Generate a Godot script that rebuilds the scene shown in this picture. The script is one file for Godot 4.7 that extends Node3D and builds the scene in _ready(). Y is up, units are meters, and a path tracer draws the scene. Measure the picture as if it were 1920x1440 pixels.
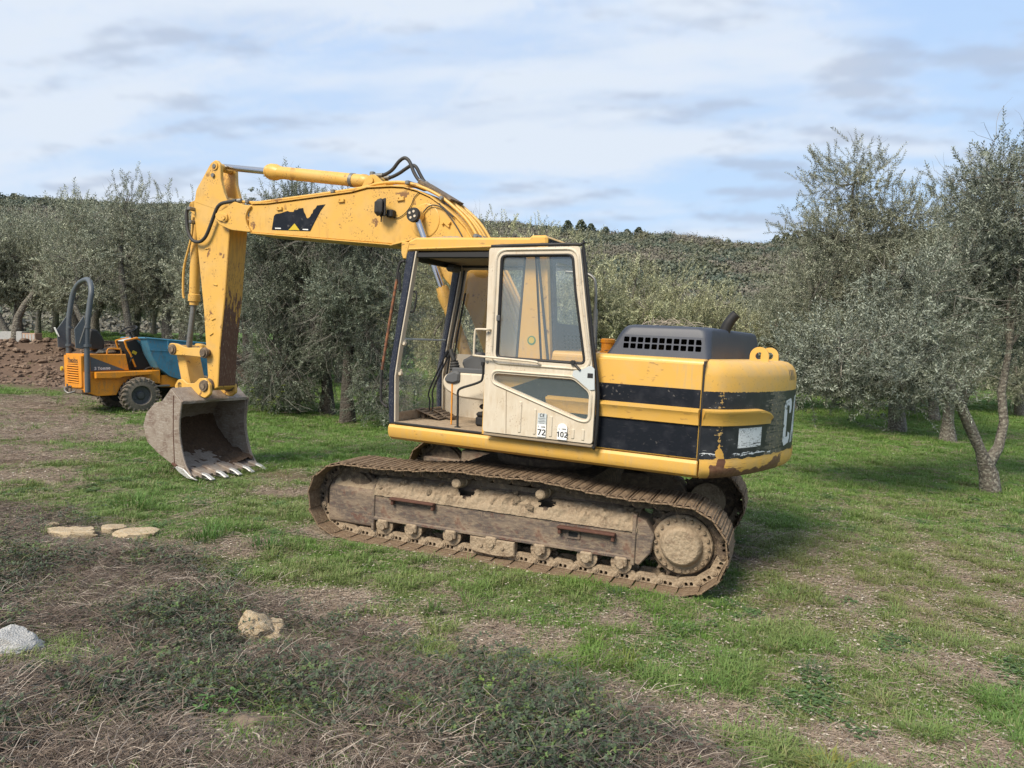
extends Node3D
# An olive grove with a parked tracked excavator, a small site dumper behind it, stones and brambles in front.
# Metres, y up. The camera stands at x 0, z 0 and looks along -z; "depth" d below always means -z.

var M := {}                      # materials by name
var rng := RandomNumberGenerator.new()
var n_a := FastNoiseLite.new()   # broad ground noise
var n_b := FastNoiseLite.new()   # patch noise
var n_c := FastNoiseLite.new()   # fine noise
var taken := {}
var stamp := 0

func _ready() -> void:
	stamp = Time.get_ticks_msec()
	rng.seed = 20240
	set_camera_and_light()
	set_noise()
	make_materials()
	build_ground()
	build_hill()
	said("ground")
	build_trees()
	said("trees")
	build_grass()
	said("grass")
	build_stones()
	build_excavator()
	said("excavator")
	build_dumper()
	build_small_plants()
	said("all")

func said(what: String) -> void:
	print(what, " ", Time.get_ticks_msec() - stamp, " ms")

# ---------------------------------------------------------------- camera, sky, sun
func set_camera_and_light() -> void:
	var cam := Camera3D.new()
	cam.name = "camera"
	cam.fov = 55.2
	cam.near = 0.05
	cam.far = 2000.0
	cam.position = Vector3(0, 2.21, 0)
	cam.rotation_degrees = Vector3(-4.01, 0, 0)
	add_child(cam)
	cam.current = true
	var sun := DirectionalLight3D.new()
	sun.name = "sun"
	sun.light_energy = SUN_ENERGY
	sun.light_angular_distance = 22.0
	sun.light_color = Color(1.0, 0.95, 0.87)
	sun.shadow_enabled = true
	add_child(sun)
	sun.look_at_from_position(Vector3.ZERO, Vector3(0.42, -0.72, -0.55))
	var env := Environment.new()
	env.background_mode = Environment.BG_SKY
	var sky := Sky.new()
	var pano := PanoramaSkyMaterial.new()
	pano.panorama = sky_picture()
	sky.sky_material = pano
	env.sky = sky
	env.background_energy_multiplier = SKY_ENERGY
	env.tonemap_mode = Environment.TONE_MAPPER_LINEAR
	env.tonemap_exposure = EXPOSURE
	env.sdfgi_enabled = true
	env.ssao_enabled = true
	env.ssil_enabled = true
	var we := WorldEnvironment.new()
	we.name = "environment"
	we.environment = env
	add_child(we)

const SUN_ENERGY := 0.5
const SKY_ENERGY := 0.325
const EXPOSURE := 3.4

func sky_picture() -> ImageTexture:
	# thin veils, pale blue gaps and small flat grey-blue clouds, the same all the way round
	var w := 2048
	var h := 1024
	var veil := FastNoiseLite.new()
	veil.seed = 5
	veil.noise_type = FastNoiseLite.TYPE_SIMPLEX_SMOOTH
	veil.frequency = 0.55
	veil.fractal_octaves = 4
	veil.domain_warp_enabled = true
	veil.domain_warp_amplitude = 0.9
	veil.domain_warp_frequency = 0.45
	var puff := FastNoiseLite.new()
	puff.seed = 31
	puff.frequency = 1.0
	puff.fractal_octaves = 5
	puff.fractal_gain = 0.55
	var big := FastNoiseLite.new()
	big.seed = 12
	big.frequency = 0.32
	big.fractal_octaves = 2
	var bytes := PackedByteArray()
	bytes.resize(w * h * 3)
	var blue_hi := Vector3(0.42, 0.60, 0.90)
	var blue_lo := Vector3(0.52, 0.70, 0.92)
	var white := Vector3(0.70, 0.77, 0.87)
	var grey := Vector3(0.42, 0.49, 0.62)
	for j in h:
		var el := PI * (0.5 - (j + 0.5) / h)
		var sy := sin(el)
		var cy := cos(el)
		if el < -0.05:
			var at0 := j * w * 3
			for i in w:
				bytes[at0 + i * 3] = 150
				bytes[at0 + i * 3 + 1] = 152
				bytes[at0 + i * 3 + 2] = 150
			continue
		var up := maxf(sy, 0.0)
		var k := 1.0 / (up + 0.16)
		for i in w:
			var az := TAU * (i + 0.5) / w
			var px := sin(az) * cy * k
			var pz := -cos(az) * cy * k
			# veils run as long streaks
			var a := veil.get_noise_2d(px * 0.8 + pz * 0.35, pz * 1.5 - px * 0.2)
			var b := big.get_noise_2d(px, pz)
			var streak := puff.get_noise_2d(px * 0.9 + pz * 0.5 + 70.0, pz * 2.6 - px * 0.5)
			var cover := smoothstep(-0.42, 0.46, a * 0.85 + b * 0.50 + streak * 0.55 + 0.05)
			var ex := smoothstep(0.0, 0.5, up)
			var col := blue_lo.lerp(blue_hi, ex).lerp(white, clampf(cover * 0.92 + 0.05, 0.0, 1.0))
			# the veils are greyer where they are thick
			col = col.lerp(Vector3(0.54, 0.61, 0.73), smoothstep(-0.05, 0.6, -streak * 0.8 - a * 0.35) * cover * 0.7)
			# low band near the horizon is milky
			col = col.lerp(Vector3(0.70, 0.77, 0.87), smoothstep(0.16, 0.0, up) * 0.55)
			# flat dark scraps of cloud
			var p := puff.get_noise_2d(px * 1.5 + 40.0, pz * 3.2) + 0.30 * puff.get_noise_2d(px * 4.1, pz * 8.0 + 9.0)
			var d := smoothstep(0.02, 0.52, p - b * 0.25) * smoothstep(0.02, 0.10, up)
			col = col.lerp(grey, d * 0.62)
			var at := (j * w + i) * 3
			bytes[at] = int(255.0 * to_srgb(col.x))
			bytes[at + 1] = int(255.0 * to_srgb(col.y))
			bytes[at + 2] = int(255.0 * to_srgb(col.z))
	return ImageTexture.create_from_image(Image.create_from_data(w, h, false, Image.FORMAT_RGB8, bytes))

func to_srgb(x: float) -> float:
	if x <= 0.0031308:
		return clampf(12.92 * x, 0.0, 1.0)
	return minf(1.0, 1.055 * pow(x, 1.0 / 2.4) - 0.055)

func set_noise() -> void:
	n_a.seed = 3
	n_a.frequency = 0.22
	n_a.fractal_octaves = 3
	n_b.seed = 17
	n_b.frequency = 0.75
	n_b.fractal_octaves = 3
	n_c.seed = 29
	n_c.frequency = 3.2
	n_c.fractal_octaves = 2

# ---------------------------------------------------------------- mesh building
class MB:
	# collects triangles; a, b, c run counter-clockwise seen from outside and are written clockwise for Godot
	var v := PackedVector3Array()
	var uv := PackedVector2Array()
	var col := PackedColorArray()
	var has_uv := false
	var has_col := false
	var paint := Color(1, 1, 1)

	func tri(a: Vector3, b: Vector3, c: Vector3) -> void:
		v.append(a)
		v.append(c)
		v.append(b)
		if has_col:
			col.append(paint)
			col.append(paint)
			col.append(paint)

	func tri_uv(a: Vector3, b: Vector3, c: Vector3, ua: Vector2, ub: Vector2, uc: Vector2) -> void:
		has_uv = true
		tri(a, b, c)
		uv.append(ua)
		uv.append(uc)
		uv.append(ub)

	func tri_to(a: Vector3, b: Vector3, c: Vector3, d: Vector3) -> void:
		if (b - a).cross(c - a).dot(d) >= 0.0:
			tri(a, b, c)
		else:
			tri(a, c, b)

	func quad_to(a: Vector3, b: Vector3, c: Vector3, d: Vector3, dir: Vector3) -> void:
		tri_to(a, b, c, dir)
		tri_to(a, c, d, dir)

	func quad(a: Vector3, b: Vector3, c: Vector3, d: Vector3) -> void:
		tri(a, b, c)
		tri(a, c, d)

	func box(c: Vector3, s: Vector3, ch := 0.0, b := Basis()) -> void:
		var h := s * 0.5
		ch = minf(ch, minf(h.x, minf(h.y, h.z)) * 0.9)
		var P := {}
		for sx in [-1, 1]:
			for sy in [-1, 1]:
				for sz in [-1, 1]:
					var q := Vector3(sx, sy, sz)
					P[[sx, sy, sz, 0]] = c + b * Vector3(sx * h.x, sy * (h.y - ch), sz * (h.z - ch))
					P[[sx, sy, sz, 1]] = c + b * Vector3(sx * (h.x - ch), sy * h.y, sz * (h.z - ch))
					P[[sx, sy, sz, 2]] = c + b * Vector3(sx * (h.x - ch), sy * (h.y - ch), sz * h.z)
					if ch > 0.0:
						tri_to(P[[sx, sy, sz, 0]], P[[sx, sy, sz, 1]], P[[sx, sy, sz, 2]], b * q)
		for s1 in [-1, 1]:
			quad_to(P[[s1, -1, -1, 0]], P[[s1, 1, -1, 0]], P[[s1, 1, 1, 0]], P[[s1, -1, 1, 0]], b * Vector3(s1, 0, 0))
			quad_to(P[[-1, s1, -1, 1]], P[[1, s1, -1, 1]], P[[1, s1, 1, 1]], P[[-1, s1, 1, 1]], b * Vector3(0, s1, 0))
			quad_to(P[[-1, -1, s1, 2]], P[[1, -1, s1, 2]], P[[1, 1, s1, 2]], P[[-1, 1, s1, 2]], b * Vector3(0, 0, s1))
			if ch > 0.0:
				for s2 in [-1, 1]:
					quad_to(P[[s1, s2, -1, 0]], P[[s1, s2, 1, 0]], P[[s1, s2, 1, 1]], P[[s1, s2, -1, 1]], b * Vector3(s1, s2, 0))
					quad_to(P[[s1, -1, s2, 0]], P[[s1, 1, s2, 0]], P[[s1, 1, s2, 2]], P[[s1, -1, s2, 2]], b * Vector3(s1, 0, s2))
					quad_to(P[[-1, s1, s2, 1]], P[[1, s1, s2, 1]], P[[1, s1, s2, 2]], P[[-1, s1, s2, 2]], b * Vector3(0, s1, s2))

	func ring(c: Vector3, dir: Vector3, side: Vector3, r: float, n: int) -> PackedVector3Array:
		var out := PackedVector3Array()
		var w := dir.cross(side)
		for i in n:
			var a := TAU * i / n
			out.append(c + (side * cos(a) + w * sin(a)) * r)
		return out

	func skin(r0: PackedVector3Array, r1: PackedVector3Array) -> void:
		var n := r0.size()
		for i in n:
			var j := (i + 1) % n
			quad(r0[i], r0[j], r1[j], r1[i])

	func cap(r: PackedVector3Array, dir: Vector3) -> void:
		var c := Vector3.ZERO
		for q in r:
			c += q
		c /= r.size()
		for i in r.size():
			tri_to(c, r[i], r[(i + 1) % r.size()], dir)

	func cyl(a: Vector3, b: Vector3, r0: float, r1 := -1.0, n := 16, caps := true) -> void:
		if r1 < 0.0:
			r1 = r0
		var d := (b - a).normalized()
		var side := d.cross(Vector3.UP if absf(d.y) < 0.9 else Vector3.RIGHT).normalized()
		var A := ring(a, d, side, r0, n)
		var B := ring(b, d, side, r1, n)
		skin(A, B)
		if caps:
			cap(A, -d)
			cap(B, d)

	func lathe(a: Vector3, dir: Vector3, prof: Array, n := 24, caps := true) -> void:
		# prof: [along, radius] pairs; closed by caps where the radius is not 0
		var d := dir.normalized()
		var side := d.cross(Vector3.UP if absf(d.y) < 0.9 else Vector3.RIGHT).normalized()
		var last := PackedVector3Array()
		for k in prof.size():
			var R := ring(a + d * prof[k][0], d, side, maxf(prof[k][1], 0.0005), n)
			if k > 0:
				skin(last, R)
			elif caps:
				cap(R, -d)
			last = R
		if caps:
			cap(last, d)

	func tube(pts: Array, r, n := 8, caps := true) -> void:
		# r: a number or an array of radii
		var m := pts.size()
		var last := PackedVector3Array()
		var side := Vector3.ZERO
		for k in m:
			var p: Vector3 = pts[k]
			var d: Vector3
			if k == 0:
				d = pts[1] - p
			elif k == m - 1:
				d = p - pts[k - 1]
			else:
				d = (pts[k + 1] - p).normalized() + (p - pts[k - 1]).normalized()
			d = d.normalized()
			if side == Vector3.ZERO:
				side = d.cross(Vector3.UP if absf(d.y) < 0.9 else Vector3.RIGHT).normalized()
			else:
				side = (side - d * side.dot(d)).normalized()
			var rr: float = r[k] if r is Array else r
			var R := ring(p, d, side, rr, n)
			if k == 0:
				if caps:
					cap(R, -d)
			else:
				skin(last, R)
			last = R
			if k == m - 1 and caps:
				cap(R, d)

	func prism(poly: Array, z0: float, z1: float, ch := 0.0, f = null) -> void:
		# poly in (x, y); stretched from z0 to z1; f maps (x, y, z) to the model (default: z counts to the left)
		var P := PackedVector2Array(poly)
		var area := 0.0
		for i in P.size():
			area += P[i].cross(P[(i + 1) % P.size()])
		if area < 0.0:
			P.reverse()
		if z1 < z0:
			var t := z0
			z0 = z1
			z1 = t
		var g := func(q: Vector2, z: float) -> Vector3:
			if f != null:
				return f.call(q.x, q.y, z)
			return Vector3(q.x, q.y, -z)
		var I := P
		if ch > 0.0:
			I = PackedVector2Array()
			var m := P.size()
			for i in m:
				var e0 := (P[i] - P[(i + m - 1) % m]).normalized()
				var e1 := (P[(i + 1) % m] - P[i]).normalized()
				var nn := Vector2(-e0.y, e0.x) + Vector2(-e1.y, e1.x)
				nn = nn.normalized()
				var co := maxf(0.45, nn.dot(Vector2(-e1.y, e1.x)))
				I.append(P[i] + nn * ch / co)
		var ids := Geometry2D.triangulate_polygon(I)
		var up: Vector3 = g.call(I[0], z1) - g.call(I[0], z0)
		for k in range(0, ids.size(), 3):
			tri_to(g.call(I[ids[k]], z1), g.call(I[ids[k + 1]], z1), g.call(I[ids[k + 2]], z1), up)
			tri_to(g.call(I[ids[k]], z0), g.call(I[ids[k + 1]], z0), g.call(I[ids[k + 2]], z0), -up)
		for i in P.size():
			var j := (i + 1) % P.size()
			var e := P[j] - P[i]
			var o2 := Vector2(e.y, -e.x).normalized() * 0.01
			var dir: Vector3 = g.call((P[i] + P[j]) * 0.5 + o2, z0) - g.call((P[i] + P[j]) * 0.5, z0)
			quad_to(g.call(P[i], z0 + ch), g.call(P[j], z0 + ch), g.call(P[j], z1 - ch), g.call(P[i], z1 - ch), dir)
			if ch > 0.0:
				quad_to(g.call(P[i], z1 - ch), g.call(P[j], z1 - ch), g.call(I[j], z1), g.call(I[i], z1), dir + up.normalized() * 0.01)
				quad_to(g.call(P[i], z0 + ch), g.call(P[j], z0 + ch), g.call(I[j], z0), g.call(I[i], z0), dir - up.normalized() * 0.01)

	func plate(outer: Array, holes: Array, z0: float, z1: float, f = null) -> void:
		# a flat plate with holes
		var g := func(q: Vector2, z: float) -> Vector3:
			if f != null:
				return f.call(q.x, q.y, z)
			return Vector3(q.x, q.y, -z)
		var pieces := [PackedVector2Array(outer)]
		for hole in holes:
			var H := PackedVector2Array(hole)
			var cx := 0.0
			for q in H:
				cx += q.x
			cx /= H.size()
			var next := []
			for half in [[-99.0, cx], [cx, 99.0]]:
				var rect := PackedVector2Array([Vector2(half[0], -99), Vector2(half[1], -99), Vector2(half[1], 99), Vector2(half[0], 99)])
				for pc in pieces:
					for q in Geometry2D.intersect_polygons(pc, rect):
						for s in Geometry2D.clip_polygons(q, H):
							next.append(s)
			pieces = next
		var up: Vector3 = g.call(outer[0], z1) - g.call(outer[0], z0)
		for pc in pieces:
			var ids := Geometry2D.triangulate_polygon(pc)
			for k in range(0, ids.size(), 3):
				tri_to(g.call(pc[ids[k]], z1), g.call(pc[ids[k + 1]], z1), g.call(pc[ids[k + 2]], z1), up)
				tri_to(g.call(pc[ids[k]], z0), g.call(pc[ids[k + 1]], z0), g.call(pc[ids[k + 2]], z0), -up)
		var loops := [outer]
		loops.append_array(holes)
		for li in loops.size():
			var L := PackedVector2Array(loops[li])
			var area := 0.0
			for i in L.size():
				area += L[i].cross(L[(i + 1) % L.size()])
			var sg := 1.0 if (area > 0.0) == (li == 0) else -1.0
			for i in L.size():
				var j := (i + 1) % L.size()
				var e := L[j] - L[i]
				var o2 := Vector2(e.y, -e.x).normalized() * 0.01 * sg
				var dir: Vector3 = g.call(L[i] + o2, z0) - g.call(L[i], z0)
				quad_to(g.call(L[i], z0), g.call(L[j], z0), g.call(L[j], z1), g.call(L[i], z1), dir)

	func mesh(smooth := 35.0) -> ArrayMesh:
		var n := PackedVector3Array()
		n.resize(v.size())
		for i in range(0, v.size(), 3):
			var f := (v[i + 2] - v[i]).cross(v[i + 1] - v[i])
			n[i] = f
			n[i + 1] = f
			n[i + 2] = f
		if smooth > 0.0:
			var at := {}
			for i in v.size():
				var key := Vector3i((v[i] * 4000.0).round())
				if at.has(key):
					at[key].append(i)
				else:
					at[key] = [i]
			var lim := cos(deg_to_rad(smooth))
			var u := PackedVector3Array()
			u.resize(v.size())
			for i in v.size():
				u[i] = n[i].normalized()
			var out := PackedVector3Array()
			out.resize(v.size())
			for key in at:
				var L: Array = at[key]
				for i in L:
					var s := Vector3.ZERO
					for j in L:
						if u[i].dot(u[j]) >= lim:
							s += n[j]
					out[i] = s.normalized() if s.length_squared() > 1e-24 else Vector3.UP
			n = out
		else:
			for i in n.size():
				n[i] = n[i].normalized()
		var arr := []
		arr.resize(Mesh.ARRAY_MAX)
		arr[Mesh.ARRAY_VERTEX] = v
		arr[Mesh.ARRAY_NORMAL] = n
		if has_uv:
			arr[Mesh.ARRAY_TEX_UV] = uv
		if has_col:
			arr[Mesh.ARRAY_COLOR] = col
		var am := ArrayMesh.new()
		am.add_surface_from_arrays(Mesh.PRIMITIVE_TRIANGLES, arr)
		return am

func colored() -> MB:
	var b := MB.new()
	b.has_col = true
	return b

# ---------------------------------------------------------------- naming and placing
func numbered(called: String) -> String:
	var k: int = taken.get(called, 0)
	taken[called] = k + 1
	return called if k == 0 else "%s_%03d" % [called, k]

func tag(o: Node, label := "", category := "", group := "", kind := "") -> Node:
	if label:
		o.set_meta("label", label)
	if category:
		o.set_meta("category", category)
	if group:
		o.set_meta("group", group)
	if kind:
		o.set_meta("kind", kind)
	return o

func thing(called: String, label: String, category: String, where := Vector3.ZERO, group := "") -> Node3D:
	var o := Node3D.new()
	o.name = numbered(called)
	o.position = where
	add_child(o)
	tag(o, label, category, group)
	return o

func part(parent: Node, called: String, shape, material: Material, smooth := 35.0, label := "") -> MeshInstance3D:
	var o := MeshInstance3D.new()
	o.name = called if parent != self else numbered(called)
	o.mesh = shape.mesh(smooth) if shape is MB else shape
	o.material_override = material
	parent.add_child(o, true)
	if label:
		o.set_meta("label", label)
	return o

func many(parent: Node, called: String, shape: Mesh, material: Material, xf: Array, colors: PackedColorArray) -> MultiMeshInstance3D:
	var mm := MultiMesh.new()
	mm.transform_format = MultiMesh.TRANSFORM_3D
	mm.use_colors = true
	mm.mesh = shape
	mm.instance_count = xf.size()
	var buf := PackedFloat32Array()
	buf.resize(xf.size() * 16)
	var k := 0
	for i in xf.size():
		var t: Transform3D = xf[i]
		var b := t.basis
		buf[k] = b.x.x
		buf[k + 1] = b.y.x
		buf[k + 2] = b.z.x
		buf[k + 3] = t.origin.x
		buf[k + 4] = b.x.y
		buf[k + 5] = b.y.y
		buf[k + 6] = b.z.y
		buf[k + 7] = t.origin.y
		buf[k + 8] = b.x.z
		buf[k + 9] = b.y.z
		buf[k + 10] = b.z.z
		buf[k + 11] = t.origin.z
		var c := colors[i]
		buf[k + 12] = c.r
		buf[k + 13] = c.g
		buf[k + 14] = c.b
		buf[k + 15] = 1.0
		k += 16
	mm.buffer = buf
	var o := MultiMeshInstance3D.new()
	o.name = called if parent != self else numbered(called)
	o.multimesh = mm
	o.material_override = material
	parent.add_child(o, true)
	o.set_meta("kind", "stuff")
	return o

# ---------------------------------------------------------------- materials
func lin(r: float, g: float, b: float) -> Color:
	return Color(r, g, b).linear_to_srgb()

func speckle(size: int, base: Color, layers: Array, first_seed: int) -> ImageTexture:
	# layers: [waves per tile, octaves, from, to, linear colour, strength, stretch, waves of a mask, mask from, mask to] over a linear base colour, tileable
	var count := size * size
	var px := PackedFloat32Array()
	px.resize(count * 3)
	for i in count:
		px[i * 3] = base.r
		px[i * 3 + 1] = base.g
		px[i * 3 + 2] = base.b
	var s := first_seed
	for L in layers:
		s += 1
		var data := noise_bytes(size, L[0], L[1], s, L[6] if L.size() > 6 else 1)
		var lo: float = L[2] * 255.0
		var hi: float = L[3] * 255.0
		var c: Color = L[4]
		var amount: float = L[5]
		var inv := 1.0 / (hi - lo)
		var masked: bool = L.size() > 7
		var mask := noise_bytes(size, L[7], 3, s + 500) if masked else PackedByteArray()
		for i in count:
			var t := (data[i] - lo) * inv
			if t <= 0.0:
				continue
			if t > 1.0:
				t = 1.0
			t *= amount
			if masked:
				t *= clampf((mask[i] / 255.0 - L[8]) / (L[9] - L[8]), 0.0, 1.0)
			var k := i * 3
			px[k] += (c.r - px[k]) * t
			px[k + 1] += (c.g - px[k + 1]) * t
			px[k + 2] += (c.b - px[k + 2]) * t
	var lut := PackedByteArray()
	lut.resize(4096)
	for i in 4096:
		lut[i] = int(255.0 * to_srgb(i / 4095.0) + 0.5)
	var bytes := PackedByteArray()
	bytes.resize(count * 3)
	for i in count * 3:
		bytes[i] = lut[clampi(int(px[i] * 4095.0), 0, 4095)]
	return ImageTexture.create_from_image(Image.create_from_data(size, size, false, Image.FORMAT_RGB8, bytes))

func noise_bytes(size: int, waves: float, octaves: int, s: int, stretch := 1) -> PackedByteArray:
	# stretch > 1 draws the pattern out along the picture's height, < -1 along its width
	var n := FastNoiseLite.new()
	n.seed = s
	n.noise_type = FastNoiseLite.TYPE_SIMPLEX_SMOOTH
	n.frequency = waves / size
	n.fractal_octaves = octaves
	var w := size if stretch >= -1 else size / -stretch
	var h := size if stretch <= 1 else size / stretch
	var im := n.get_seamless_image(w, h)
	if im.get_format() != Image.FORMAT_L8:
		im.convert(Image.FORMAT_L8)
	if w != size or h != size:
		im.resize(size, size, Image.INTERPOLATE_CUBIC)
	return im.get_data()

func relief(size: int, waves: float, octaves: int, s: int) -> ImageTexture:
	var im := Image.create_from_data(size, size, false, Image.FORMAT_L8, noise_bytes(size, waves, octaves, s))
	return ImageTexture.create_from_image(im)

func mat(called: String, c: Color, rough: float, metal := 0.0, tex: Texture2D = null, per_metre := 1.0, bump: Texture2D = null, bump_cm := 0.0) -> StandardMaterial3D:
	var m := StandardMaterial3D.new()
	m.resource_name = called
	m.albedo_color = c.linear_to_srgb() if tex == null else Color.WHITE
	m.roughness = rough
	m.metallic = metal
	if tex or bump:
		m.albedo_texture = tex
		m.uv1_triplanar = true
		m.uv1_scale = Vector3.ONE * per_metre
	if bump:
		m.heightmap_enabled = true
		m.heightmap_texture = bump
		m.heightmap_scale = bump_cm
	M[called] = m
	return m

func make_materials() -> void:
	var rough_a := relief(512, 14, 4, 71)
	var rough_b := relief(512, 40, 4, 72)
	# machine paint and metal, linear base colours
	var yel := Color(0.64, 0.37, 0.076)
	mat("yellow", yel, 0.42, 0.0, speckle(1024, yel, [[3, 4, 0.42, 0.8, Color(0.62, 0.40, 0.135), 0.6], [9, 5, 0.55, 0.85, Color(0.50, 0.31, 0.10), 0.35], [30, 4, 0.55, 0.8, Color(0.46, 0.26, 0.07), 0.45, 6, 3, 0.5, 0.75], [60, 4, 0.70, 0.76, Color(0.16, 0.075, 0.035), 0.85, 1, 5, 0.58, 0.66], [14, 6, 0.66, 0.69, Color(0.13, 0.055, 0.03), 0.85, 1, 3, 0.66, 0.74], [120, 2, 0.66, 0.8, Color(0.50, 0.31, 0.09), 0.2]], 100), 0.5)
	mat("yellow_panel", yel, 0.40, 0.0, speckle(512, yel, [[3, 3, 0.45, 0.9, Color(0.64, 0.395, 0.115), 0.5], [8, 5, 0.60, 0.85, Color(0.58, 0.37, 0.13), 0.4], [90, 2, 0.68, 0.85, Color(0.58, 0.36, 0.10), 0.3], [40, 4, 0.70, 0.74, Color(0.30, 0.16, 0.06), 0.7, -3, 4, 0.62, 0.72], [34, 4, 0.45, 0.8, Color(0.50, 0.35, 0.16), 0.45, 8, 3, 0.42, 0.7]], 120), 0.7)
	var bei := Color(0.58, 0.51, 0.40)
	mat("beige", bei, 0.5, 0.0, speckle(512, bei, [[3, 4, 0.45, 0.9, Color(0.50, 0.41, 0.29), 0.5], [30, 3, 0.6, 0.9, Color(0.70, 0.63, 0.51), 0.4, 6], [44, 3, 0.70, 0.76, Color(0.26, 0.17, 0.10), 0.6, 1, 4, 0.55, 0.7], [18, 4, 0.55, 0.8, Color(0.44, 0.33, 0.21), 0.4, 5, 3, 0.5, 0.75]], 140), 1.0)
	mat("navy", Color(0.010, 0.012, 0.017), 0.36, 0.0, speckle(512, Color(0.010, 0.012, 0.018), [[6, 4, 0.5, 0.9, Color(0.03, 0.033, 0.04), 0.6], [80, 2, 0.74, 0.88, Color(0.06, 0.06, 0.065), 0.3, -6], [20, 5, 0.76, 0.79, Color(0.14, 0.13, 0.12), 0.6, 1, 3, 0.62, 0.74]], 160), 0.8)
	M.navy.metallic_specular = 0.3
	mat("post_paint", Color(0.014, 0.018, 0.032), 0.4, 0.0, speckle(256, Color(0.014, 0.018, 0.034), [[9, 4, 0.55, 0.9, Color(0.05, 0.055, 0.07), 0.5], [30, 3, 0.72, 0.8, Color(0.2, 0.2, 0.2), 0.4]], 170), 1.5)
	mat("hood", Color(0.045, 0.053, 0.070), 0.5, 0.0, speckle(512, Color(0.034, 0.043, 0.064), [[5, 4, 0.5, 0.9, Color(0.050, 0.058, 0.076), 0.6], [60, 3, 0.65, 0.85, Color(0.085, 0.085, 0.085), 0.3]], 180), 1.0)
	mat("black", Color(0.012, 0.012, 0.013), 0.6)
	mat("rubber", Color(0.022, 0.021, 0.020), 0.75, 0.0, speckle(256, Color(0.02, 0.02, 0.02), [[10, 4, 0.5, 0.9, Color(0.07, 0.06, 0.05), 0.5]], 190), 2.0)
	mat("hose", Color(0.035, 0.034, 0.032), 0.65)
	mat("grey_plastic", Color(0.085, 0.088, 0.092), 0.6)
	mat("chrome", Color(0.50, 0.50, 0.52), 0.22, 1.0)
	mat("dull_steel", Color(0.22, 0.22, 0.21), 0.5, 0.7, speckle(256, Color(0.22, 0.22, 0.21), [[12, 4, 0.5, 0.9, Color(0.12, 0.10, 0.08), 0.6]], 195), 2.0)
	mat("tooth_steel", Color(0.50, 0.50, 0.49), 0.45, 0.35, speckle(256, Color(0.52, 0.52, 0.51), [[9, 4, 0.5, 0.8, Color(0.22, 0.18, 0.14), 0.7]], 198), 3.0)
	var mud := Color(0.325, 0.252, 0.172)
	mat("mud", mud, 0.95, 0.0, speckle(1024, mud, [[4, 5, 0.45, 0.75, Color(0.19, 0.135, 0.09), 0.8], [26, 5, 0.48, 0.8, Color(0.42, 0.345, 0.25), 0.6], [90, 3, 0.6, 0.8, Color(0.15, 0.10, 0.06), 0.5]], 210), 1.3, rough_a, 1.0)
	var fr := Color(0.26, 0.19, 0.125)
	mat("track_iron", fr, 0.85, 0.0, speckle(1024, Color(0.225, 0.172, 0.125), [[3, 6, 0.38, 0.70, Color(0.082, 0.066, 0.062), 0.85, -4], [24, 5, 0.45, 0.8, Color(0.30, 0.235, 0.16), 0.55, -3], [9, 5, 0.50, 0.75, Color(0.125, 0.055, 0.040), 0.7, 1, 2, 0.5, 0.7], [60, 4, 0.5, 0.8, Color(0.27, 0.20, 0.135), 0.5, 5, 4, 0.45, 0.7], [40, 4, 0.62, 0.8, Color(0.10, 0.05, 0.04), 0.6, -4], [110, 3, 0.6, 0.85, Color(0.07, 0.05, 0.04), 0.4]], 220), 1.2, rough_b, 0.3)
	mat("track_dark", fr, 0.9, 0.0, speckle(512, Color(0.115, 0.085, 0.062), [[8, 5, 0.45, 0.75, Color(0.24, 0.18, 0.12), 0.8], [40, 4, 0.55, 0.8, Color(0.07, 0.05, 0.035), 0.6]], 230), 1.5, rough_b, 0.6)
	mat("shoe_mud", mud, 0.95, 0.0, speckle(512, Color(0.185, 0.122, 0.074), [[10, 5, 0.45, 0.75, Color(0.30, 0.225, 0.145), 0.75], [44, 4, 0.5, 0.8, Color(0.11, 0.075, 0.045), 0.7], [90, 3, 0.7, 0.8, Color(0.38, 0.31, 0.21), 0.5]], 240), 1.6, rough_b, 0.9)
	var bk := Color(0.27, 0.225, 0.185)
	mat("bucket_steel", bk, 0.62, 0.15, speckle(1024, bk, [[4, 5, 0.45, 0.75, Color(0.16, 0.11, 0.085), 0.7], [20, 4, 0.5, 0.85, Color(0.37, 0.32, 0.27), 0.5], [50, 3, 0.64, 0.76, Color(0.42, 0.39, 0.35), 0.5, -8], [50, 3, 0.7, 0.8, Color(0.10, 0.05, 0.035), 0.5]], 250), 0.9, rough_b, 0.15)
	mat("soil", Color(0.07, 0.042, 0.025), 1.0, 0.0, speckle(512, Color(0.07, 0.043, 0.026), [[20, 4, 0.45, 0.8, Color(0.115, 0.072, 0.043), 0.7], [70, 3, 0.6, 0.8, Color(0.03, 0.02, 0.013), 0.6]], 260), 1.2, rough_a, 2.5)
	mat("rust_rail", Color(0.20, 0.08, 0.04), 0.8, 0.0, speckle(256, Color(0.25, 0.10, 0.045), [[7, 4, 0.40, 0.7, Color(0.085, 0.045, 0.032), 0.9]], 270), 2.0)
	mat("rust", Color(0.085, 0.038, 0.026), 0.85, 0.0, speckle(512, Color(0.09, 0.04, 0.027), [[12, 4, 0.5, 0.85, Color(0.15, 0.07, 0.045), 0.6], [60, 3, 0.6, 0.85, Color(0.045, 0.022, 0.018), 0.5]], 275), 1.5)
	mat("cab_floor", Color(0.36, 0.28, 0.19), 0.9, 0.0, speckle(512, Color(0.36, 0.28, 0.19), [[8, 4, 0.45, 0.8, Color(0.24, 0.17, 0.11), 0.7], [50, 3, 0.6, 0.8, Color(0.16, 0.11, 0.07), 0.5]], 280), 1.5)
	mat("lining", Color(0.30, 0.24, 0.17), 0.85)
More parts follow.
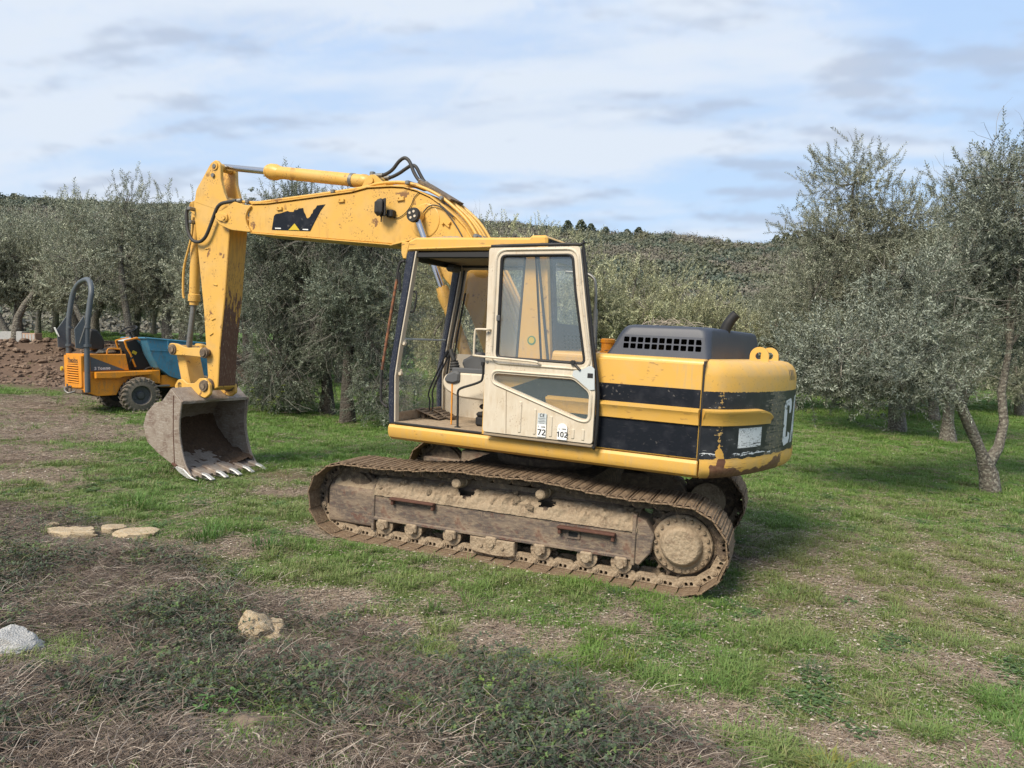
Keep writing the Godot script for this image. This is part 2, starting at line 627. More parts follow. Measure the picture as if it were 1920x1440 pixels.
	mat("seat_cloth", Color(0.040, 0.040, 0.044), 0.95)
	mat("white_print", Color(0.72, 0.74, 0.75), 0.6, 0.0, speckle(256, Color(0.72, 0.74, 0.75), [[14, 3, 0.70, 0.74, Color(0.05, 0.05, 0.06), 0.8], [6, 3, 0.5, 0.9, Color(0.6, 0.61, 0.62), 0.5]], 285), 3.0)
	mat("label_grey", Color(0.48, 0.52, 0.53), 0.5)
	mat("label_white", Color(0.78, 0.79, 0.78), 0.5)
	mat("ink", Color(0.02, 0.02, 0.022), 0.7)
	mat("green_print", Color(0.06, 0.20, 0.07), 0.6)
	mat("decal_yellow", Color(0.55, 0.40, 0.02), 0.5)
	mat("lamp_lens", Color(0.35, 0.37, 0.38), 0.15, 0.6)
	# dumper
	var org := Color(0.72, 0.27, 0.012)
	mat("orange", org, 0.45, 0.0, speckle(512, org, [[5, 4, 0.5, 0.9, Color(0.58, 0.24, 0.04), 0.6], [40, 4, 0.68, 0.74, Color(0.16, 0.07, 0.03), 0.8, 1, 5, 0.5, 0.65], [16, 4, 0.5, 0.75, Color(0.34, 0.19, 0.08), 0.5, 6, 3, 0.45, 0.7]], 300), 1.0)
	mat("dumper_grey", Color(0.075, 0.088, 0.102), 0.5, 0.0, speckle(256, Color(0.075, 0.088, 0.102), [[12, 4, 0.5, 0.9, Color(0.12, 0.13, 0.14), 0.5]], 310), 1.5)
	var blu := Color(0.050, 0.215, 0.345)
	mat("skip_blue", blu, 0.6, 0.0, speckle(512, blu, [[4, 4, 0.50, 0.85, Color(0.04, 0.13, 0.20), 0.6], [26, 4, 0.62, 0.78, Color(0.16, 0.16, 0.14), 0.5, 5], [50, 3, 0.70, 0.78, Color(0.13, 0.06, 0.035), 0.6]], 320), 0.9)
	mat("tyre", Color(0.10, 0.085, 0.07), 0.92, 0.0, speckle(256, Color(0.17, 0.145, 0.115), [[10, 4, 0.5, 0.85, Color(0.05, 0.045, 0.04), 0.7]], 330), 2.0)
	mat("wheel_grey", Color(0.06, 0.062, 0.066), 0.65)
	# glass
	var gl := StandardMaterial3D.new()
	gl.resource_name = "glass"
	gl.transparency = BaseMaterial3D.TRANSPARENCY_ALPHA
	gl.albedo_color = Color(0.66, 0.73, 0.75, 0.09)  # pale bluish veil for dirt, also painting in weak sky reflection
	gl.roughness = 0.03
	M["glass"] = gl
	var gd := gl.duplicate()
	gd.resource_name = "dusty_glass"
	gd.albedo_color = Color(0.60, 0.68, 0.70, 0.10)
	M["dusty_glass"] = gd
	# stone and earth
	var st := Color(0.46, 0.37, 0.25)
	mat("sandstone", st, 0.95, 0.0, speckle(512, st, [[2, 4, 0.45, 0.75, Color(0.52, 0.45, 0.33), 0.8], [5, 6, 0.54, 0.72, Color(0.37, 0.25, 0.13), 0.8], [24, 5, 0.60, 0.78, Color(0.26, 0.19, 0.12), 0.6], [60, 3, 0.6, 0.8, Color(0.48, 0.42, 0.32), 0.5]], 340), 0.9, rough_a, 1.2)
	var ls := Color(0.42, 0.42, 0.41)
	mat("grey_stone", ls, 0.95, 0.0, speckle(512, ls, [[3, 5, 0.45, 0.75, Color(0.52, 0.52, 0.51), 0.7], [7, 6, 0.58, 0.76, Color(0.28, 0.26, 0.22), 0.6], [30, 5, 0.60, 0.8, Color(0.32, 0.31, 0.29), 0.5]], 350), 0.9, rough_a, 1.2)
	mat("concrete", Color(0.40, 0.40, 0.39), 0.95, 0.0, speckle(256, Color(0.42, 0.42, 0.41), [[10, 4, 0.5, 0.85, Color(0.30, 0.30, 0.29), 0.6]], 360), 1.2)
	mat("terracotta", Color(0.45, 0.30, 0.22), 0.95, 0.0, speckle(256, Color(0.46, 0.32, 0.24), [[14, 3, 0.5, 0.8, Color(0.34, 0.22, 0.16), 0.6]], 365), 1.5)
	# wood and leaves
	mat("olive_bark", Color(0.13, 0.115, 0.095), 0.95, 0.0, speckle(512, Color(0.12, 0.105, 0.088), [[7, 4, 0.45, 0.8, Color(0.062, 0.052, 0.043), 0.8, 4], [16, 4, 0.60, 0.70, Color(0.34, 0.33, 0.27), 0.75], [40, 4, 0.5, 0.8, Color(0.19, 0.17, 0.14), 0.5, 3]], 370), 1.0, rough_a, 2.5)
	mat("dark_bark", Color(0.06, 0.05, 0.04), 0.95, 0.0, speckle(512, Color(0.062, 0.052, 0.043), [[7, 4, 0.45, 0.8, Color(0.028, 0.023, 0.019), 0.8, 4], [20, 4, 0.64, 0.74, Color(0.16, 0.15, 0.12), 0.6], [40, 4, 0.5, 0.8, Color(0.09, 0.08, 0.065), 0.5, 3]], 375), 1.0, rough_a, 2.5)
	var leafm := StandardMaterial3D.new()
	leafm.resource_name = "leaf"
	leafm.albedo_color = Color.WHITE
	leafm.vertex_color_use_as_albedo = true
	leafm.roughness = 0.55
	leafm.backlight_enabled = true
	leafm.backlight = Color(0.62, 0.62, 0.62)
	leafm.cull_mode = BaseMaterial3D.CULL_DISABLED
	M["leaf"] = leafm
	var grassm := leafm.duplicate()
	grassm.resource_name = "grass_blade"
	grassm.roughness = 0.6
	grassm.backlight = Color(0.70, 0.70, 0.70)
	M["grass"] = grassm
	var dry := StandardMaterial3D.new()
	dry.resource_name = "dry_litter"
	dry.vertex_color_use_as_albedo = true
	dry.albedo_color = Color.WHITE
	dry.roughness = 0.9
	dry.cull_mode = BaseMaterial3D.CULL_DISABLED
	M["dry"] = dry
	var gr := StandardMaterial3D.new()
	gr.resource_name = "ground"
	gr.vertex_color_use_as_albedo = true
	gr.albedo_texture = speckle(1024, Color(0.70, 0.70, 0.70), [[60, 4, 0.4, 0.7, Color(1.0, 1.0, 1.0), 0.8], [140, 3, 0.5, 0.75, Color(0.40, 0.38, 0.34), 0.6], [200, 2, 0.62, 0.8, Color(1.0, 0.98, 0.94), 0.7]], 400)
	gr.uv1_triplanar = true
	gr.uv1_world_triplanar = true
	gr.uv1_scale = Vector3.ONE * 0.9
	gr.heightmap_enabled = true
	gr.heightmap_texture = rough_b
	gr.heightmap_scale = 1.6
	gr.roughness = 1.0
	M["ground"] = gr

# ---------------------------------------------------------------- ground
func H(x: float, d: float) -> float:
	# height of the ground at x and depth d
	var y := -(0.05197 * (clampf(x, -24.0, 24.0) - 0.334) + 0.00505 * (clampf(d, -10.0, 45.0) - 8.0))
	var far := smoothstep(2.6, 4.6, Vector2(x - 0.33, d - 8.0).length())
	y += far * (0.07 * n_a.get_noise_2d(x, d) + 0.035 * n_b.get_noise_2d(x, d))
	y += 1.0 * smoothstep(22.0, 26.5, d) * smoothstep(8.0, 13.0, -x)
	y += 0.16 * smoothstep(4.9, 3.2, d) * smoothstep(2.0, -0.5, x)
	if d > 22.0 and x < -7.0:
		y += 0.22 * absf(n_b.get_noise_2d(x * 0.9 + 50.0, d * 0.9)) * smoothstep(22.0, 24.0, d) * smoothstep(7.0, 9.0, -x)
	return y

const BRAMBLE := [[-9.0, 9.2], [-5.84, 8.26], [-4.85, 7.84], [-3.4, 6.97], [-2.26, 5.9], [-1.22, 5.05], [-0.56, 4.7], [0.46, 4.35], [0.88, 4.0], [1.3, 3.4], [1.9, 2.6]]

func bramble_at(x: float, d: float) -> float:
	var b := 0.0
	if x <= BRAMBLE[0][0]:
		b = BRAMBLE[0][1]
	else:
		for i in range(1, BRAMBLE.size()):
			if x <= BRAMBLE[i][0]:
				b = lerpf(BRAMBLE[i - 1][1], BRAMBLE[i][1], (x - BRAMBLE[i - 1][0]) / (BRAMBLE[i][0] - BRAMBLE[i - 1][0]))
				break
	return smoothstep(-0.25, 0.35, b - d + 0.45 * n_b.get_noise_2d(x * 1.3, d * 1.3))

func soil_at(x: float, d: float) -> float:
	var s := smoothstep(19.6, 20.8, d + 1.2 * n_b.get_noise_2d(x * 0.5, d * 0.5)) * smoothstep(8.6, 9.6, -x) * smoothstep(34.0, 30.0, d)
	# worn earth along the left edge and a scraped strip before the track
	for q in [[-8.6, 12.2, 1.7], [-7.3, 10.3, 0.9], [-11.2, 18.6, 1.8], [-10.6, 16.2, 1.5], [-3.2, 10.4, 0.55], [-2.5, 10.2, 0.4], [-9.4, 14.6, 0.9]]:
		s = maxf(s, 0.8 * smoothstep(1.1, 0.5, Vector2(x - q[0], (d - q[1]) * 1.3).length() / q[2] + 0.7 * n_b.get_noise_2d(x * 1.5, d * 1.5)))
	return s

const BARE := [[-1.48, 5.54, 0.55], [-0.04, 5.07, 0.5], [1.2, 4.15, 0.36], [1.9, 3.9, 0.36], [2.6, 3.8, 0.30], [-1.0, 5.2, 0.35], [-8.3, 13.4, 2.0], [-9.6, 15.0, 1.8], [-7.4, 10.8, 1.3], [-6.3, 9.4, 0.8], [-11.5, 17.0, 1.8], [-2.9, 9.4, 0.5], [3.1, 4.9, 0.35], [-2.6, 6.9, 0.45], [-1.9, 7.6, 0.4], [0.9, 5.5, 0.35], [4.6, 6.4, 0.4], [-10.4, 19.0, 1.2]]

func straw_at(x: float, d: float) -> float:
	var s := smoothstep(0.16, 0.46, n_b.get_noise_2d(x * 1.1 + 90.0, d * 1.1) + 0.35 * n_c.get_noise_2d(x, d))
	s *= 0.42 * smoothstep(13.0, 7.0, d)
	for b in BARE:
		var q: float = Vector2(x - b[0], (d - b[1]) * 1.4).length() / b[2] + 0.45 * n_b.get_noise_2d(x * 2.0, d * 2.0)
		s = maxf(s, smoothstep(1.15, 0.6, q))
	return s

func lush_at(x: float, d: float) -> float:
	var s := smoothstep(0.10, 0.45, n_a.get_noise_2d(x * 1.6 + 30.0, d * 1.6 + 7.0))
	s = maxf(s, smoothstep(9.5, 12.0, d))
	return s

func brown_at(x: float, d: float) -> float:
	# mossy worn ground right of the machine
	var q := Vector2((x - 3.9) / 2.6, (d - 7.0) / 1.7).length() + 0.5 * n_b.get_noise_2d(x, d)
	return smoothstep(1.1, 0.4, q)

func ground_color(x: float, d: float) -> Color:
	var fine := n_c.get_noise_2d(x * 1.7, d * 1.7)
	var c := Color(0.145, 0.190, 0.058).lerp(Color(0.115, 0.220, 0.040), lush_at(x, d))
	c = c.lerp(Color(0.19, 0.175, 0.080), 0.55 * brown_at(x, d))
	c = c.lerp(Color(0.36, 0.285, 0.215), 0.85 * straw_at(x, d))
	c = c.lerp(Color(0.205, 0.165, 0.130), 0.85 * bramble_at(x, d))
	c = c.lerp(Color(0.170, 0.112, 0.078), soil_at(x, d))
	var f := 1.0 + 0.22 * fine
	return Color(c.r * f, c.g * f, c.b * f)

func axis_steps(lo: float, hi: float, fine_lo: float, fine_hi: float, step: float, grow: float) -> PackedFloat32Array:
	var out := PackedFloat32Array()
	var x := fine_lo
	while x <= fine_hi:
		out.append(x)
		x += step
	var s := step
	while x < hi:
		out.append(x)
		s *= grow
		x += s
	out.append(hi)
	s = step
	x = fine_lo - step
	var low := PackedFloat32Array()
	while x > lo:
		low.append(x)
		s *= grow
		x -= s
	low.append(lo)
	low.reverse()
	low.append_array(out)
	return low

func build_ground() -> void:
	var xs := axis_steps(-130.0, 130.0, -6.5, 6.5, 0.09, 1.07)
	var ds := axis_steps(-40.0, 75.0, 2.6, 10.0, 0.08, 1.045)
	var nx := xs.size()
	var nd := ds.size()
	var v := PackedVector3Array()
	var c := PackedColorArray()
	var idx := PackedInt32Array()
	for j in nd:
		for i in nx:
			var x := xs[i]
			var d := ds[j]
			var y := H(x, d)
			if d < 11.0 and absf(x) < 8.0 and d > 2.0:
				y += 0.014 * n_c.get_noise_2d(x * 1.6, d * 1.6) * smoothstep(2.4, 3.2, Vector2(x - 0.33, d - 8.0).length())
			v.append(Vector3(x, y, -d))
			c.append(ground_color(x, d))
	for j in nd - 1:
		for i in nx - 1:
			var a := j * nx + i
			idx.append_array([a, a + nx, a + 1, a + 1, a + nx, a + nx + 1])
	var st := SurfaceTool.new()
	var arr := []
	arr.resize(Mesh.ARRAY_MAX)
	arr[Mesh.ARRAY_VERTEX] = v
	arr[Mesh.ARRAY_COLOR] = c
	arr[Mesh.ARRAY_INDEX] = idx
	var am := ArrayMesh.new()
	am.add_surface_from_arrays(Mesh.PRIMITIVE_TRIANGLES, arr)
	st.create_from(am, 0)
	st.generate_normals()
	var o := part(self, "ground", st.commit(), M.ground)
	tag(o, "", "", "", "structure")
	# loose clods on the bare earth behind the dumper
	var xf := []
	var cols := PackedColorArray()
	var rr := RandomNumberGenerator.new()
	rr.seed = 77
	while xf.size() < 5200:
		var d := rr.randf_range(21.0, 30.0)
		var x := rr.randf_range(-22.0, -8.5)
		if soil_at(x, d) < rr.randf():
			continue
		var s := rr.randf_range(0.02, 0.065) * (1.0 + 1.2 * pow(rr.randf(), 8.0))
		var b := Basis.from_euler(Vector3(rr.randf() * 6.0, rr.randf() * 6.0, rr.randf() * 6.0)).scaled(Vector3(s, s * 0.7, s))
		xf.append(Transform3D(b, Vector3(x, H(x, d) + s * 0.2, -d)))
		var t := rr.randf()
		cols.append(Color(0.125, 0.082, 0.057).lerp(Color(0.235, 0.168, 0.12), t * t))
	var o2 := many(self, "earth_clods", rock_mesh(4, 9, 0.12), M.dry, xf, cols)
	tag(o2, "loose brown clods on the dug earth behind the orange dumper", "earth")

func rock_mesh(s: int, planes: int, rough: float, nu := 10, nv := 7, boxy := false) -> ArrayMesh:
	# a lump cut by planes, radius about 1
	var r := RandomNumberGenerator.new()
	r.seed = s
	var N := []
	for k in planes:
		N.append([Vector3(r.randfn(), r.randfn(), r.randfn()).normalized(), r.randf_range(0.70, 1.0)])
	if boxy:
		# flat bedding planes above and below, steep broken sides
		N = N.slice(0, 5)
		N.append([Vector3(0.05, 1, 0.04).normalized(), 0.62])
		for k in 6:
			var an := TAU * (k + r.randf_range(-0.25, 0.25)) / 6.0
			N.append([Vector3(cos(an), r.randf_range(-0.12, 0.12), sin(an)).normalized(), r.randf_range(0.72, 0.9)])
	var no := FastNoiseLite.new()
	no.seed = s
	no.frequency = 1.6
	var b := MB.new()
	var grid := []
	for j in nv + 1:
		var row := []
		for i in nu:
			var th := PI * j / nv
			var ph := TAU * (i + 0.5 * (j % 2)) / nu
			var dir := Vector3(sin(th) * cos(ph), cos(th), sin(th) * sin(ph))
			var q := 1.25
			for pl in N:
				var co: float = dir.dot(pl[0])
				if co > 0.05:
					q = minf(q, pl[1] / co)
			q *= 1.0 + rough * no.get_noise_3dv(dir)
			row.append(dir * q)
		grid.append(row)
	for j in nv:
		for i in nu:
			var i2 := (i + 1) % nu
			var mid: Vector3 = grid[j][i] + grid[j + 1][i2]
			if j > 0:
				b.tri_to(grid[j][i], grid[j][i2], grid[j + 1][i], mid)
			if j < nv - 1:
				b.tri_to(grid[j][i2], grid[j + 1][i], grid[j + 1][i2], mid)
	return b.mesh(28.0)

# ---------------------------------------------------------------- hill with woods
const RIDGE := [[-430.0, 34.0], [-227.0, 37.0], [-160.0, 39.5], [-135.0, 40.3], [-110.0, 39.3], [-77.0, 37.0], [-43.0, 35.0], [-10.0, 33.0], [7.0, 31.8], [40.0, 29.6], [68.0, 26.8], [90.0, 28.4], [124.0, 30.0], [224.0, 32.0], [430.0, 30.0]]

func hill_y(x: float, d: float) -> float:
	var r := 30.0
	for i in range(1, RIDGE.size()):
		if x <= RIDGE[i][0]:
			r = lerpf(RIDGE[i - 1][1], RIDGE[i][1], clampf((x - RIDGE[i - 1][0]) / (RIDGE[i][0] - RIDGE[i - 1][0]), 0.0, 1.0))
			break
	var t := clampf((d - 62.0) / 168.0, 0.0, 1.0)
	var up := t * t * (3.0 - 2.0 * t) * 0.6 + t * 0.4
	var fall := clampf((d - 235.0) / 120.0, 0.0, 1.0)
	return -1.6 + (r + 1.6) * up * (1.0 - 0.35 * fall) + 2.2 * n_a.get_noise_2d(x * 0.09, d * 0.09) * t

func build_hill() -> void:
	var b := colored()
	var step := 10.0
	for i in range(-44, 44):
		for j in range(6, 35):
			var q := []
			for o in [[0, 0], [1, 0], [1, 1], [0, 1]]:
				var x: float = (i + o[0]) * step
				var d: float = (j + o[1]) * step
				q.append(Vector3(x, hill_y(x, d), -d))
			b.paint = Color(0.13, 0.12, 0.085)
			b.quad_to(q[0], q[1], q[2], q[3], Vector3.UP)
	var hill := part(self, "hill", b, M.dry, 80.0)
	tag(hill, "", "", "", "structure")
	var rr := RandomNumberGenerator.new()
	rr.seed = 8
	var ever := []
	var ever_c := PackedColorArray()
	var bare := []
	var bare_c := PackedColorArray()
	for k in 42000:
		var d := rr.randf_range(78.0, 236.0)
		var x := rr.randf_range(-1.0, 1.0) * (d * 1.15 + 20.0)
		var y := hill_y(x, d)
		var s := 0.8 + 1.5 * pow(rr.randf(), 1.6)
		var high := d > 190.0 and x < -30.0
		var mix := n_a.get_noise_2d(x * 0.10 + 11.0, d * 0.16)
		var t := Transform3D(Basis(Vector3.UP, rr.randf() * TAU).scaled(Vector3(s, s * rr.randf_range(0.8, 1.3), s)), Vector3(x, y + s * 0.35, -d))
		if high or mix + rr.randf_range(-0.25, 0.25) > -0.06:
			ever.append(t)
			var g := rr.randf_range(0.7, 1.25)
			var hue := n_a.get_noise_2d(x * 0.3, d * 0.3 + 40.0)
			ever_c.append(Color((0.125 + 0.06 * hue) * g, (0.140 + 0.03 * hue) * g, 0.092 * g))
		else:
			bare.append(t)
			var g2 := rr.randf_range(0.8, 1.25)
			bare_c.append(Color(0.165 * g2, 0.155 * g2, 0.125 * g2))
	var e := many(self, "evergreen_wood", clump_mesh(3, 300, 0.15), M.leaf, ever, ever_c)
	tag(e, "dark green wood covering the far hillside behind the grove", "woodland")
	var w := many(self, "leafless_wood", clump_mesh(9, 260, 0.12), M.dry, bare, bare_c)
	tag(w, "brownish leafless wood in patches on the far hillside", "woodland")
	# single pines that stand out on the ridge
	var crown := pine_crown()
	var pines := [[17.0, 6.4], [21.0, 7.2], [24.0, 6.0], [28.5, 5.5], [35.0, 5.6], [38.5, 6.2], [59.0, 4.8], [61.5, 4.4], [80.5, 6.0], [83.5, 6.8], [86.5, 7.4], [90.0, 7.0], [94.0, 6.2], [-151.0, 5.5], [99.0, 6.5]]
	for q in pines:
		q.insert(1, 226.0)
	for i in pines.size():
		var a: Array = pines[i]
		var x: float = a[0]
		var hgt: float = a[2]
		var t := thing("ridge_pine", ORDER[order_of(pines, i)] + " small dark pine from the left on the far wooded ridge", "tree", Vector3(x, hill_y(x, 226.0), -226.0), "pines on the far ridge")
		var tr := MB.new()
		tr.cyl(Vector3(0, -0.5, 0), Vector3(0, hgt * 0.6, 0), 0.2, 0.1, 6)
		part(t, "trunk", tr, M.olive_bark)
		var cr := part(t, "crown", crown, M.leaf)
		cr.transform = Transform3D(Basis(Vector3.UP, x).scaled(Vector3(hgt * 0.26, hgt * 0.32, hgt * 0.26)), Vector3(0, hgt * 0.55, 0))

func clump_mesh(s: int, n: int, leaf: float) -> ArrayMesh:
	var r := RandomNumberGenerator.new()
	r.seed = s
	var b := colored()
	for k in n:
		var dir := Vector3(r.randfn(), absf(r.randfn()) * 0.9 - 0.25, r.randfn()).normalized()
		var p := dir * r.randf_range(0.55, 1.0) * (1.0 + 0.25 * sin(dir.x * 5.0 + s) * cos(dir.z * 6.0))
		var nrm := (dir + Vector3(r.randfn(), r.randfn(), r.randfn()) * 0.5).normalized()
		var u := nrm.cross(Vector3(r.randfn(), r.randfn(), r.randfn())).normalized()
		var w := nrm.cross(u)
		var l := leaf * r.randf_range(0.6, 1.2)
		var g := r.randf_range(0.78, 1.22)
		b.paint = Color(g, g, g)
		b.tri(p - u * l, p + w * l * 0.6, p + u * l)
		b.tri(p - u * l, p + u * l, p - w * l * 0.6)
	return b.mesh(0.0)

func pine_crown() -> ArrayMesh:
	var r := RandomNumberGenerator.new()
	r.seed = 4
	var b := colored()
	for k in 260:
		var t := r.randf()
		var a := r.randf() * TAU
		var rad := (1.0 - absf(t - 0.35)) * pow(r.randf(), 0.4)
		var p := Vector3(cos(a) * rad, t * 1.3 - 0.6, sin(a) * rad)
		var u := Vector3(r.randfn(), r.randfn() * 0.4, r.randfn()).normalized() * 0.22
		var w := u.cross(Vector3(r.randfn(), r.randfn(), r.randfn())).normalized() * 0.14
		var g := r.randf_range(0.6, 1.3)
		b.paint = Color(0.095 * g, 0.115 * g, 0.070 * g)
		b.tri(p - u, p + w, p + u)
		b.tri(p - u, p + u, p - w)
	return b.mesh(0.0)

# ---------------------------------------------------------------- olive trees
var sprigs := []
var twig_bare: ArrayMesh

func sprig_mesh(s: int, length: float, pairs: int, leaf: float, wide: float) -> ArrayMesh:
	# a shoot along +y with pairs of narrow leaves, darker above and silvery below
	var r := RandomNumberGenerator.new()
	r.seed = s
	var b := colored()
	var bend := Vector3(r.randf_range(-0.3, 0.3), 0, r.randf_range(-0.3, 0.3))
	var pts := []
	for k in 5:
		var t := k / 4.0
		pts.append(Vector3(0, length * t, 0) + bend * length * t * t)
	b.paint = Color(0.20, 0.185, 0.15)
	b.tube(pts, [0.004, 0.0035, 0.003, 0.0022, 0.001], 3, false)
	for k in pairs:
		var t := (k + 0.7) / pairs
		var p := Vector3(0, length * t, 0) + bend * length * t * t
		var a0 := k * PI * 0.5 + r.randf_range(-0.4, 0.4)
		for side in 2:
			var a := a0 + side * PI
			var out := Vector3(cos(a), r.randf_range(0.5, 1.3), sin(a)).normalized()
			var l := leaf * r.randf_range(0.7, 1.15)
			var w := out.cross(Vector3(r.randf_range(-0.6, 0.6), 1.0, r.randf_range(-0.6, 0.6))).normalized() * wide * r.randf_range(0.8, 1.2)
			var lift := out.cross(w).normalized() * l * 0.06
			var tip := p + out * l
			var mid := p + out * l * 0.5 + lift
			var g := r.randf()
			b.paint = Color(0.135, 0.147, 0.102) * (0.6 + 0.8 * r.randf()) if g < 0.54 else Color(0.35, 0.365, 0.30) * (0.75 + 0.5 * r.randf())
			b.tri(p, mid + w, tip)
			b.tri(p, tip, mid - w)
	return b.mesh(0.0)

func bare_twig_mesh(s: int) -> ArrayMesh:
	var r := RandomNumberGenerator.new()
	r.seed = s
	var b := colored()
	b.paint = Color(0.19, 0.18, 0.155)
	for k in 3:
		var pts := []
		var p := Vector3.ZERO
		var dir := Vector3(r.randfn() * 0.5, 1.0, r.randfn() * 0.5).normalized()
		for q in 6:
			pts.append(p)
			p += dir * 0.13
			dir = (dir + Vector3(r.randfn(), r.randfn() * 0.6 - 0.15, r.randfn()) * 0.30).normalized()
		b.tube(pts, [0.0034, 0.003, 0.0027, 0.0023, 0.0018, 0.001], 3, false)
	return b.mesh(0.0)

func limb_path(a: Vector3, z: Vector3, n: int, wob: float, r: RandomNumberGenerator) -> Array:
	var out := []
	var side := Vector3(r.randfn(), r.randfn() * 0.3, r.randfn()) * wob
	var side2 := Vector3(r.randfn(), 0, r.randfn()) * wob * 0.5
	for k in n + 1:
		var t := float(k) / n
		out.append(a.lerp(z, t) + side * sin(t * PI) + side2 * sin(t * TAU) + Vector3(0, 0.15 * (z - a).length() * sin(t * PI), 0))
	return out

func taper(n: int, r0: float, r1: float) -> Array:
	var out := []
	for k in n + 1:
		out.append(lerpf(r0, r1, pow(float(k) / n, 0.7)))
	return out

func olive(label: String, group: String, at: Vector2, lobes: Array, stems: Array, s: int, per_m2: float, big: float, droop: float, tint: Color, twigs: int) -> void:
	# lobes: [centre, radii] in the scene's own coordinates; stems: arrays of points, thick end first
	var foot := Vector3(at.x, H(at.x, at.y), -at.y)
	var t := thing("olive_tree", label, "tree", foot, group)
	var r := RandomNumberGenerator.new()
	r.seed = s
	var wood := MB.new()
	var ends := []
	var thick: float = 0.13
	for stem in stems:
		var pts: Array = stem.pts
		var loc := []
		for p in pts:
			loc.append(p - foot)
		var rad: Array = []
		var m := loc.size() - 1
		for k in m + 1:
			rad.append(lerpf(stem.r, stem.r * 0.5, float(k) / m) * (1.0 + 0.12 * r.randfn()))
		rad[0] = stem.r * 1.25
		wood.tube(loc, rad, 9)
		ends.append([loc[m], stem.r * 0.5])
		if m > 1:
			ends.append([loc[m - 1], stem.r * 0.5])
	part(t, "trunk", wood, M.dark_bark if droop > 0.6 else M.olive_bark, 60.0)
	var limbs := MB.new()
	var xf := []
	var cols := PackedColorArray()
	var tx := []
	var tc := PackedColorArray()
	for L in lobes:
		var c: Vector3 = L[0] - foot
		var R: Vector3 = L[1]
		var e = ends[0]
		for q in ends:
			if q[0].distance_to(c) < e[0].distance_to(c):
				e = q
		limbs.tube(limb_path(e[0], c, 5, 0.10, r), taper(5, e[1] * 0.9, 0.025), 6, false)
		for k in 6:
			var dir := Vector3(r.randfn(), r.randfn() + 0.3, r.randfn()).normalized()
			limbs.tube(limb_path(c, c + dir * R * 0.85, 4, 0.08, r), taper(4, 0.022, 0.006), 4, false)
		var area := 4.0 * PI * pow((pow(R.x * R.y, 1.6) + pow(R.x * R.z, 1.6) + pow(R.y * R.z, 1.6)) / 3.0, 1.0 / 1.6)
		# shoots stand in sprays round the ends of the branches; the topmost ones thin against the sky
		var n := area * per_m2 * (0.72 if L.size() > 2 else 1.15)
		var sprays := maxi(8, int(area * 2.4))
		for m in sprays:
			var dir := Vector3(r.randfn(), r.randfn(), r.randfn()).normalized()
			var rr := pow(r.randf(), 0.40)
			var wav := 1.0 + 0.20 * sin(dir.x * 4.3 + s) * cos(dir.z * 4.9 + dir.y * 3.0)
			var heart := c + dir * R * rr * wav
			if heart.y < 0.25:
				continue
			if m % 3 == 0:
				limbs.tube(limb_path(c.lerp(heart, 0.15), heart, 3, 0.05, r), taper(3, 0.011, 0.003), 4, false)
			var spray_tone := r.randf_range(0.75, 1.25)
			for k in int(n / sprays * r.randf_range(0.5, 1.5)):
				var p := heart + Vector3(r.randfn(), r.randfn() * 0.8, r.randfn()) * 0.19 * (0.7 + 0.5 * big)
				if p.y < 0.18:
					continue
				var out := (dir * 0.65 + Vector3(0, 0.55 - droop * (1.0 - clampf(dir.y + 0.5, 0.0, 1.0)), 0) + Vector3(r.randfn(), r.randfn(), r.randfn()) * 0.40).normalized()
				var sc := big * r.randf_range(0.7, 1.2)
				if dir.y > 0.55 and rr > 0.8:
					out = (out + Vector3(0, 0.35, 0)).normalized()
				var b := Basis(Quaternion(Vector3.UP, out)) * Basis(Vector3.UP, r.randf() * TAU)
				xf.append(Transform3D(b.scaled(Vector3.ONE * sc), p - out * 0.22 * sc))
				var g := spray_tone * r.randf_range(0.82, 1.18)
				cols.append(Color(tint.r * g, tint.g * g, tint.b * g))
		for k in int(float(twigs) / lobes.size()):
			var dir := Vector3(r.randfn(), r.randfn(), r.randfn()).normalized()
			var p := c + dir * R * r.randf_range(0.5, 1.0)
			if p.y < 0.4:
				continue
			var out := (dir * 0.5 + Vector3(0, 0.2 - droop * 0.9, 0) + Vector3(r.randfn(), r.randfn(), r.randfn()) * 0.5).normalized()
			tx.append(Transform3D((Basis(Quaternion(Vector3.UP, out)) * Basis(Vector3.UP, r.randf() * TAU)).scaled(Vector3.ONE * r.randf_range(0.7, 1.3) * maxf(1.0, big * 0.8)), p))
			var g2 := r.randf_range(0.7, 1.35)
			tc.append(Color(g2, g2, g2))
	part(t, "limbs", limbs, M.dark_bark if droop > 0.6 else M.olive_bark, 60.0)
	# the shoots are dealt out over the sprig shapes
	for k in sprigs.size():
		var xk := []
		var ck := PackedColorArray()
		for i in range(k, xf.size(), sprigs.size()):
			xk.append(xf[i])
			ck.append(cols[i])
		if xk.size():
			many(t, "crown", sprigs[k], M.leaf, xk, ck)
	if tx.size():
		many(t, "twigs", twig_bare, M.dry, tx, tc)

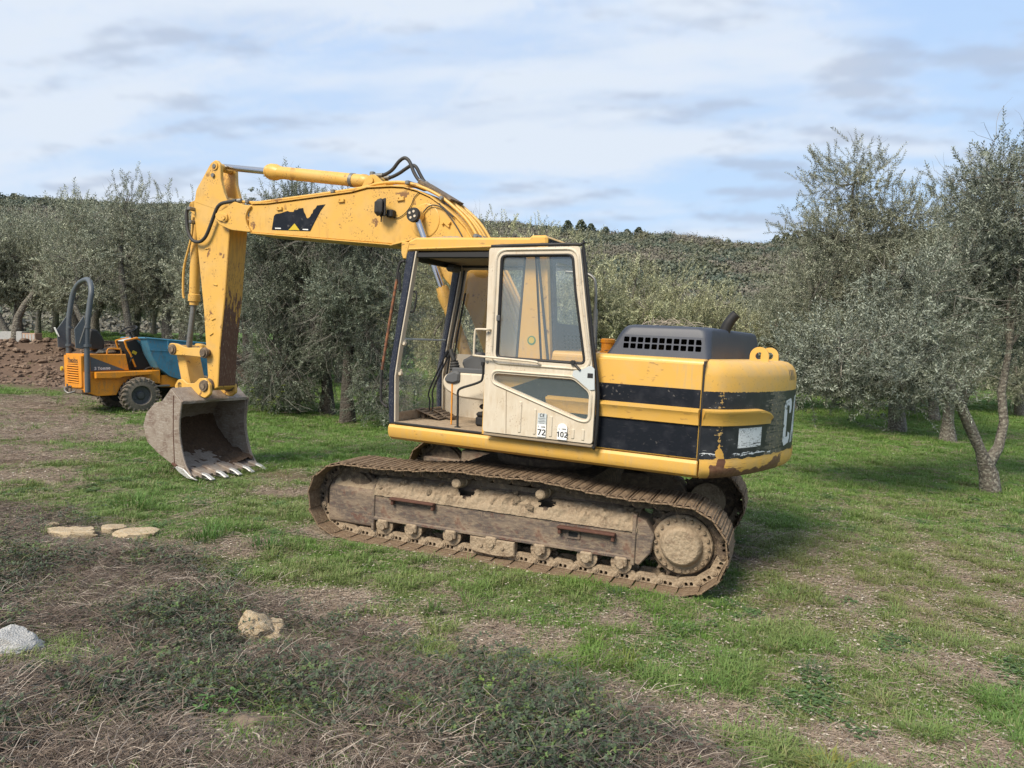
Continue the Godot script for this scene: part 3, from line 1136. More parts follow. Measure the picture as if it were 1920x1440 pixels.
func simple_olive(label: String, group: String, a: Array, s: int, tint: Color, lift := 0.0) -> void:
	var r := RandomNumberGenerator.new()
	r.seed = s
	var x: float = a[0]
	var d: float = a[1]
	var h: float = a[2]
	var w: float = a[3]
	var y := H(x, d)
	var lobes := []
	lobes.append([Vector3(x, y + h * 0.80, -d), Vector3(w * 0.66, h * 0.20, w * 0.66), "thin"])
	for k in 4:
		var an := k * TAU / 4.0 + r.randf_range(-0.5, 0.5)
		lobes.append([Vector3(x + cos(an) * w * 0.52, y + h * r.randf_range(0.48, 0.66), -d + sin(an) * w * 0.52), Vector3(w * 0.62, h * 0.17, w * 0.62)])
	for k in 3:
		var an := k * TAU / 3.0 + r.randf_range(-0.5, 0.5)
		lobes.append([Vector3(x + cos(an) * w * 0.6, y + h * (r.randf_range(0.20, 0.33) + lift), -d + sin(an) * w * 0.6), Vector3(w * 0.62, h * 0.14, w * 0.62)])
	var top := Vector3(x + r.randf_range(-0.2, 0.2), y + h * 0.5, -d)
	var foot := Vector3(x + r.randf_range(-0.5, 0.5), y - 0.05, -d + r.randf_range(-0.3, 0.3))
	olive(label, group, Vector2(foot.x, -foot.z), lobes, [{"pts": limb_path(foot, top, 5, 0.2, r), "r": r.randf_range(0.13, 0.2)}], s, 15.0 if d < 32.0 else 10.0, 1.25 if d < 32.0 else 1.7, 0.2, tint, 60 if d < 32.0 else 0)

const ORDER := ["first", "second", "third", "fourth", "fifth", "sixth", "seventh", "eighth", "ninth", "tenth", "eleventh", "twelfth", "thirteenth", "fourteenth", "fifteenth", "sixteenth"]

func order_of(rows: Array, i: int) -> int:
	# which place a tree takes from left to right as one sees them
	var k := 0
	for q in rows:
		if q[0] / q[1] < rows[i][0] / rows[i][1]:
			k += 1
	return k

func build_trees() -> void:
	for k in 3:
		sprigs.append(sprig_mesh(50 + k, 0.46, 16, 0.076, 0.0105))
	twig_bare = bare_twig_mesh(5)
	var v := func(a: float, b: float, c: float) -> Vector3:
		return Vector3(a, b, c)
	# the forked tree at the right edge, nearest of all
	olive("nearest olive tree, forked lichen-spotted trunk leaning over the grass, low grey branch", "", Vector2(7.80, 11.85), [
		[v.call(5.29, 1.87, -11.2), v.call(1.34, 0.57, 1.2)], [v.call(6.57, 2.32, -11.6), v.call(1.01, 0.80, 1.01)], [v.call(7.95, 3.8, -11.9), v.call(0.95, 1.12, 0.95)],
		[v.call(7.95, 4.55, -12.0), v.call(0.85, 0.85, 0.80), "thin"], [v.call(6.05, 1.40, -11.3), v.call(0.95, 0.40, 0.9)], [v.call(4.90, 1.52, -11.8), v.call(0.80, 0.38, 0.8)], [v.call(8.86, 2.77, -12.2), v.call(1.15, 1.33, 1.15)], [v.call(7.77, 3.05, -12.3), v.call(0.89, 0.80, 0.89)], [v.call(6.45, 2.89, -12.0), v.call(0.70, 0.52, 0.70)]],
		[{"pts": [v.call(7.83, -0.50, -11.85), v.call(7.77, -0.08, -11.85), v.call(7.62, 0.30, -11.85), v.call(7.40, 0.69, -11.8), v.call(7.19, 1.08, -11.75), v.call(6.71, 1.64, -11.6)], "r": 0.135},
		{"pts": [v.call(7.74, 0.05, -11.85), v.call(7.95, 0.35, -11.9), v.call(8.05, 0.75, -11.95), v.call(8.02, 1.25, -12.0), v.call(8.12, 1.98, -12.0)], "r": 0.085}], 11, 36.0, 0.86, 0.5, Color(0.80, 0.85, 0.84), 160)
	olive("tall olive tree with round top rising behind the excavator's tail", "", Vector2(11.0, 21.0), [
		[v.call(9.61, 6.38, -21), v.call(1.3, 1.25, 1.3), "thin"], [v.call(9.9, 1.25, -19.6), v.call(1.7, 0.85, 1.4)], [v.call(8.93, 4.79, -20.5), v.call(1.49, 1.04, 1.49)], [v.call(10.67, 5.2, -21.3), v.call(1.39, 1.24, 1.39)], [v.call(8.34, 3.16, -20.5), v.call(1.64, 1.34, 1.64)],
		[v.call(10.27, 3.17, -20.8), v.call(1.96, 1.51, 1.96)], [v.call(9.33, 1.67, -20.4), v.call(1.78, 1.04, 1.78)], [v.call(11.29, 3.79, -21), v.call(1.22, 1.53, 1.22)]],
		[{"pts": [v.call(11.1, -0.75, -21), v.call(11.0, 0.5, -21), v.call(10.7, 1.6, -21), v.call(10.4, 2.6, -21), v.call(10.1, 3.8, -21)], "r": 0.22}], 12, 20.0, 1.12, 0.35, Color(0.92, 0.92, 0.84), 110)
	olive("olive tree with straight thick trunk, second from the right edge", "", Vector2(11.18, 18.7), [
		[v.call(11.29, 4.94, -18.5), v.call(1.07, 1.21, 1.07)], [v.call(12.15, 5.8, -18.8), v.call(1.3, 1.15, 1.3), "thin"], [v.call(10.57, 3.58, -18.2), v.call(1.19, 1.19, 1.19)], [v.call(12.03, 3.06, -18.4), v.call(1.20, 1.34, 1.20)], [v.call(10.85, 1.9, -18.0), v.call(1.57, 0.8, 1.4)]],
		[{"pts": [v.call(11.18, -0.65, -18.7), v.call(11.16, -0.1, -18.7), v.call(11.18, 0.5, -18.7), v.call(11.25, 1.3, -18.7), v.call(11.35, 2.6, -18.6)], "r": 0.19}], 13, 20.0, 1.08, 0.35, Color(0.92, 0.94, 0.88), 90)
	# two trees behind bucket and boom, crown shade painted into their dark leaf tint
	olive("dark shade-tinted drooping olive tree behind the bucket, left of the twin trunks", "", Vector2(-4.61, 18.15), [
		[v.call(-5.75, 4.45, -18), v.call(1.05, 0.98, 1.05)], [v.call(-4.89, 4.6, -18.2), v.call(1.06, 0.99, 1.06)], [v.call(-5.88, 3.3, -18), v.call(0.98, 1.18, 0.98)], [v.call(-4.97, 3.04, -18), v.call(1.18, 1.18, 1.18)],
		[v.call(-5.69, 1.61, -17.8), v.call(1.03, 1.10, 1.03)], [v.call(-5.75, 0.95, -17.5), v.call(0.95, 0.75, 0.7)], [v.call(-4.85, 1.75, -18.4), v.call(0.93, 0.6, 0.8)], [v.call(-5.23, 5.15, -18), v.call(0.95, 0.6, 0.85), "thin"]],
		[{"pts": [v.call(-4.61, 0.15, -18.15), v.call(-4.58, 0.8, -18.15), v.call(-4.64, 1.5, -18.15), v.call(-4.8, 2.4, -18.1), v.call(-5.1, 3.6, -18.1)], "r": 0.19}], 14, 34.0, 0.95, 0.9, Color(0.60, 0.66, 0.60), 620)
	olive("dark shade-tinted drooping olive tree behind the boom, right one of the twin trunks", "", Vector2(-3.78, 16.81), [
		[v.call(-3.9, 4.57, -16.8), v.call(0.92, 0.79, 0.92)], [v.call(-3.17, 4.08, -16.8), v.call(0.85, 0.85, 0.85)], [v.call(-3.78, 2.98, -16.8), v.call(0.98, 0.98, 0.98)], [v.call(-2.89, 2.73, -16.6), v.call(0.72, 1.08, 0.72)],
		[v.call(-2.95, 1.42, -16.6), v.call(0.66, 0.89, 0.71)], [v.call(-2.80, 0.85, -16.3), v.call(0.62, 0.60, 0.5)], [v.call(-3.9, 2.15, -17.0), v.call(0.85, 0.6, 0.73)]],
		[{"pts": [v.call(-3.78, 0.1, -16.81), v.call(-3.80, 0.8, -16.81), v.call(-3.76, 1.5, -16.81), v.call(-3.65, 2.4, -16.81), v.call(-3.5, 3.4, -16.81)], "r": 0.17}], 15, 34.0, 0.95, 0.9, Color(0.60, 0.66, 0.60), 560)
	# the rows behind
	var left := [[-18.3, 28.0, 4.98, 1.63], [-15.59, 26.5, 5.33, 1.44], [-12.08, 26.0, 5.68, 1.32], [-18.78, 27.0, 4.77, 1.27], [-9.67, 24.0, 6.11, 1.22], [-18.45, 33.0, 6.01, 2.04], [-22.11, 35.0, 6.22, 2.16], [-8.42, 29.0, 6.9, 1.68], [-11.11, 30.0, 6.4, 1.74], [-15.06, 34.0, 6.3, 2.10], [-19.5, 39.0, 5.6, 2.4], [-24.5, 40.0, 5.6, 2.4], [-13.0, 39.0, 5.4, 2.3], [-16.6, 44.0, 5.4, 2.5], [-22.5, 46.0, 5.4, 2.6], [-10.0, 41.0, 5.6, 2.4]]
	for i in left.size():
		simple_olive(ORDER[order_of(left, i)] + " olive tree from the left in the grove behind the orange dumper", "olive trees behind the dumper", left[i], 100 + i, Color(1.05, 1.06, 0.96), 0.14)
	olive("olive tree with bent pale trunk left of the dumper's roll hoop", "", Vector2(-17.8, 27.0), [
		[v.call(-16.9, 5.4, -27), v.call(0.9, 0.8, 0.9), "thin"], [v.call(-17.5, 4.7, -27), v.call(1.0, 0.7, 0.9)], [v.call(-16.4, 4.5, -27), v.call(0.9, 0.7, 0.9)]],
		[{"pts": [v.call(-17.8, 1.4, -26.3), v.call(-17.72, 2.2, -26.3), v.call(-17.62, 2.75, -26.3), v.call(-17.35, 3.2, -26.3), v.call(-17.0, 3.65, -26.3), v.call(-16.9, 4.4, -26.4)], "r": 0.15}], 141, 14.0, 1.2, 0.2, Color(1.05, 1.06, 0.96), 80)
	olive("olive tree with straight leaning trunk at the left edge above the blocks", "", Vector2(-18.1, 26.6), [
		[v.call(-18.6, 4.9, -27), v.call(0.9, 0.7, 0.9), "thin"], [v.call(-18.9, 4.2, -27), v.call(1.0, 0.7, 0.9)]],
		[{"pts": [v.call(-18.0, 1.4, -26.6), v.call(-18.25, 2.2, -26.6), v.call(-18.55, 2.9, -26.6), v.call(-18.8, 3.5, -26.6)], "r": 0.15}], 142, 14.0, 1.2, 0.2, Color(1.05, 1.06, 0.96), 80)
	olive("olive tree with twisted forked trunk behind the dumper's seat", "", Vector2(-13.3, 23.6), [
		[v.call(-14.3, 4.4, -24), v.call(0.9, 0.7, 0.9), "thin"], [v.call(-13.8, 3.7, -24), v.call(1.0, 0.6, 0.9)]],
		[{"pts": [v.call(-13.0, 0.7, -23.6), v.call(-13.1, 1.4, -23.6), v.call(-13.35, 2.0, -23.6), v.call(-13.75, 2.5, -23.6), v.call(-14.0, 3.1, -23.6)], "r": 0.13}], 143, 12.0, 1.2, 0.2, Color(1.05, 1.06, 0.96), 60)
	# a slim leaning trunk stands free above the dumper's seat
	olive("olive tree with slim pale trunk leaning up behind the dumper's steering wheel", "", Vector2(-12.67, 25.0), [
		[v.call(-12.98, 6.3, -25), v.call(0.8, 0.75, 0.8)], [v.call(-13.3, 5.2, -25), v.call(0.9, 0.8, 0.9)], [v.call(-12.4, 4.6, -25), v.call(0.9, 0.8, 0.9)], [v.call(-13.0, 3.6, -25.6), v.call(1.0, 0.7, 0.8)]],
		[{"pts": [v.call(-12.6, 0.55, -24.6), v.call(-12.68, 1.5, -24.6), v.call(-12.82, 2.6, -24.6), v.call(-13.0, 3.6, -24.7), v.call(-13.1, 4.7, -24.8)], "r": 0.17}], 140, 14.0, 1.25, 0.2, Color(0.95, 0.97, 0.90), 80)
	var mid := [[-0.5, 23.0, 6.14, 1.35], [0.98, 27.0, 6.5, 1.4], [2.35, 24.0, 5.7, 1.35], [4.18, 25.0, 5.2, 1.45], [5.98, 27.0, 5.1, 1.55], [7.83, 28.0, 4.5, 1.6], [9.79, 29.0, 3.9, 1.65], [-2.27, 26.0, 6.3, 1.4], [-4.21, 29.0, 6.5, 1.58], [-6.4, 28.0, 6.6, 1.53]]
	for i in mid.size():
		simple_olive(ORDER[order_of(mid, i)] + " sunlit-tinted olive tree from the left in the row behind the cab and boom", "olive trees behind the cab", mid[i], 200 + i, Color(1.38, 1.34, 1.02))  # raised yellowish tint paints sunlight into these leaves
	var right := [[10.59, 27.0, 5.9, 1.57], [15.37, 29.0, 7.0, 1.79], [18.91, 31.0, 7.4, 1.91], [20.48, 30.0, 7.8, 1.85], [9.14, 37.0, 4.5, 2.15], [5.24, 38.0, 5.2, 2.35], [1.83, 36.0, 5.8, 2.22], [13.52, 38.0, 4.8, 2.35], [17.2, 37.0, 6.0, 2.42], [23.5, 34.0, 7.2, 2.1], [14.2, 25.5, 6.0, 1.6]]
	for i in right.size():
		simple_olive(ORDER[order_of(right, i)] + " olive tree from the left in the back rows at the right", "olive trees in the back rows", right[i], 300 + i, Color(1.0, 1.0, 0.90))

# ---------------------------------------------------------------- grass and ground cover
func blade(b: MB, p: Vector3, dir: Vector3, l: float, w: float, bend: float, c: Color, r: RandomNumberGenerator) -> void:
	var side := dir.cross(Vector3.UP)
	if side.length() < 0.05:
		side = Vector3.RIGHT
	side = side.normalized() * w * 0.5
	var flat := Vector3(dir.x, 0, dir.z)
	var m := p + dir * l * 0.55
	var tip := p + dir * l * 0.85 + flat.normalized() * l * bend - Vector3(0, l * bend * 0.35, 0)
	b.paint = c * r.randf_range(0.8, 1.1)
	b.tri(p - side, p + side, m + side * 0.8)
	b.tri(p - side, m + side * 0.8, m - side * 0.8)
	b.paint = c * r.randf_range(0.95, 1.2)
	b.tri(m - side * 0.8, m + side * 0.8, tip)

func tuft_mesh(s: int, n: int, lo: float, hi: float, wide: float, spread: float, lean: float) -> ArrayMesh:
	var r := RandomNumberGenerator.new()
	r.seed = s
	var b := colored()
	for k in n:
		var a := r.randf() * TAU
		var q := sqrt(r.randf()) * spread
		var p := Vector3(cos(a) * q, -0.01, sin(a) * q)
		var dir := Vector3(cos(a) * lean * r.randf() + r.randfn() * 0.2, 1.0, sin(a) * lean * r.randf() + r.randfn() * 0.2).normalized()
		var g := r.randf_range(0.75, 1.25)
		var c := Color(g, g, g)
		if r.randf() < 0.12:
			c = Color(1.9, 1.45, 1.7)
		blade(b, p, dir, r.randf_range(lo, hi), wide * r.randf_range(0.7, 1.2), r.randf_range(0.1, 0.6), c, r)
	return b.mesh(0.0)

func flat_leaf(b: MB, p: Vector3, dir: Vector3, nrm: Vector3, l: float, w: float) -> void:
	# a pointed oval leaf of four faces, folded a little along its midrib
	var side := nrm.cross(dir).normalized() * w * 0.5
	var up := nrm * w * 0.16
	var a := p + dir * l * 0.35 + side + up
	var c := p + dir * l * 0.35 - side + up
	var m := p + dir * l * 0.55
	var t := p + dir * l
	b.tri(p, m, a)
	b.tri(m, t, a)
	b.tri(p, c, m)
	b.tri(m, c, t)

func clover_mesh(s: int) -> ArrayMesh:
	var r := RandomNumberGenerator.new()
	r.seed = s
	var b := colored()
	for k in 16:
		var a := r.randf() * TAU
		var q := sqrt(r.randf()) * 0.07
		var p := Vector3(cos(a) * q, r.randf_range(0.005, 0.03), sin(a) * q)
		var g := r.randf_range(0.7, 1.3)
		b.paint = Color(g, g, g)
		for j in 3:
			var an := a + j * TAU / 3.0
			flat_leaf(b, p, Vector3(cos(an), r.randf_range(0.0, 0.4), sin(an)).normalized(), Vector3.UP, r.randf_range(0.010, 0.018), 0.013)
	return b.mesh(0.0)

func straw_mesh(s: int, n: int, lo: float, hi: float, thick: float, reach: float) -> ArrayMesh:
	var r := RandomNumberGenerator.new()
	r.seed = s
	var b := colored()
	for k in n:
		var p := Vector3(r.randf_range(-reach, reach), r.randf_range(0.004, 0.02), r.randf_range(-reach, reach))
		var a := r.randf() * TAU
		var dir := Vector3(cos(a), r.randf_range(-0.08, 0.22), sin(a)).normalized()
		var l := r.randf_range(lo, hi)
		var g := r.randf_range(0.55, 1.3)
		b.paint = Color(g, g, g)
		var bend := Vector3(r.randfn(), 0.2, r.randfn()) * l * 0.10
		b.tube([p, p + dir * l * 0.5 + bend, p + dir * l], [thick, thick, thick * 0.6], 3, false)
	return b.mesh(0.0)

func litter_mesh(s: int) -> ArrayMesh:
	var r := RandomNumberGenerator.new()
	r.seed = s
	var b := colored()
	for k in 7:
		var p := Vector3(r.randf_range(-0.1, 0.1), r.randf_range(0.006, 0.022), r.randf_range(-0.1, 0.1))
		var a := r.randf() * TAU
		var dir := Vector3(cos(a), r.randf_range(-0.25, 0.25), sin(a)).normalized()
		var g := r.randf_range(0.6, 1.35)
		b.paint = Color(g, g * 0.98, g * 0.95)
		flat_leaf(b, p, dir, (Vector3.UP + Vector3(r.randfn(), 0, r.randfn()) * 0.35).normalized(), r.randf_range(0.018, 0.036), r.randf_range(0.006, 0.014))
	return b.mesh(0.0)

func bramble_mesh(s: int) -> ArrayMesh:
	# an arching cane with leaves of three leaflets
	var r := RandomNumberGenerator.new()
	r.seed = s
	var b := colored()
	var pts := []
	var a0 := r.randf() * TAU
	var flat := Vector3(cos(a0), 0, sin(a0))
	var L := 0.55
	for k in 7:
		var t := k / 6.0
		pts.append(flat * L * t + Vector3(r.randfn() * 0.015, 0.03 + 0.11 * sin(t * PI) + r.randfn() * 0.008, r.randfn() * 0.015))
	b.paint = Color(1.35, 0.95, 0.95)
	b.tube(pts, 0.0028, 3, false)
	for k in range(1, 7):
		for rep in 2:
			var p: Vector3 = pts[k]
			var a := r.randf() * TAU
			var stalk := Vector3(cos(a), r.randf_range(0.1, 0.7), sin(a)).normalized()
			var q := p + stalk * r.randf_range(0.02, 0.045)
			var g := r.randf_range(0.65, 1.3)
			b.paint = Color(0.62 * g, 1.0 * g, 0.60 * g)
			var nrm := (Vector3.UP + Vector3(r.randfn(), 0, r.randfn()) * 0.45).normalized()
			var fw := (stalk - nrm * stalk.dot(nrm)).normalized()
			for j in 3:
				var an := (j - 1) * 1.15
				flat_leaf(b, q, fw.rotated(nrm, an), nrm, r.randf_range(0.018, 0.030), r.randf_range(0.015, 0.022))
	return b.mesh(0.0)

func in_track(x: float, d: float, grow: float) -> bool:
	# true on the ground that the two tracks cover
	var p := Vector2(x - 0.334, d - 8.0)
	var f := Vector2(-0.934, 0.358)
	var l := Vector2(-0.358, -0.934)
	var a := absf(p.dot(f))
	var b := absf(p.dot(l))
	return a < 1.95 + grow and b > 0.74 - grow and b < 1.36 + grow

func under_machine(x: float, d: float) -> bool:
	var p := Vector2(x - 0.334, d - 8.0)
	return absf(p.dot(Vector2(-0.934, 0.358))) < 2.0 and absf(p.dot(Vector2(-0.358, -0.934))) < 1.3

const ROCKS := [[-1.73, 5.0, 0.10], [-4.26, 7.03, 0.30], [-4.0, 7.25, 0.2], [-3.68, 7.10, 0.26], [-3.02, 4.42, 0.30], [-1.30, 3.62, 0.2], [0.39, 4.21, 0.10], [-0.15, 4.0, 0.08], [-1.52, 3.68, 0.08]]

func near_stone(x: float, d: float) -> bool:
	# keeps sprawling stems off the stones and off what stands just in front of them
	for q in ROCKS:
		if absf(x - q[0]) < q[2] + 0.10 and d < q[1] + q[2] and d > q[1] - q[2] - 0.22:
			return true
	return false

func build_grass() -> void:
	var r := RandomNumberGenerator.new()
	r.seed = 99
	var kinds := {"short": [], "lush": [], "clover": []}
	var tints := {"short": PackedColorArray(), "lush": PackedColorArray(), "clover": PackedColorArray()}
	for k in 255000:
		var d := 2.7 * pow(48.0 / 2.7, r.randf())
		var x := r.randf_range(-1.0, 1.0) * (d * 0.82 + 1.1)
		if in_track(x, d, 0.03):
			continue
		var br := bramble_at(x, d)
		var st := straw_at(x, d)
		var so := soil_at(x, d) if d > 9.0 else 0.0
		var keep := (1.0 - 0.74 * br) * (1.0 - 0.90 * st) * (1.0 - 0.97 * so) * (1.0 - 0.15 * brown_at(x, d))
		if under_machine(x, d):
			keep *= 0.35
		if r.randf() > keep:
			continue
		var lu := lush_at(x, d)
		var y := H(x, d)
		var far := 1.0 + maxf(0.0, d - 7.0) * 0.055
		var patch := n_b.get_noise_2d(x * 1.7 + 5.0, d * 1.7)
		var kind := "short"
		var s := r.randf_range(0.6, 1.1)
		if patch > 0.20 and r.randf() < 0.5:
			kind = "lush"
			s = r.randf_range(0.55, 1.15)
		elif patch < -0.38 and d < 14.0 and r.randf() < 0.14:
			kind = "clover"
			s = r.randf_range(0.8, 1.4)
		elif lu > 0.5 and r.randf() < 0.35 * lu:
			kind = "lush"
			s = r.randf_range(0.45, 0.9)
		s *= far
		var b := Basis(Vector3.UP, r.randf() * TAU).scaled(Vector3(s, s * r.randf_range(0.7, 1.2) / sqrt(far), s))
		kinds[kind].append(Transform3D(b, Vector3(x, y, -d)))
		var t := clampf(0.5 + 0.6 * n_a.get_noise_2d(x * 2.2, d * 2.2 + 60.0) + r.randf_range(-0.3, 0.3), 0.0, 1.0)
		var c := Color(0.225, 0.270, 0.092).lerp(Color(0.125, 0.240, 0.050), t)
		if lu > 0.5:
			c = c.lerp(Color(0.130, 0.245, 0.036), 0.6)
		if r.randf() < 0.10:
			c = c.lerp(Color(0.36, 0.31, 0.18), 0.7)
		if kind == "clover":
			c = Color(0.095, 0.165, 0.055) * r.randf_range(0.75, 1.25)
		if brown_at(x, d) > 0.5:
			c = c.lerp(Color(0.20, 0.20, 0.07), 0.5)
		tints[kind].append(c)
	tag(many(self, "grass", tuft_mesh(1, 11, 0.025, 0.065, 0.0055, 0.055, 0.8), M.grass, kinds.short, tints.short), "short worn grass covering the ground round the excavator", "grass")
	tag(many(self, "tufted_grass", tuft_mesh(2, 15, 0.06, 0.14, 0.0062, 0.05, 0.6), M.grass, kinds.lush, tints.lush), "longer bright green grass in tufts and under the trees", "grass")
	tag(many(self, "clover", clover_mesh(3), M.grass, kinds.clover, tints.clover), "low clover patches between the grass in front of the excavator", "clover")
	# straw, fallen leaves
	var xs := []
	var cs := PackedColorArray()
	var xl := []
	var cl := PackedColorArray()
	for k in 70000:
		var d := 2.7 * pow(22.0 / 2.7, r.randf())
		var x := r.randf_range(-1.0, 1.0) * (d * 0.76 + 0.9)
		if in_track(x, d, 0.05):
			continue
		var dry := clampf(straw_at(x, d) + 0.75 * bramble_at(x, d) + 0.35 * brown_at(x, d) + 0.10, 0.0, 1.0)
		if r.randf() > dry:
			continue
		var at := Vector3(x, H(x, d), -d)
		var s := r.randf_range(0.7, 1.3) * (1.0 + maxf(0.0, d - 7.0) * 0.05)
		var b := Basis(Vector3.UP, r.randf() * TAU).scaled(Vector3.ONE * s)
		if r.randf() < 0.72:
			xs.append(Transform3D(b, at))
			var t := r.randf()
			cs.append(Color(0.42, 0.345, 0.27).lerp(Color(0.23, 0.17, 0.135), t) if bramble_at(x, d) < 0.5 else Color(0.33, 0.27, 0.225).lerp(Color(0.14, 0.108, 0.094), t))
		else:
			xl.append(Transform3D(b, at))
			var t2 := r.randf()
			cl.append(Color(0.56, 0.51, 0.45).lerp(Color(0.24, 0.17, 0.11), t2))
	for k in 2600:
		# pale fallen olive leaves also lie on the worn grass
		var d := r.randf_range(3.2, 11.0)
		var x := r.randf_range(-0.5, 1.0) * (d * 0.76 + 0.9)
		if in_track(x, d, 0.05):
			continue
		xl.append(Transform3D(Basis(Vector3.UP, r.randf() * TAU).scaled(Vector3.ONE * r.randf_range(0.7, 1.2)), Vector3(x, H(x, d) + 0.015, -d)))
		cl.append(Color(0.42, 0.38, 0.32) * r.randf_range(0.6, 1.1))
	tag(many(self, "dry_straw", straw_mesh(4, 10, 0.05, 0.14, 0.0016, 0.07), M.dry, xs, cs), "dry straw and chipped stalks lying on the bare patches", "straw")
	tag(many(self, "fallen_leaves", litter_mesh(6), M.dry, xl, cl), "pale fallen olive leaves scattered over the ground", "leaves")
	# brambles and dead twigs
	var xb := []
	var cb := PackedColorArray()
	var xt := []
	var ct := PackedColorArray()
	for k in 46000:
		var d := 2.5 * pow(9.5 / 2.5, r.randf())
		var x := r.randf_range(-1.0, 0.35) * (d * 0.80 + 0.9)
		var br := bramble_at(x, d)
		if br < 0.35 or r.randf() > br:
			continue
		var leafy := smoothstep(0.02, 0.30, n_b.get_noise_2d(x * 1.1 + 20.0, d * 1.1 + 3.0) + 0.12 * smoothstep(5.5, 3.5, d))
		var at := Vector3(x, H(x, d), -d)
		if near_stone(x, d):
			continue
		if r.randf() < 0.50 * leafy:
			var s := r.randf_range(0.42, 0.85)
			xb.append(Transform3D(Basis.from_euler(Vector3(r.randfn() * 0.15, r.randf() * TAU, r.randfn() * 0.15)).scaled(Vector3(s, s * r.randf_range(0.5, 1.1), s)), at))
			var g := r.randf_range(0.7, 1.25)
			var t := r.randf()
			cb.append(Color(0.112, 0.105, 0.090) * g if t < 0.80 else Color(0.17, 0.18, 0.08) * g)
		elif r.randf() < 0.45:
			var s2 := r.randf_range(0.6, 1.4)
			xt.append(Transform3D(Basis.from_euler(Vector3(r.randfn() * 0.25 + (1.2 if r.randf() < 0.015 else 0.0), r.randf() * TAU, r.randfn() * 0.25)).scaled(Vector3(s2, s2, s2)), at + Vector3(0, 0.02, 0)))
			ct.append(Color(0.240, 0.190, 0.150).lerp(Color(0.105, 0.076, 0.062), r.randf()) if r.randf() < 0.86 else Color(0.42, 0.36, 0.30))
	tag(many(self, "brambles", bramble_mesh(7), M.leaf, xb, cb), "dark green brambles sprawling over the near bank", "brambles")
	tag(many(self, "dead_twigs", straw_mesh(8, 11, 0.05, 0.19, 0.0014, 0.12), M.dry, xt, ct), "tangle of dead brown stems among the brambles", "twigs")

func build_small_plants() -> void:
	# plants that can be picked out one by one
	var lists := [
		["grass_tussock", "large dark green grass tussock beside the brambles in front", 0.39, 4.21, 0.30, 0.0065, 90, 0.06, 1.0, Color(0.060, 0.120, 0.034)],
		["grass_tussock", "bluish green grass tuft on the straw at right front", 2.0, 4.75, 0.16, 0.005, 80, 0.08, 0.9, Color(0.075, 0.125, 0.060)],
		["grass_tussock", "dense green tuft against the sprocket end of the near track", 0.90, 6.06, 0.15, 0.005, 70, 0.07, 0.9, Color(0.058, 0.105, 0.045)],
		["grass_tussock", "yellowish grass tuft in the lower right corner", 1.62, 3.62, 0.20, 0.008, 60, 0.10, 0.9, Color(0.22, 0.22, 0.045)],
		["grass_tussock", "bright green grass tuft between rock and near track", -0.62, 5.45, 0.22, 0.006, 80, 0.07, 0.9, Color(0.085, 0.150, 0.032)],
		["grass_tussock", "fresh green clump beside the three flat stones", -3.0, 7.05, 0.26, 0.007, 120, 0.16, 0.8, Color(0.070, 0.160, 0.026)],
		["grass_tussock", "fresh green clump before the idler end of the near track", -2.35, 6.9, 0.24, 0.007, 110, 0.14, 0.8, Color(0.068, 0.150, 0.028)],
		["grass_tussock", "tall green clump behind the three flat stones", -4.3, 8.2, 0.25, 0.008, 120, 0.22, 0.7, Color(0.085, 0.185, 0.026)],
		["grass_tussock", "yellow-green grass clump near the middle of the foreground", 0.75, 4.75, 0.20, 0.008, 60, 0.09, 0.8, Color(0.15, 0.20, 0.035)],
		["grass_tussock", "thin green tuft rising from the bramble tangle, bottom left", -0.95, 3.72, 0.18, 0.006, 24, 0.04, 0.7, Color(0.11, 0.20, 0.035)]]
	for i in lists.size():
		var a: Array = lists[i]
		var t := thing(a[0], a[1], "grass tuft", Vector3(a[2], H(a[2], a[3]), -a[3]))
		part(t, "blades", tuft_mesh(500 + i, a[6], a[4] * 0.45, a[4], a[5], a[7], a[8]), tinted(M.grass, a[9]))
	# leafy weeds
	weed("young_shrub", "yellow-green young shrub growing beside the bucket under the dark olive", -5.35, 15.6, 260, 0.85, Color(0.22, 0.26, 0.06), 702)
	weed("broad_leaf_weed", "light green weed with lobed leaves in the brambles", -0.15, 4.0, 26, 0.10, Color(0.16, 0.25, 0.045), 700)
	weed("broad_leaf_weed", "small upright green weed beside the half-buried stone", -1.52, 3.68, 30, 0.14, Color(0.085, 0.19, 0.045), 701)

func tinted(m: StandardMaterial3D, c: Color) -> StandardMaterial3D:
	var k: StandardMaterial3D = m.duplicate()
	k.albedo_color = c.linear_to_srgb()
	return k

func weed(called: String, label: String, x: float, d: float, n: int, high: float, c: Color, s: int) -> void:
	var t := thing(called, label, "weed", Vector3(x, H(x, d), -d))
	var r := RandomNumberGenerator.new()
	r.seed = s
	var stems := colored()
	var leaves := colored()
	for k in 7:
		var a := r.randf() * TAU
		var tip := Vector3(cos(a) * high * r.randf_range(0.2, 0.8), high * r.randf_range(0.5, 1.0), sin(a) * high * r.randf_range(0.2, 0.8))
		stems.paint = Color(1, 1, 1)
		stems.tube([Vector3.ZERO, tip * 0.5 + Vector3(0, high * 0.1, 0), tip], 0.002, 4)
		for j in n / 6:
			var an := r.randf() * TAU
			var g := r.randf_range(0.8, 1.3)
			leaves.paint = Color(g, g, g)
			flat_leaf(leaves, tip + Vector3(r.randfn(), r.randfn() * 0.4, r.randfn()) * 0.012, Vector3(cos(an), 0.2, sin(an)).normalized(), (Vector3.UP + Vector3(r.randfn(), 0, r.randfn()) * 0.3).normalized(), r.randf_range(0.025, 0.045), r.randf_range(0.016, 0.026))
	part(t, "stem", stems, tinted(M.grass, c * 0.8))
	part(t, "leaves", leaves, tinted(M.grass, c))

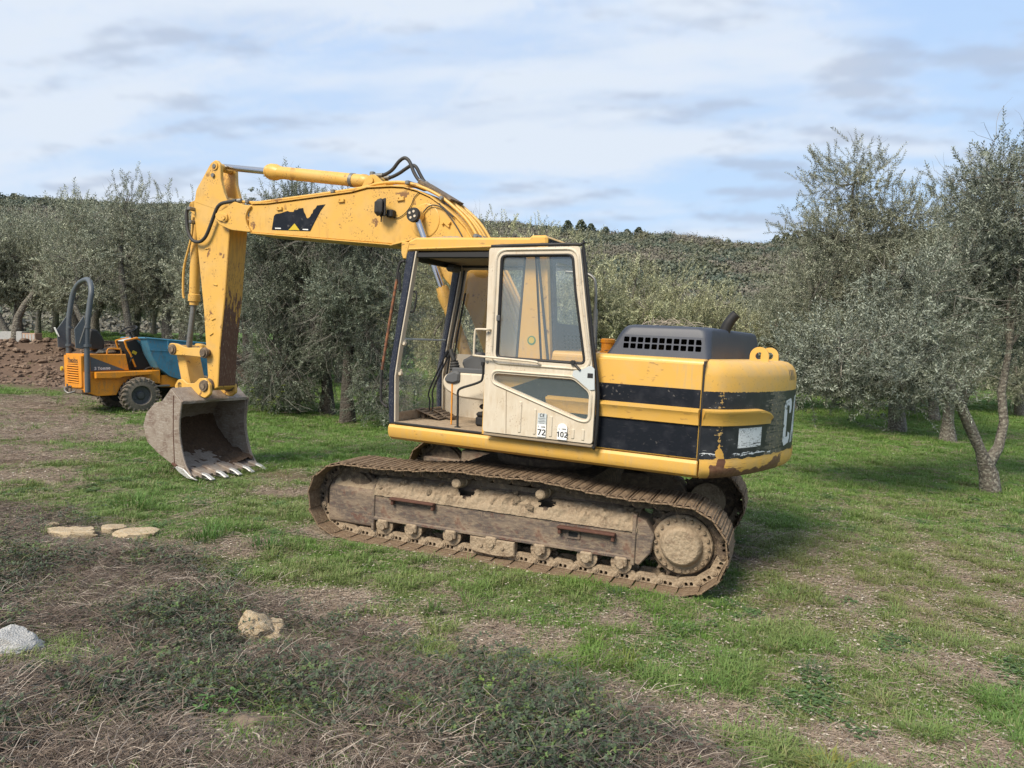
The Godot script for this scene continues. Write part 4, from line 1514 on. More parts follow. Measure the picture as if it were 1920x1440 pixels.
# ---------------------------------------------------------------- stones and blocks
func stone(called: String, label: String, x: float, d: float, size: Vector3, turn: float, sink: float, m: Material, s: int, group := "") -> void:
	var o := part(self, called, rock_mesh(s, 16, 0.12, 26, 18, called == "flat_stone"), m)
	tag(o, label, "stone", group)
	o.transform = Transform3D(Basis(Vector3.UP, turn).scaled(size * 0.5), Vector3(x, H(x, d) + size.y * (0.5 - sink), -d))

func build_stones() -> void:
	# the cracked sandstone lump: three blocks of one stone
	var t := thing("sandstone_rock", "cracked ochre sandstone lump lying on the bramble bank", "stone", Vector3(-1.73, H(-1.73, 5.0) - 0.02, -5.0))
	for k in [[-0.035, 0.075, 0.02, 0.19, 0.20, 0.20, 0.3, 61], [0.065, 0.06, 0.015, 0.16, 0.13, 0.16, 0.9, 62], [-0.03, 0.04, 0.085, 0.13, 0.13, 0.11, 1.8, 66]]:
		var q := part(t, "block", rock_mesh(k[7], 11, 0.16, 26, 18), M.sandstone)
		q.transform = Transform3D(Basis(Vector3.UP, k[6]).scaled(Vector3(k[3], k[4], k[5]) * 0.58), Vector3(k[0], k[1], k[2]))
	stone("flat_stone", "long flat ochre stone, leftmost of three lying in a row", -4.26, 7.03, Vector3(0.52, 0.20, 0.30), 0.1, 0.45, M.sandstone, 70)
	stone("flat_stone", "small flat ochre stone in the middle of three lying in a row", -4.0, 7.25, Vector3(0.30, 0.18, 0.24), 0.5, 0.45, M.sandstone, 71)
	stone("flat_stone", "rounded flat ochre stone, rightmost of three lying in a row", -3.68, 7.10, Vector3(0.46, 0.20, 0.30), -0.2, 0.48, M.sandstone, 72)
	stone("grey_stone", "grey white stone at the left edge of the foreground", -3.10, 4.42, Vector3(0.44, 0.20, 0.32), 0.3, 0.42, M.grey_stone, 73)
	stone("buried_stone", "half-buried brown stone at the bottom among the twigs", -1.30, 3.62, Vector3(0.30, 0.15, 0.22), 0.7, 0.62, M.track_iron, 74)
	stone("small_stone", "small pale stone in the grass right of the excavator", 3.13, 5.75, Vector3(0.11, 0.05, 0.09), 0.2, 0.3, M.sandstone, 75)
	stone("small_stone", "small tan stone left of the three flat stones", -4.62, 7.25, Vector3(0.12, 0.07, 0.10), 0.9, 0.3, M.sandstone, 76)
	# blocks on the earth bank
	var y := H(-17.6, 26.4) + 0.04
	var b := MB.new()
	b.box(Vector3(0, 0.16, 0), Vector3(1.05, 0.40, 0.45), 0.015)
	tag(part(self, "concrete_block", b, M.concrete), "long grey concrete block on the earth bank behind the dumper", "block").position = Vector3(-17.95, y, -26.4)
	var b2 := MB.new()
	b2.box(Vector3(0, 0.13, 0), Vector3(0.46, 0.34, 0.40), 0.01)
	var tb := thing("brick_block", "pale terracotta hollow block at the end of the concrete block", "block", Vector3(-17.17, y, -26.35))
	part(tb, "body", b2, M.terracotta)
	for k in 4:
		var g := MB.new()
		g.box(Vector3(-0.17 + k * 0.113, 0.13, 0.203), Vector3(0.07, 0.26, 0.006))
		part(tb, "rib", g, M.concrete)

# ---------------------------------------------------------------- excavator
# machine axes: x forward, y up from the ground under the tracks, z to the machine's left (towards the camera)
func V(x: float, y: float, z: float) -> Vector3:
	return Vector3(x, y, -z)

func pp(a: Array) -> Array:
	var out := []
	for i in range(0, a.size(), 2):
		out.append(Vector2(a[i], a[i + 1]))
	return out

func rounded(poly: Array, r: float, n := 4) -> Array:
	var out := []
	var m := poly.size()
	for i in m:
		var p: Vector2 = poly[i]
		var a: Vector2 = poly[(i + m - 1) % m]
		var b: Vector2 = poly[(i + 1) % m]
		var ra := minf(r, p.distance_to(a) * 0.45)
		var rb := minf(r, p.distance_to(b) * 0.45)
		var p0 := p + (a - p).normalized() * ra
		var p1 := p + (b - p).normalized() * rb
		for k in n + 1:
			var t := float(k) / n
			out.append(p0.lerp(p, t).lerp(p.lerp(p1, t), t))
	return out

func circle(c: Vector2, r: float, n := 16) -> Array:
	var out := []
	for i in n:
		out.append(c + Vector2(cos(TAU * i / n), sin(TAU * i / n)) * r)
	return out

func curve3(pts: Array, per := 6) -> Array:
	# a smooth line through the points
	var out := []
	var m := pts.size()
	for i in m - 1:
		var a: Vector3 = pts[maxi(i - 1, 0)]
		var b: Vector3 = pts[i]
		var c: Vector3 = pts[i + 1]
		var d: Vector3 = pts[mini(i + 2, m - 1)]
		for k in per:
			out.append(b.cubic_interpolate(c, a, d, float(k) / per))
	out.append(pts[m - 1])
	return out

func xyz_line(a: Array, z: float) -> Array:
	var out := []
	for i in range(0, a.size(), 2):
		out.append(V(a[i], a[i + 1], z))
	return out

func build_excavator() -> void:
	var F := Vector3(-0.89734, 0.04443, -0.43909)
	var U := Vector3(0.05192, 0.99864, -0.00504)
	var up_basis := Basis(F, U, F.cross(U)).orthonormalized()
	var Ft := Vector3(-0.93259, 0.04667, -0.35790)
	var track_basis := Basis(Ft, U, Ft.cross(U)).orthonormalized()
	var ex := thing("excavator", "large yellow tracked excavator with open cab door, muddy tracks, bucket on the grass", "excavator", Vector3(0.334, 0.0, -8.0))
	ex.basis = up_basis
	var rel := Transform3D(up_basis.inverse() * track_basis, Vector3.ZERO)
	build_track(ex, rel, 1.0)
	build_track(ex, rel, -1.0)
	build_undercarriage(ex, rel)
	build_upper(ex)
	build_counterweight(ex)
	build_hood(ex)
	build_cab(ex)
	build_door(ex)
	build_boom(ex)
	build_stick(ex)
	build_bucket(ex)

func track_path() -> PackedVector2Array:
	var p := PackedVector2Array()
	# along the ground from rear to front, round the idler, back over the top with its humps, round the sprocket
	p.append(Vector2(-1.66, 0.0))
	p.append(Vector2(1.62, 0.0))
	for k in range(1, 12):
		var a := -PI / 2 + PI * k / 12.0
		p.append(Vector2(1.74 + cos(a) * 0.40, 0.39 + sin(a) * 0.385))
	for q in [[1.74, 0.775], [1.3, 0.775], [0.95, 0.795], [0.5, 0.845], [0.1, 0.838], [-0.36, 0.855], [-0.75, 0.815], [-1.2, 0.785], [-1.66, 0.795]]:
		p.append(Vector2(q[0], q[1]))
	for k in range(1, 12):
		var a := PI / 2 + PI * k / 12.0
		p.append(Vector2(-1.66 + cos(a) * 0.42, 0.3975 + sin(a) * 0.3975))
	p.append(Vector2(-1.66, 0.0))
	return p

var shoe_meshes := []
var link_mesh: ArrayMesh

func make_shoe(s: int) -> ArrayMesh:
	# x along the track, y outwards, z across: a plate with three bars and cut, bent ends
	var r := RandomNumberGenerator.new()
	r.seed = s
	var b := MB.new()
	var w := 0.30
	b.box(Vector3(0.0, -0.008, 0.0), Vector3(0.186, 0.013, 2.0 * w), 0.003, Basis(Vector3.FORWARD, -0.05))
	for k in 3:
		var x := -0.075 + k * 0.07
		b.box(Vector3(x, 0.003, r.randf_range(-0.004, 0.004)), Vector3(0.016, 0.018, 2.0 * w - 0.03), 0.005)
	for sd in [-1, 1]:
		b.box(Vector3(0.078, -0.004, sd * (w - 0.03)), Vector3(0.045, 0.012, 0.07), 0.003, Basis(Vector3.FORWARD, 0.25))
	# dried mud between the bars
	var no := FastNoiseLite.new()
	no.seed = s
	no.frequency = 9.0
	for k in 2:
		var x0 := -0.070 + k * 0.07
		for j in 14:
			var z0 := -w + 0.01 + j * (2.0 * w - 0.02) / 14.0
			var z1 := z0 + (2.0 * w - 0.02) / 14.0
			var h0 := 0.012 + 0.014 * no.get_noise_2d(z0, k)
			var h1 := 0.012 + 0.014 * no.get_noise_2d(z1, k)
			var xm := x0 + 0.036
			b.quad_to(Vector3(x0, 0.0, z0), Vector3(xm, h0, z0), Vector3(xm, h1, z1), Vector3(x0, 0.0, z1), Vector3.UP)
			b.quad_to(Vector3(xm, h0, z0), Vector3(x0 + 0.07, 0.0, z0), Vector3(x0 + 0.07, 0.0, z1), Vector3(xm, h1, z1), Vector3.UP)
	return b.mesh(25.0)

func make_link() -> ArrayMesh:
	var b := MB.new()
	var f := func(x: float, y: float, z: float) -> Vector3:
		return Vector3(x, y, z)
	var out := rounded(pp([-0.098, -0.018, 0.098, -0.018, 0.102, -0.075, 0.075, -0.105, -0.075, -0.105, -0.102, -0.075]), 0.02, 3)
	var holes := [rounded(pp([-0.035, -0.024, -0.006, -0.024, -0.006, -0.062, -0.035, -0.062]), 0.012, 2), rounded(pp([0.010, -0.024, 0.039, -0.024, 0.039, -0.062, 0.010, -0.062]), 0.012, 2)]
	for z in [-0.105, 0.075]:
		b.plate(out, holes, z, z + 0.03, f)
	b.cyl(Vector3(0.078, -0.062, -0.118), Vector3(0.078, -0.062, 0.118), 0.030, 0.030, 12)
	b.cyl(Vector3(0.078, -0.062, -0.126), Vector3(0.078, -0.062, 0.126), 0.017, 0.017, 10)
	return b.mesh(30.0)

func build_track(ex: Node3D, rel: Transform3D, sg: float) -> void:
	var zc := 1.055 * sg
	var near := sg > 0.0
	var Z := func(off: float) -> float:
		return zc + sg * off
	var by_x := func(a: float, b: float, c: float) -> Vector3:
		return V(c, b, zc + sg * a)
	var fb := MB.new()
	fb.prism(pp([-0.16, 0.22, 0.10, 0.20, 0.155, 0.215, 0.155, 0.235, 0.14, 0.245, 0.14, 0.46, -0.02, 0.66, -0.16, 0.66]), -1.25, 1.43, 0.006, by_x)
	fb.prism(rounded(pp([-0.16, 0.13, 0.12, 0.12, 0.135, 0.16, 0.135, 0.48, 0.10, 0.53, -0.16, 0.53]), 0.03, 3), 1.44, 1.98, 0.012, by_x)
	# rear bracket that carries the final drive, and stiffening plates
	fb.prism(pp([-1.22, 0.19, -1.30, 0.17, -1.40, 0.30, -1.42, 0.46, -1.34, 0.58, -1.22, 0.62]), Z.call(-0.16), Z.call(0.145), 0.01)
	fb.box(V(1.435, 0.33, Z.call(0.05)), Vector3(0.03, 0.46, 0.21), 0.006)
	fb.box(V(-1.245, 0.40, Z.call(0.06)), Vector3(0.035, 0.46, 0.21), 0.006)
	var frame := part(ex, "track_frame", fb, M.track_iron, 30.0)
	frame.transform = rel
	frame.set_meta("label", "muddy near track with rollers and rusty frame" if near else "far track seen under the machine")
	# shoes and links
	if shoe_meshes.is_empty():
		for k in 3:
			shoe_meshes.append(make_shoe(40 + k))
		link_mesh = make_link()
	var path := track_path()
	var total := 0.0
	for i in path.size() - 1:
		total += path[i].distance_to(path[i + 1])
	var n := 48
	var pitch := total / n
	var r := RandomNumberGenerator.new()
	r.seed = 5 + int(sg)
	for k in n:
		var ends := []
		for e in [k * pitch, (k + 1) * pitch]:
			var left: float = fmod(e, total)
			var at := path[0]
			for i in path.size() - 1:
				var l := path[i].distance_to(path[i + 1])
				if left <= l:
					at = path[i].lerp(path[i + 1], left / l)
					break
				left -= l
			ends.append(at)
		var a: Vector2 = ends[0]
		var b: Vector2 = ends[1]
		var t := (b - a).normalized()
		var c := (a + b) * 0.5
		# the path runs counter-clockwise seen with x to the right, so outwards is to the right of it
		var out := Vector2(t.y, -t.x)
		var bx := Basis(V(t.x, t.y, 0.0), V(out.x, out.y, 0.0), V(t.x, t.y, 0.0).cross(V(out.x, out.y, 0.0)))
		var sh := part(frame, "track_shoe", shoe_meshes[k % 3], M.shoe_mud)
		sh.transform = Transform3D(bx * Basis(Vector3.FORWARD, r.randfn() * 0.012), V(c.x, c.y, zc + r.randfn() * 0.004))
		var lk := part(frame, "track_link", link_mesh, M.track_dark if c.y > 0.3 else M.mud)
		lk.transform = Transform3D(bx, V(c.x, c.y, zc))
	# rollers
	for x in [1.31, 0.98, 0.55, 0.12, -0.37, -0.82, -1.14]:
		var rb := MB.new()
		rb.lathe(V(x, 0.165, Z.call(-0.15)), V(0, 0, sg), [[0.0, 0.06], [0.0, 0.085], [0.02, 0.098], [0.05, 0.098], [0.055, 0.08], [0.24, 0.08], [0.245, 0.098], [0.275, 0.098], [0.28, 0.07], [0.285, 0.02]], 18)
		rb.box(V(x, 0.185, Z.call(0.155)), Vector3(0.115, 0.085, 0.045), 0.012)
		rb.cyl(V(x, 0.165, Z.call(0.13)), V(x, 0.165, Z.call(0.185)), 0.04, 0.036, 12)
		part(frame, "track_roller", rb, M.mud, 30.0)
	for x in [0.50, -0.36]:
		var cb := MB.new()
		cb.lathe(V(x, 0.70, Z.call(-0.14)), V(0, 0, sg), [[0.0, 0.04], [0.0, 0.05], [0.10, 0.05], [0.105, 0.062], [0.2, 0.062], [0.205, 0.05], [0.33, 0.048], [0.345, 0.035]], 18)
		part(frame, "carrier_roller", cb, M.mud, 30.0)
	var gb := MB.new()
	gb.prism(pp([0.34, 0.205, -0.12, 0.205, -0.125, 0.07, -0.05, 0.05, 0.10, 0.045, 0.27, 0.055, 0.34, 0.075]), Z.call(0.06), Z.call(0.165), 0.01)
	for q in [0.22, 0.11, 0.0]:
		gb.cyl(V(q, 0.135, Z.call(0.165)), V(q, 0.135, Z.call(0.178)), 0.022, 0.02, 8)
	part(frame, "guide_block", gb, M.mud, 25.0)
	# idler
	var ib := MB.new()
	ib.lathe(V(1.74, 0.39, Z.call(-0.12)), V(0, 0, sg), [[0.0, 0.10], [0.02, 0.10], [0.04, 0.25], [0.04, 0.285], [0.08, 0.29], [0.085, 0.31], [0.155, 0.31], [0.16, 0.29], [0.20, 0.285], [0.20, 0.25], [0.22, 0.10], [0.25, 0.08], [0.25, 0.02]], 32)
	part(frame, "idler_wheel", ib, M.track_dark, 30.0)
	# sprocket and final drive
	var gear := []
	var teeth := 21
	for k in teeth:
		var a := TAU * k / teeth
		for q in [[-0.32, 0.295], [-0.20, 0.30], [-0.10, 0.335], [0.10, 0.335], [0.20, 0.30]]:
			var an: float = a + q[0] * TAU / teeth
			gear.append(Vector2(-1.66 + cos(an) * q[1], 0.40 + sin(an) * q[1]))
	var sb := MB.new()
	sb.prism(gear, Z.call(-0.035), Z.call(0.035), 0.006)
	part(frame, "sprocket", sb, M.track_dark, 20.0)
	var db := MB.new()
	db.lathe(V(-1.66, 0.40, Z.call(-0.16)), V(0, 0, sg), [[0.0, 0.20], [0.15, 0.20], [0.20, 0.262], [0.235, 0.265], [0.25, 0.255], [0.262, 0.200], [0.275, 0.185], [0.315, 0.172], [0.335, 0.160], [0.345, 0.145], [0.347, 0.02]], 36)
	part(frame, "final_drive", db, M.mud, 30.0)
	var nb := MB.new()
	nb.cyl(Vector3.ZERO, V(0, 0, 0.024 * sg), 0.0175, 0.014, 8)
	var nut := nb.mesh(20.0)
	for k in 20:
		var a := TAU * k / 20.0
		var q := part(frame, "bolt", nut, M.mud)
		q.position = V(-1.66 + cos(a) * 0.228, 0.40 + sin(a) * 0.228, Z.call(0.094))
	if not near:
		return
	# steps and slot on the outer side
	for q in [[0.975, 0.462, 0.49], [-0.81, 0.425, 0.54]]:
		var stp := MB.new()
		stp.box(V(q[0], q[1], Z.call(0.175)), Vector3(q[2], 0.022, 0.075), 0.005)
		for e in [-1, 1]:
			stp.box(V(q[0] + e * (q[2] * 0.5 - 0.02), q[1] - 0.035, Z.call(0.165)), Vector3(0.03, 0.06, 0.05), 0.006)
		part(frame, "step_bracket", stp, M.rust, 25.0, "rusty red step on the muddy track frame")
	var painted_slot := MB.new()
	painted_slot.plate(rounded(pp([-0.62, 0.325, -0.75, 0.325, -0.75, 0.405, -0.62, 0.405]), 0.012, 2), [rounded(pp([-0.64, 0.34, -0.73, 0.34, -0.73, 0.39, -0.64, 0.39]), 0.01, 2)], Z.call(0.14), Z.call(0.152))
	part(frame, "slot_rim", painted_slot, M.track_iron, 20.0)
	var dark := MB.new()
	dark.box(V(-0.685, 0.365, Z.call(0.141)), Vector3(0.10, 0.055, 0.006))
	part(frame, "painted_slot", dark, M.black)  # black box paints in the shade within the rim
	# mud caked on the sloping top of the frame, with two gaps left for painted dark patches
	var no := FastNoiseLite.new()
	no.seed = 44
	no.frequency = 5.0
	no.fractal_octaves = 4
	var mb := MB.new()
	var cols := 190
	var rows := 14
	var grid := []
	for i in cols + 1:
		var x := lerpf(1.93, -1.27, float(i) / cols)
		var line := []
		for j in rows + 1:
			var t := float(j) / rows
			var front := x > 1.43
			var y := lerpf(0.455, 0.70, t)
			var off := lerpf(0.143, -0.06, t)
			if front:
				y = lerpf(0.50, 0.64, t)
				off = lerpf(0.11, -0.12, t)
			var lump := no.get_noise_2d(x * 1.6, t * 0.5) * 0.5 + 0.5
			var fine := no.get_noise_2d(x * 5.0 + 30.0, t * 1.4) * 0.5 + 0.5
			var puff := (0.035 + 0.085 * lump * lump + 0.04 * fine * fine) * sin(clampf(t * 1.15 + 0.08, 0.0, 1.0) * PI)
			if front:
				puff *= 0.6
			line.append(V(x, y + puff * 0.75, Z.call(off + puff * 0.7)))
		grid.append(line)
	for i in cols:
		for j in rows:
			var x := lerpf(1.93, -1.27, (i + 0.5) / cols)
			var t := (j + 0.5) / rows
			if Vector2((x - 0.43) / 0.085, (t - 0.50) / 0.24).length() < 1.0 + 0.3 * no.get_noise_2d(x * 9.0, t * 3.0) or Vector2((x + 0.40) / 0.075, (t - 0.44) / 0.22).length() < 1.0 + 0.3 * no.get_noise_2d(x * 9.0, t * 3.0):
				continue
			mb.quad_to(grid[i][j], grid[i + 1][j], grid[i + 1][j + 1], grid[i][j + 1], V(0, 1, 1))
	part(frame, "caked_mud", mb, M.mud, 50.0, "pale dry mud caked along the track frame")
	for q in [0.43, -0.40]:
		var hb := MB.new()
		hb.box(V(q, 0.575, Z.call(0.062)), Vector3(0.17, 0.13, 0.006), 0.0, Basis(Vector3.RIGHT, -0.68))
		part(frame, "painted_opening_shade", hb, M.black)  # black sheet paints a dark inside into the mud gap
	var clod := rock_mesh(21, 12, 0.25, 14, 9)
	var clod2 := rock_mesh(22, 12, 0.25, 14, 9)
	var cr := RandomNumberGenerator.new()
	cr.seed = 6
	for k in 46:
		var x := cr.randf_range(-1.2, 1.4)
		if absf(x - 0.43) < 0.13 or absf(x + 0.40) < 0.12:
			continue
		var t := cr.randf_range(0.15, 0.8)
		var s := 0.012 + 0.038 * pow(cr.randf(), 3.0)
		var q := part(frame, "mud_clod", clod if k % 2 else clod2, M.mud)
		q.transform = Transform3D(Basis.from_euler(Vector3(cr.randf() * 6.0, cr.randf() * 6.0, 0)).scaled(Vector3(s, s * 0.8, s)), V(x, lerpf(0.50, 0.74, t), Z.call(lerpf(0.165, 0.0, t))))

func build_undercarriage(ex: Node3D, rel: Transform3D) -> void:
	var b := MB.new()
	b.box(V(0, 0.62, 0), Vector3(1.5, 0.36, 1.3), 0.05)
	for s in [-1, 1]:
		for e in [-1, 1]:
			b.box(V(e * 0.75, 0.55, s * 0.72), Vector3(0.42, 0.26, 0.5), 0.03, Basis(Vector3.UP, e * s * 0.45))
	var o := part(ex, "carbody", b, M.track_dark, 25.0)
	o.transform = rel
	var r := MB.new()
	r.lathe(V(0, 0.78, 0), Vector3.UP, [[0.0, 0.50], [0.05, 0.54], [0.12, 0.54], [0.13, 0.50], [0.20, 0.50], [0.21, 0.56], [0.26, 0.56]], 40)
	part(ex, "swing_ring", r, M.track_dark, 25.0)

func sill_shape(b: MB, z: float, x0: float, x1: float) -> void:
	var s := signf(z)
	var f := func(a: float, y: float, x: float) -> Vector3:
		return V(x, y, a * s)
	var w := absf(z)
	b.prism(pp([w - 0.16, 1.035, w - 0.075, 1.035, w - 0.02, 1.065, w, 1.105, w, 1.165, w - 0.018, 1.19, w - 0.16, 1.19]), x0, x1, 0.008, f)

func build_upper(ex: Node3D) -> void:
	var db := MB.new()
	db.box(V(-0.33, 1.095, 0), Vector3(3.05, 0.11, 2.1), 0.0)
	part(ex, "deck", db, M.black)
	for z in [1.235, -1.235]:
		var sb := MB.new()
		sill_shape(sb, z, -1.885, 1.25)
		part(ex, "side_sill", sb, M.yellow_panel, 30.0)
	var fs := MB.new()
	fs.box(V(1.21, 1.11, 0.0), Vector3(0.10, 0.15, 2.14), 0.02)
	part(ex, "front_sill", fs, M.yellow_panel)
	# engine housing and the right-hand boxes
	var eb := MB.new()
	eb.prism(rounded(pp([0.10, 1.15, 1.195, 1.15, 1.195, 2.04, 0.10, 2.04]), 0.05, 4), -1.885, -0.50, 0.01, func(a: float, y: float, x: float) -> Vector3: return V(x, y, a))
	eb.prism(rounded(pp([-1.195, 1.15, 0.095, 1.15, 0.095, 2.03, -1.195, 2.03]), 0.05, 4), -1.885, -0.75, 0.01, func(a: float, y: float, x: float) -> Vector3: return V(x, y, a))
	part(ex, "engine_housing", eb, M.yellow_panel, 30.0)
	var tb := MB.new()
	tb.box(V(0.05, 1.52, -0.86), Vector3(1.58, 0.76, 0.66), 0.03)
	part(ex, "fuel_tank", tb, M.yellow, 30.0)
	var bb := MB.new()
	for z in [0.075, -0.475]:
		bb.prism(pp([-0.2, 1.15, 0.95, 1.15, 0.85, 1.50, 0.60, 1.75, 0.25, 1.75, 0.0, 1.5]), z - 0.025, z + 0.025, 0.005)
	part(ex, "boom_bracket", bb, M.yellow, 25.0)
	# side panel with the dark stripe and the pressed moulding
	var pb := MB.new()
	pb.prism(pp([-1.878, 1.20, -1.878, 2.0, -0.52, 2.0, -0.50, 1.93, 0.17, 1.93, 0.17, 1.20]), 1.200, 1.224, 0.006)
	var panel := part(ex, "side_panel", pb, M.yellow_panel, 30.0)
	var stb := MB.new()
	stb.prism(pp([-1.872, 1.212, -1.872, 1.785, -0.42, 1.785, -0.10, 1.665, 0.06, 1.212]), 1.2245, 1.2285)
	part(panel, "dark_stripe", stb, M.navy)
	var ml := MB.new()
	moulding(ml, [Vector2(-0.50, 1.2285), Vector2(-1.876, 1.2285)], [1.0, 1.0])
	part(panel, "moulding", ml, M.yellow_panel, 30.0)
	var gap := MB.new()
	gap.box(V(-1.888, 1.61, 1.185), Vector3(0.014, 0.83, 0.074))
	part(panel, "panel_gap", gap, M.black)
	# cap and rail on top of the housing behind the cab
	var cb := MB.new()
	cb.lathe(V(-0.83, 2.03, 0.60), Vector3.UP, [[0.0, 0.075], [0.02, 0.075], [0.025, 0.062], [0.10, 0.062], [0.105, 0.072], [0.135, 0.072], [0.145, 0.055]], 18)
	part(ex, "filler_cap", cb, M.orange, 30.0)
	var rb := MB.new()
	rb.tube(curve3(xyz_line([-0.48, 2.78, -0.66, 2.77, -0.75, 2.735, -0.785, 2.66, -0.80, 2.44], 0.92), 4), 0.014, 8)
	rb.tube(xyz_line([-0.80, 2.44, -0.815, 2.03], 0.92), 0.022, 8)
	part(ex, "rear_rail", rb, M.dull_steel, 50.0)
	# chips and leaves gathered on the housing next to the cap
	var lb := colored()
	var r := RandomNumberGenerator.new()
	r.seed = 3
	for k in 60:
		var a := r.randf() * TAU
		var g := r.randf_range(0.6, 1.2)
		lb.paint = Color(0.33 * g, 0.22 * g, 0.13 * g)
		flat_leaf(lb, V(r.randf_range(-0.96, -0.66), 2.045 + r.randf() * 0.02, r.randf_range(0.7, 1.12)), Vector3(cos(a), 0.15, sin(a)), Vector3.UP, r.randf_range(0.03, 0.06), 0.02)
	var ll := part(ex, "leaf_debris", lb, M.dry, 0.0)
	ll.set_meta("kind", "stuff")

func moulding(b: MB, line: Array, high: Array) -> void:
	# a pressed rib swept along a plan line of (x, z); high shrinks its top edge
	var prof := [[1.485, 0.0], [1.492, 0.022], [1.56, 0.030], [1.600, 0.058], [1.618, 0.058], [1.630, 0.0]]
	var rings := []
	for i in line.size():
		var p: Vector2 = line[i]
		var t: Vector2 = (line[mini(i + 1, line.size() - 1)] - line[maxi(i - 1, 0)]).normalized()
		var out := Vector2(t.y, -t.x)
		if out.dot(Vector2(-0.6, 0.8)) < 0.0:
			out = -out
		var ring := []
		for q in prof:
			var y: float = 1.485 + (q[0] - 1.485) * high[i]
			var w: float = q[1] * (0.25 + 0.75 * high[i])
			ring.append(V(p.x + out.x * w, y, p.y + out.y * w))
		rings.append([ring, V(out.x, 0, out.y)])
	for i in rings.size() - 1:
		for k in prof.size() - 1:
			b.quad_to(rings[i][0][k], rings[i + 1][0][k], rings[i + 1][0][k + 1], rings[i][0][k + 1], rings[i][1] + Vector3(0, (k - 2.0) * 0.3, 0))
	for e in [0, rings.size() - 1]:
		var R: Array = rings[e][0]
		for k in range(1, prof.size() - 1):
			b.tri(R[0], R[k], R[k + 1])

func counterweight_line() -> Array:
	var pts := []
	for q in [[-1.90, 1.225], [-2.06, 1.10], [-2.22, 0.82], [-2.37, 0.40], [-2.46, 0.0], [-2.49, -0.3], [-2.44, -0.7], [-2.26, -1.05], [-1.9, -1.21]]:
		pts.append(Vector3(q[0], 0, q[1]))
	var out := []
	for p in curve3(pts, 8):
		out.append(Vector2(p.x, p.z))
	return out

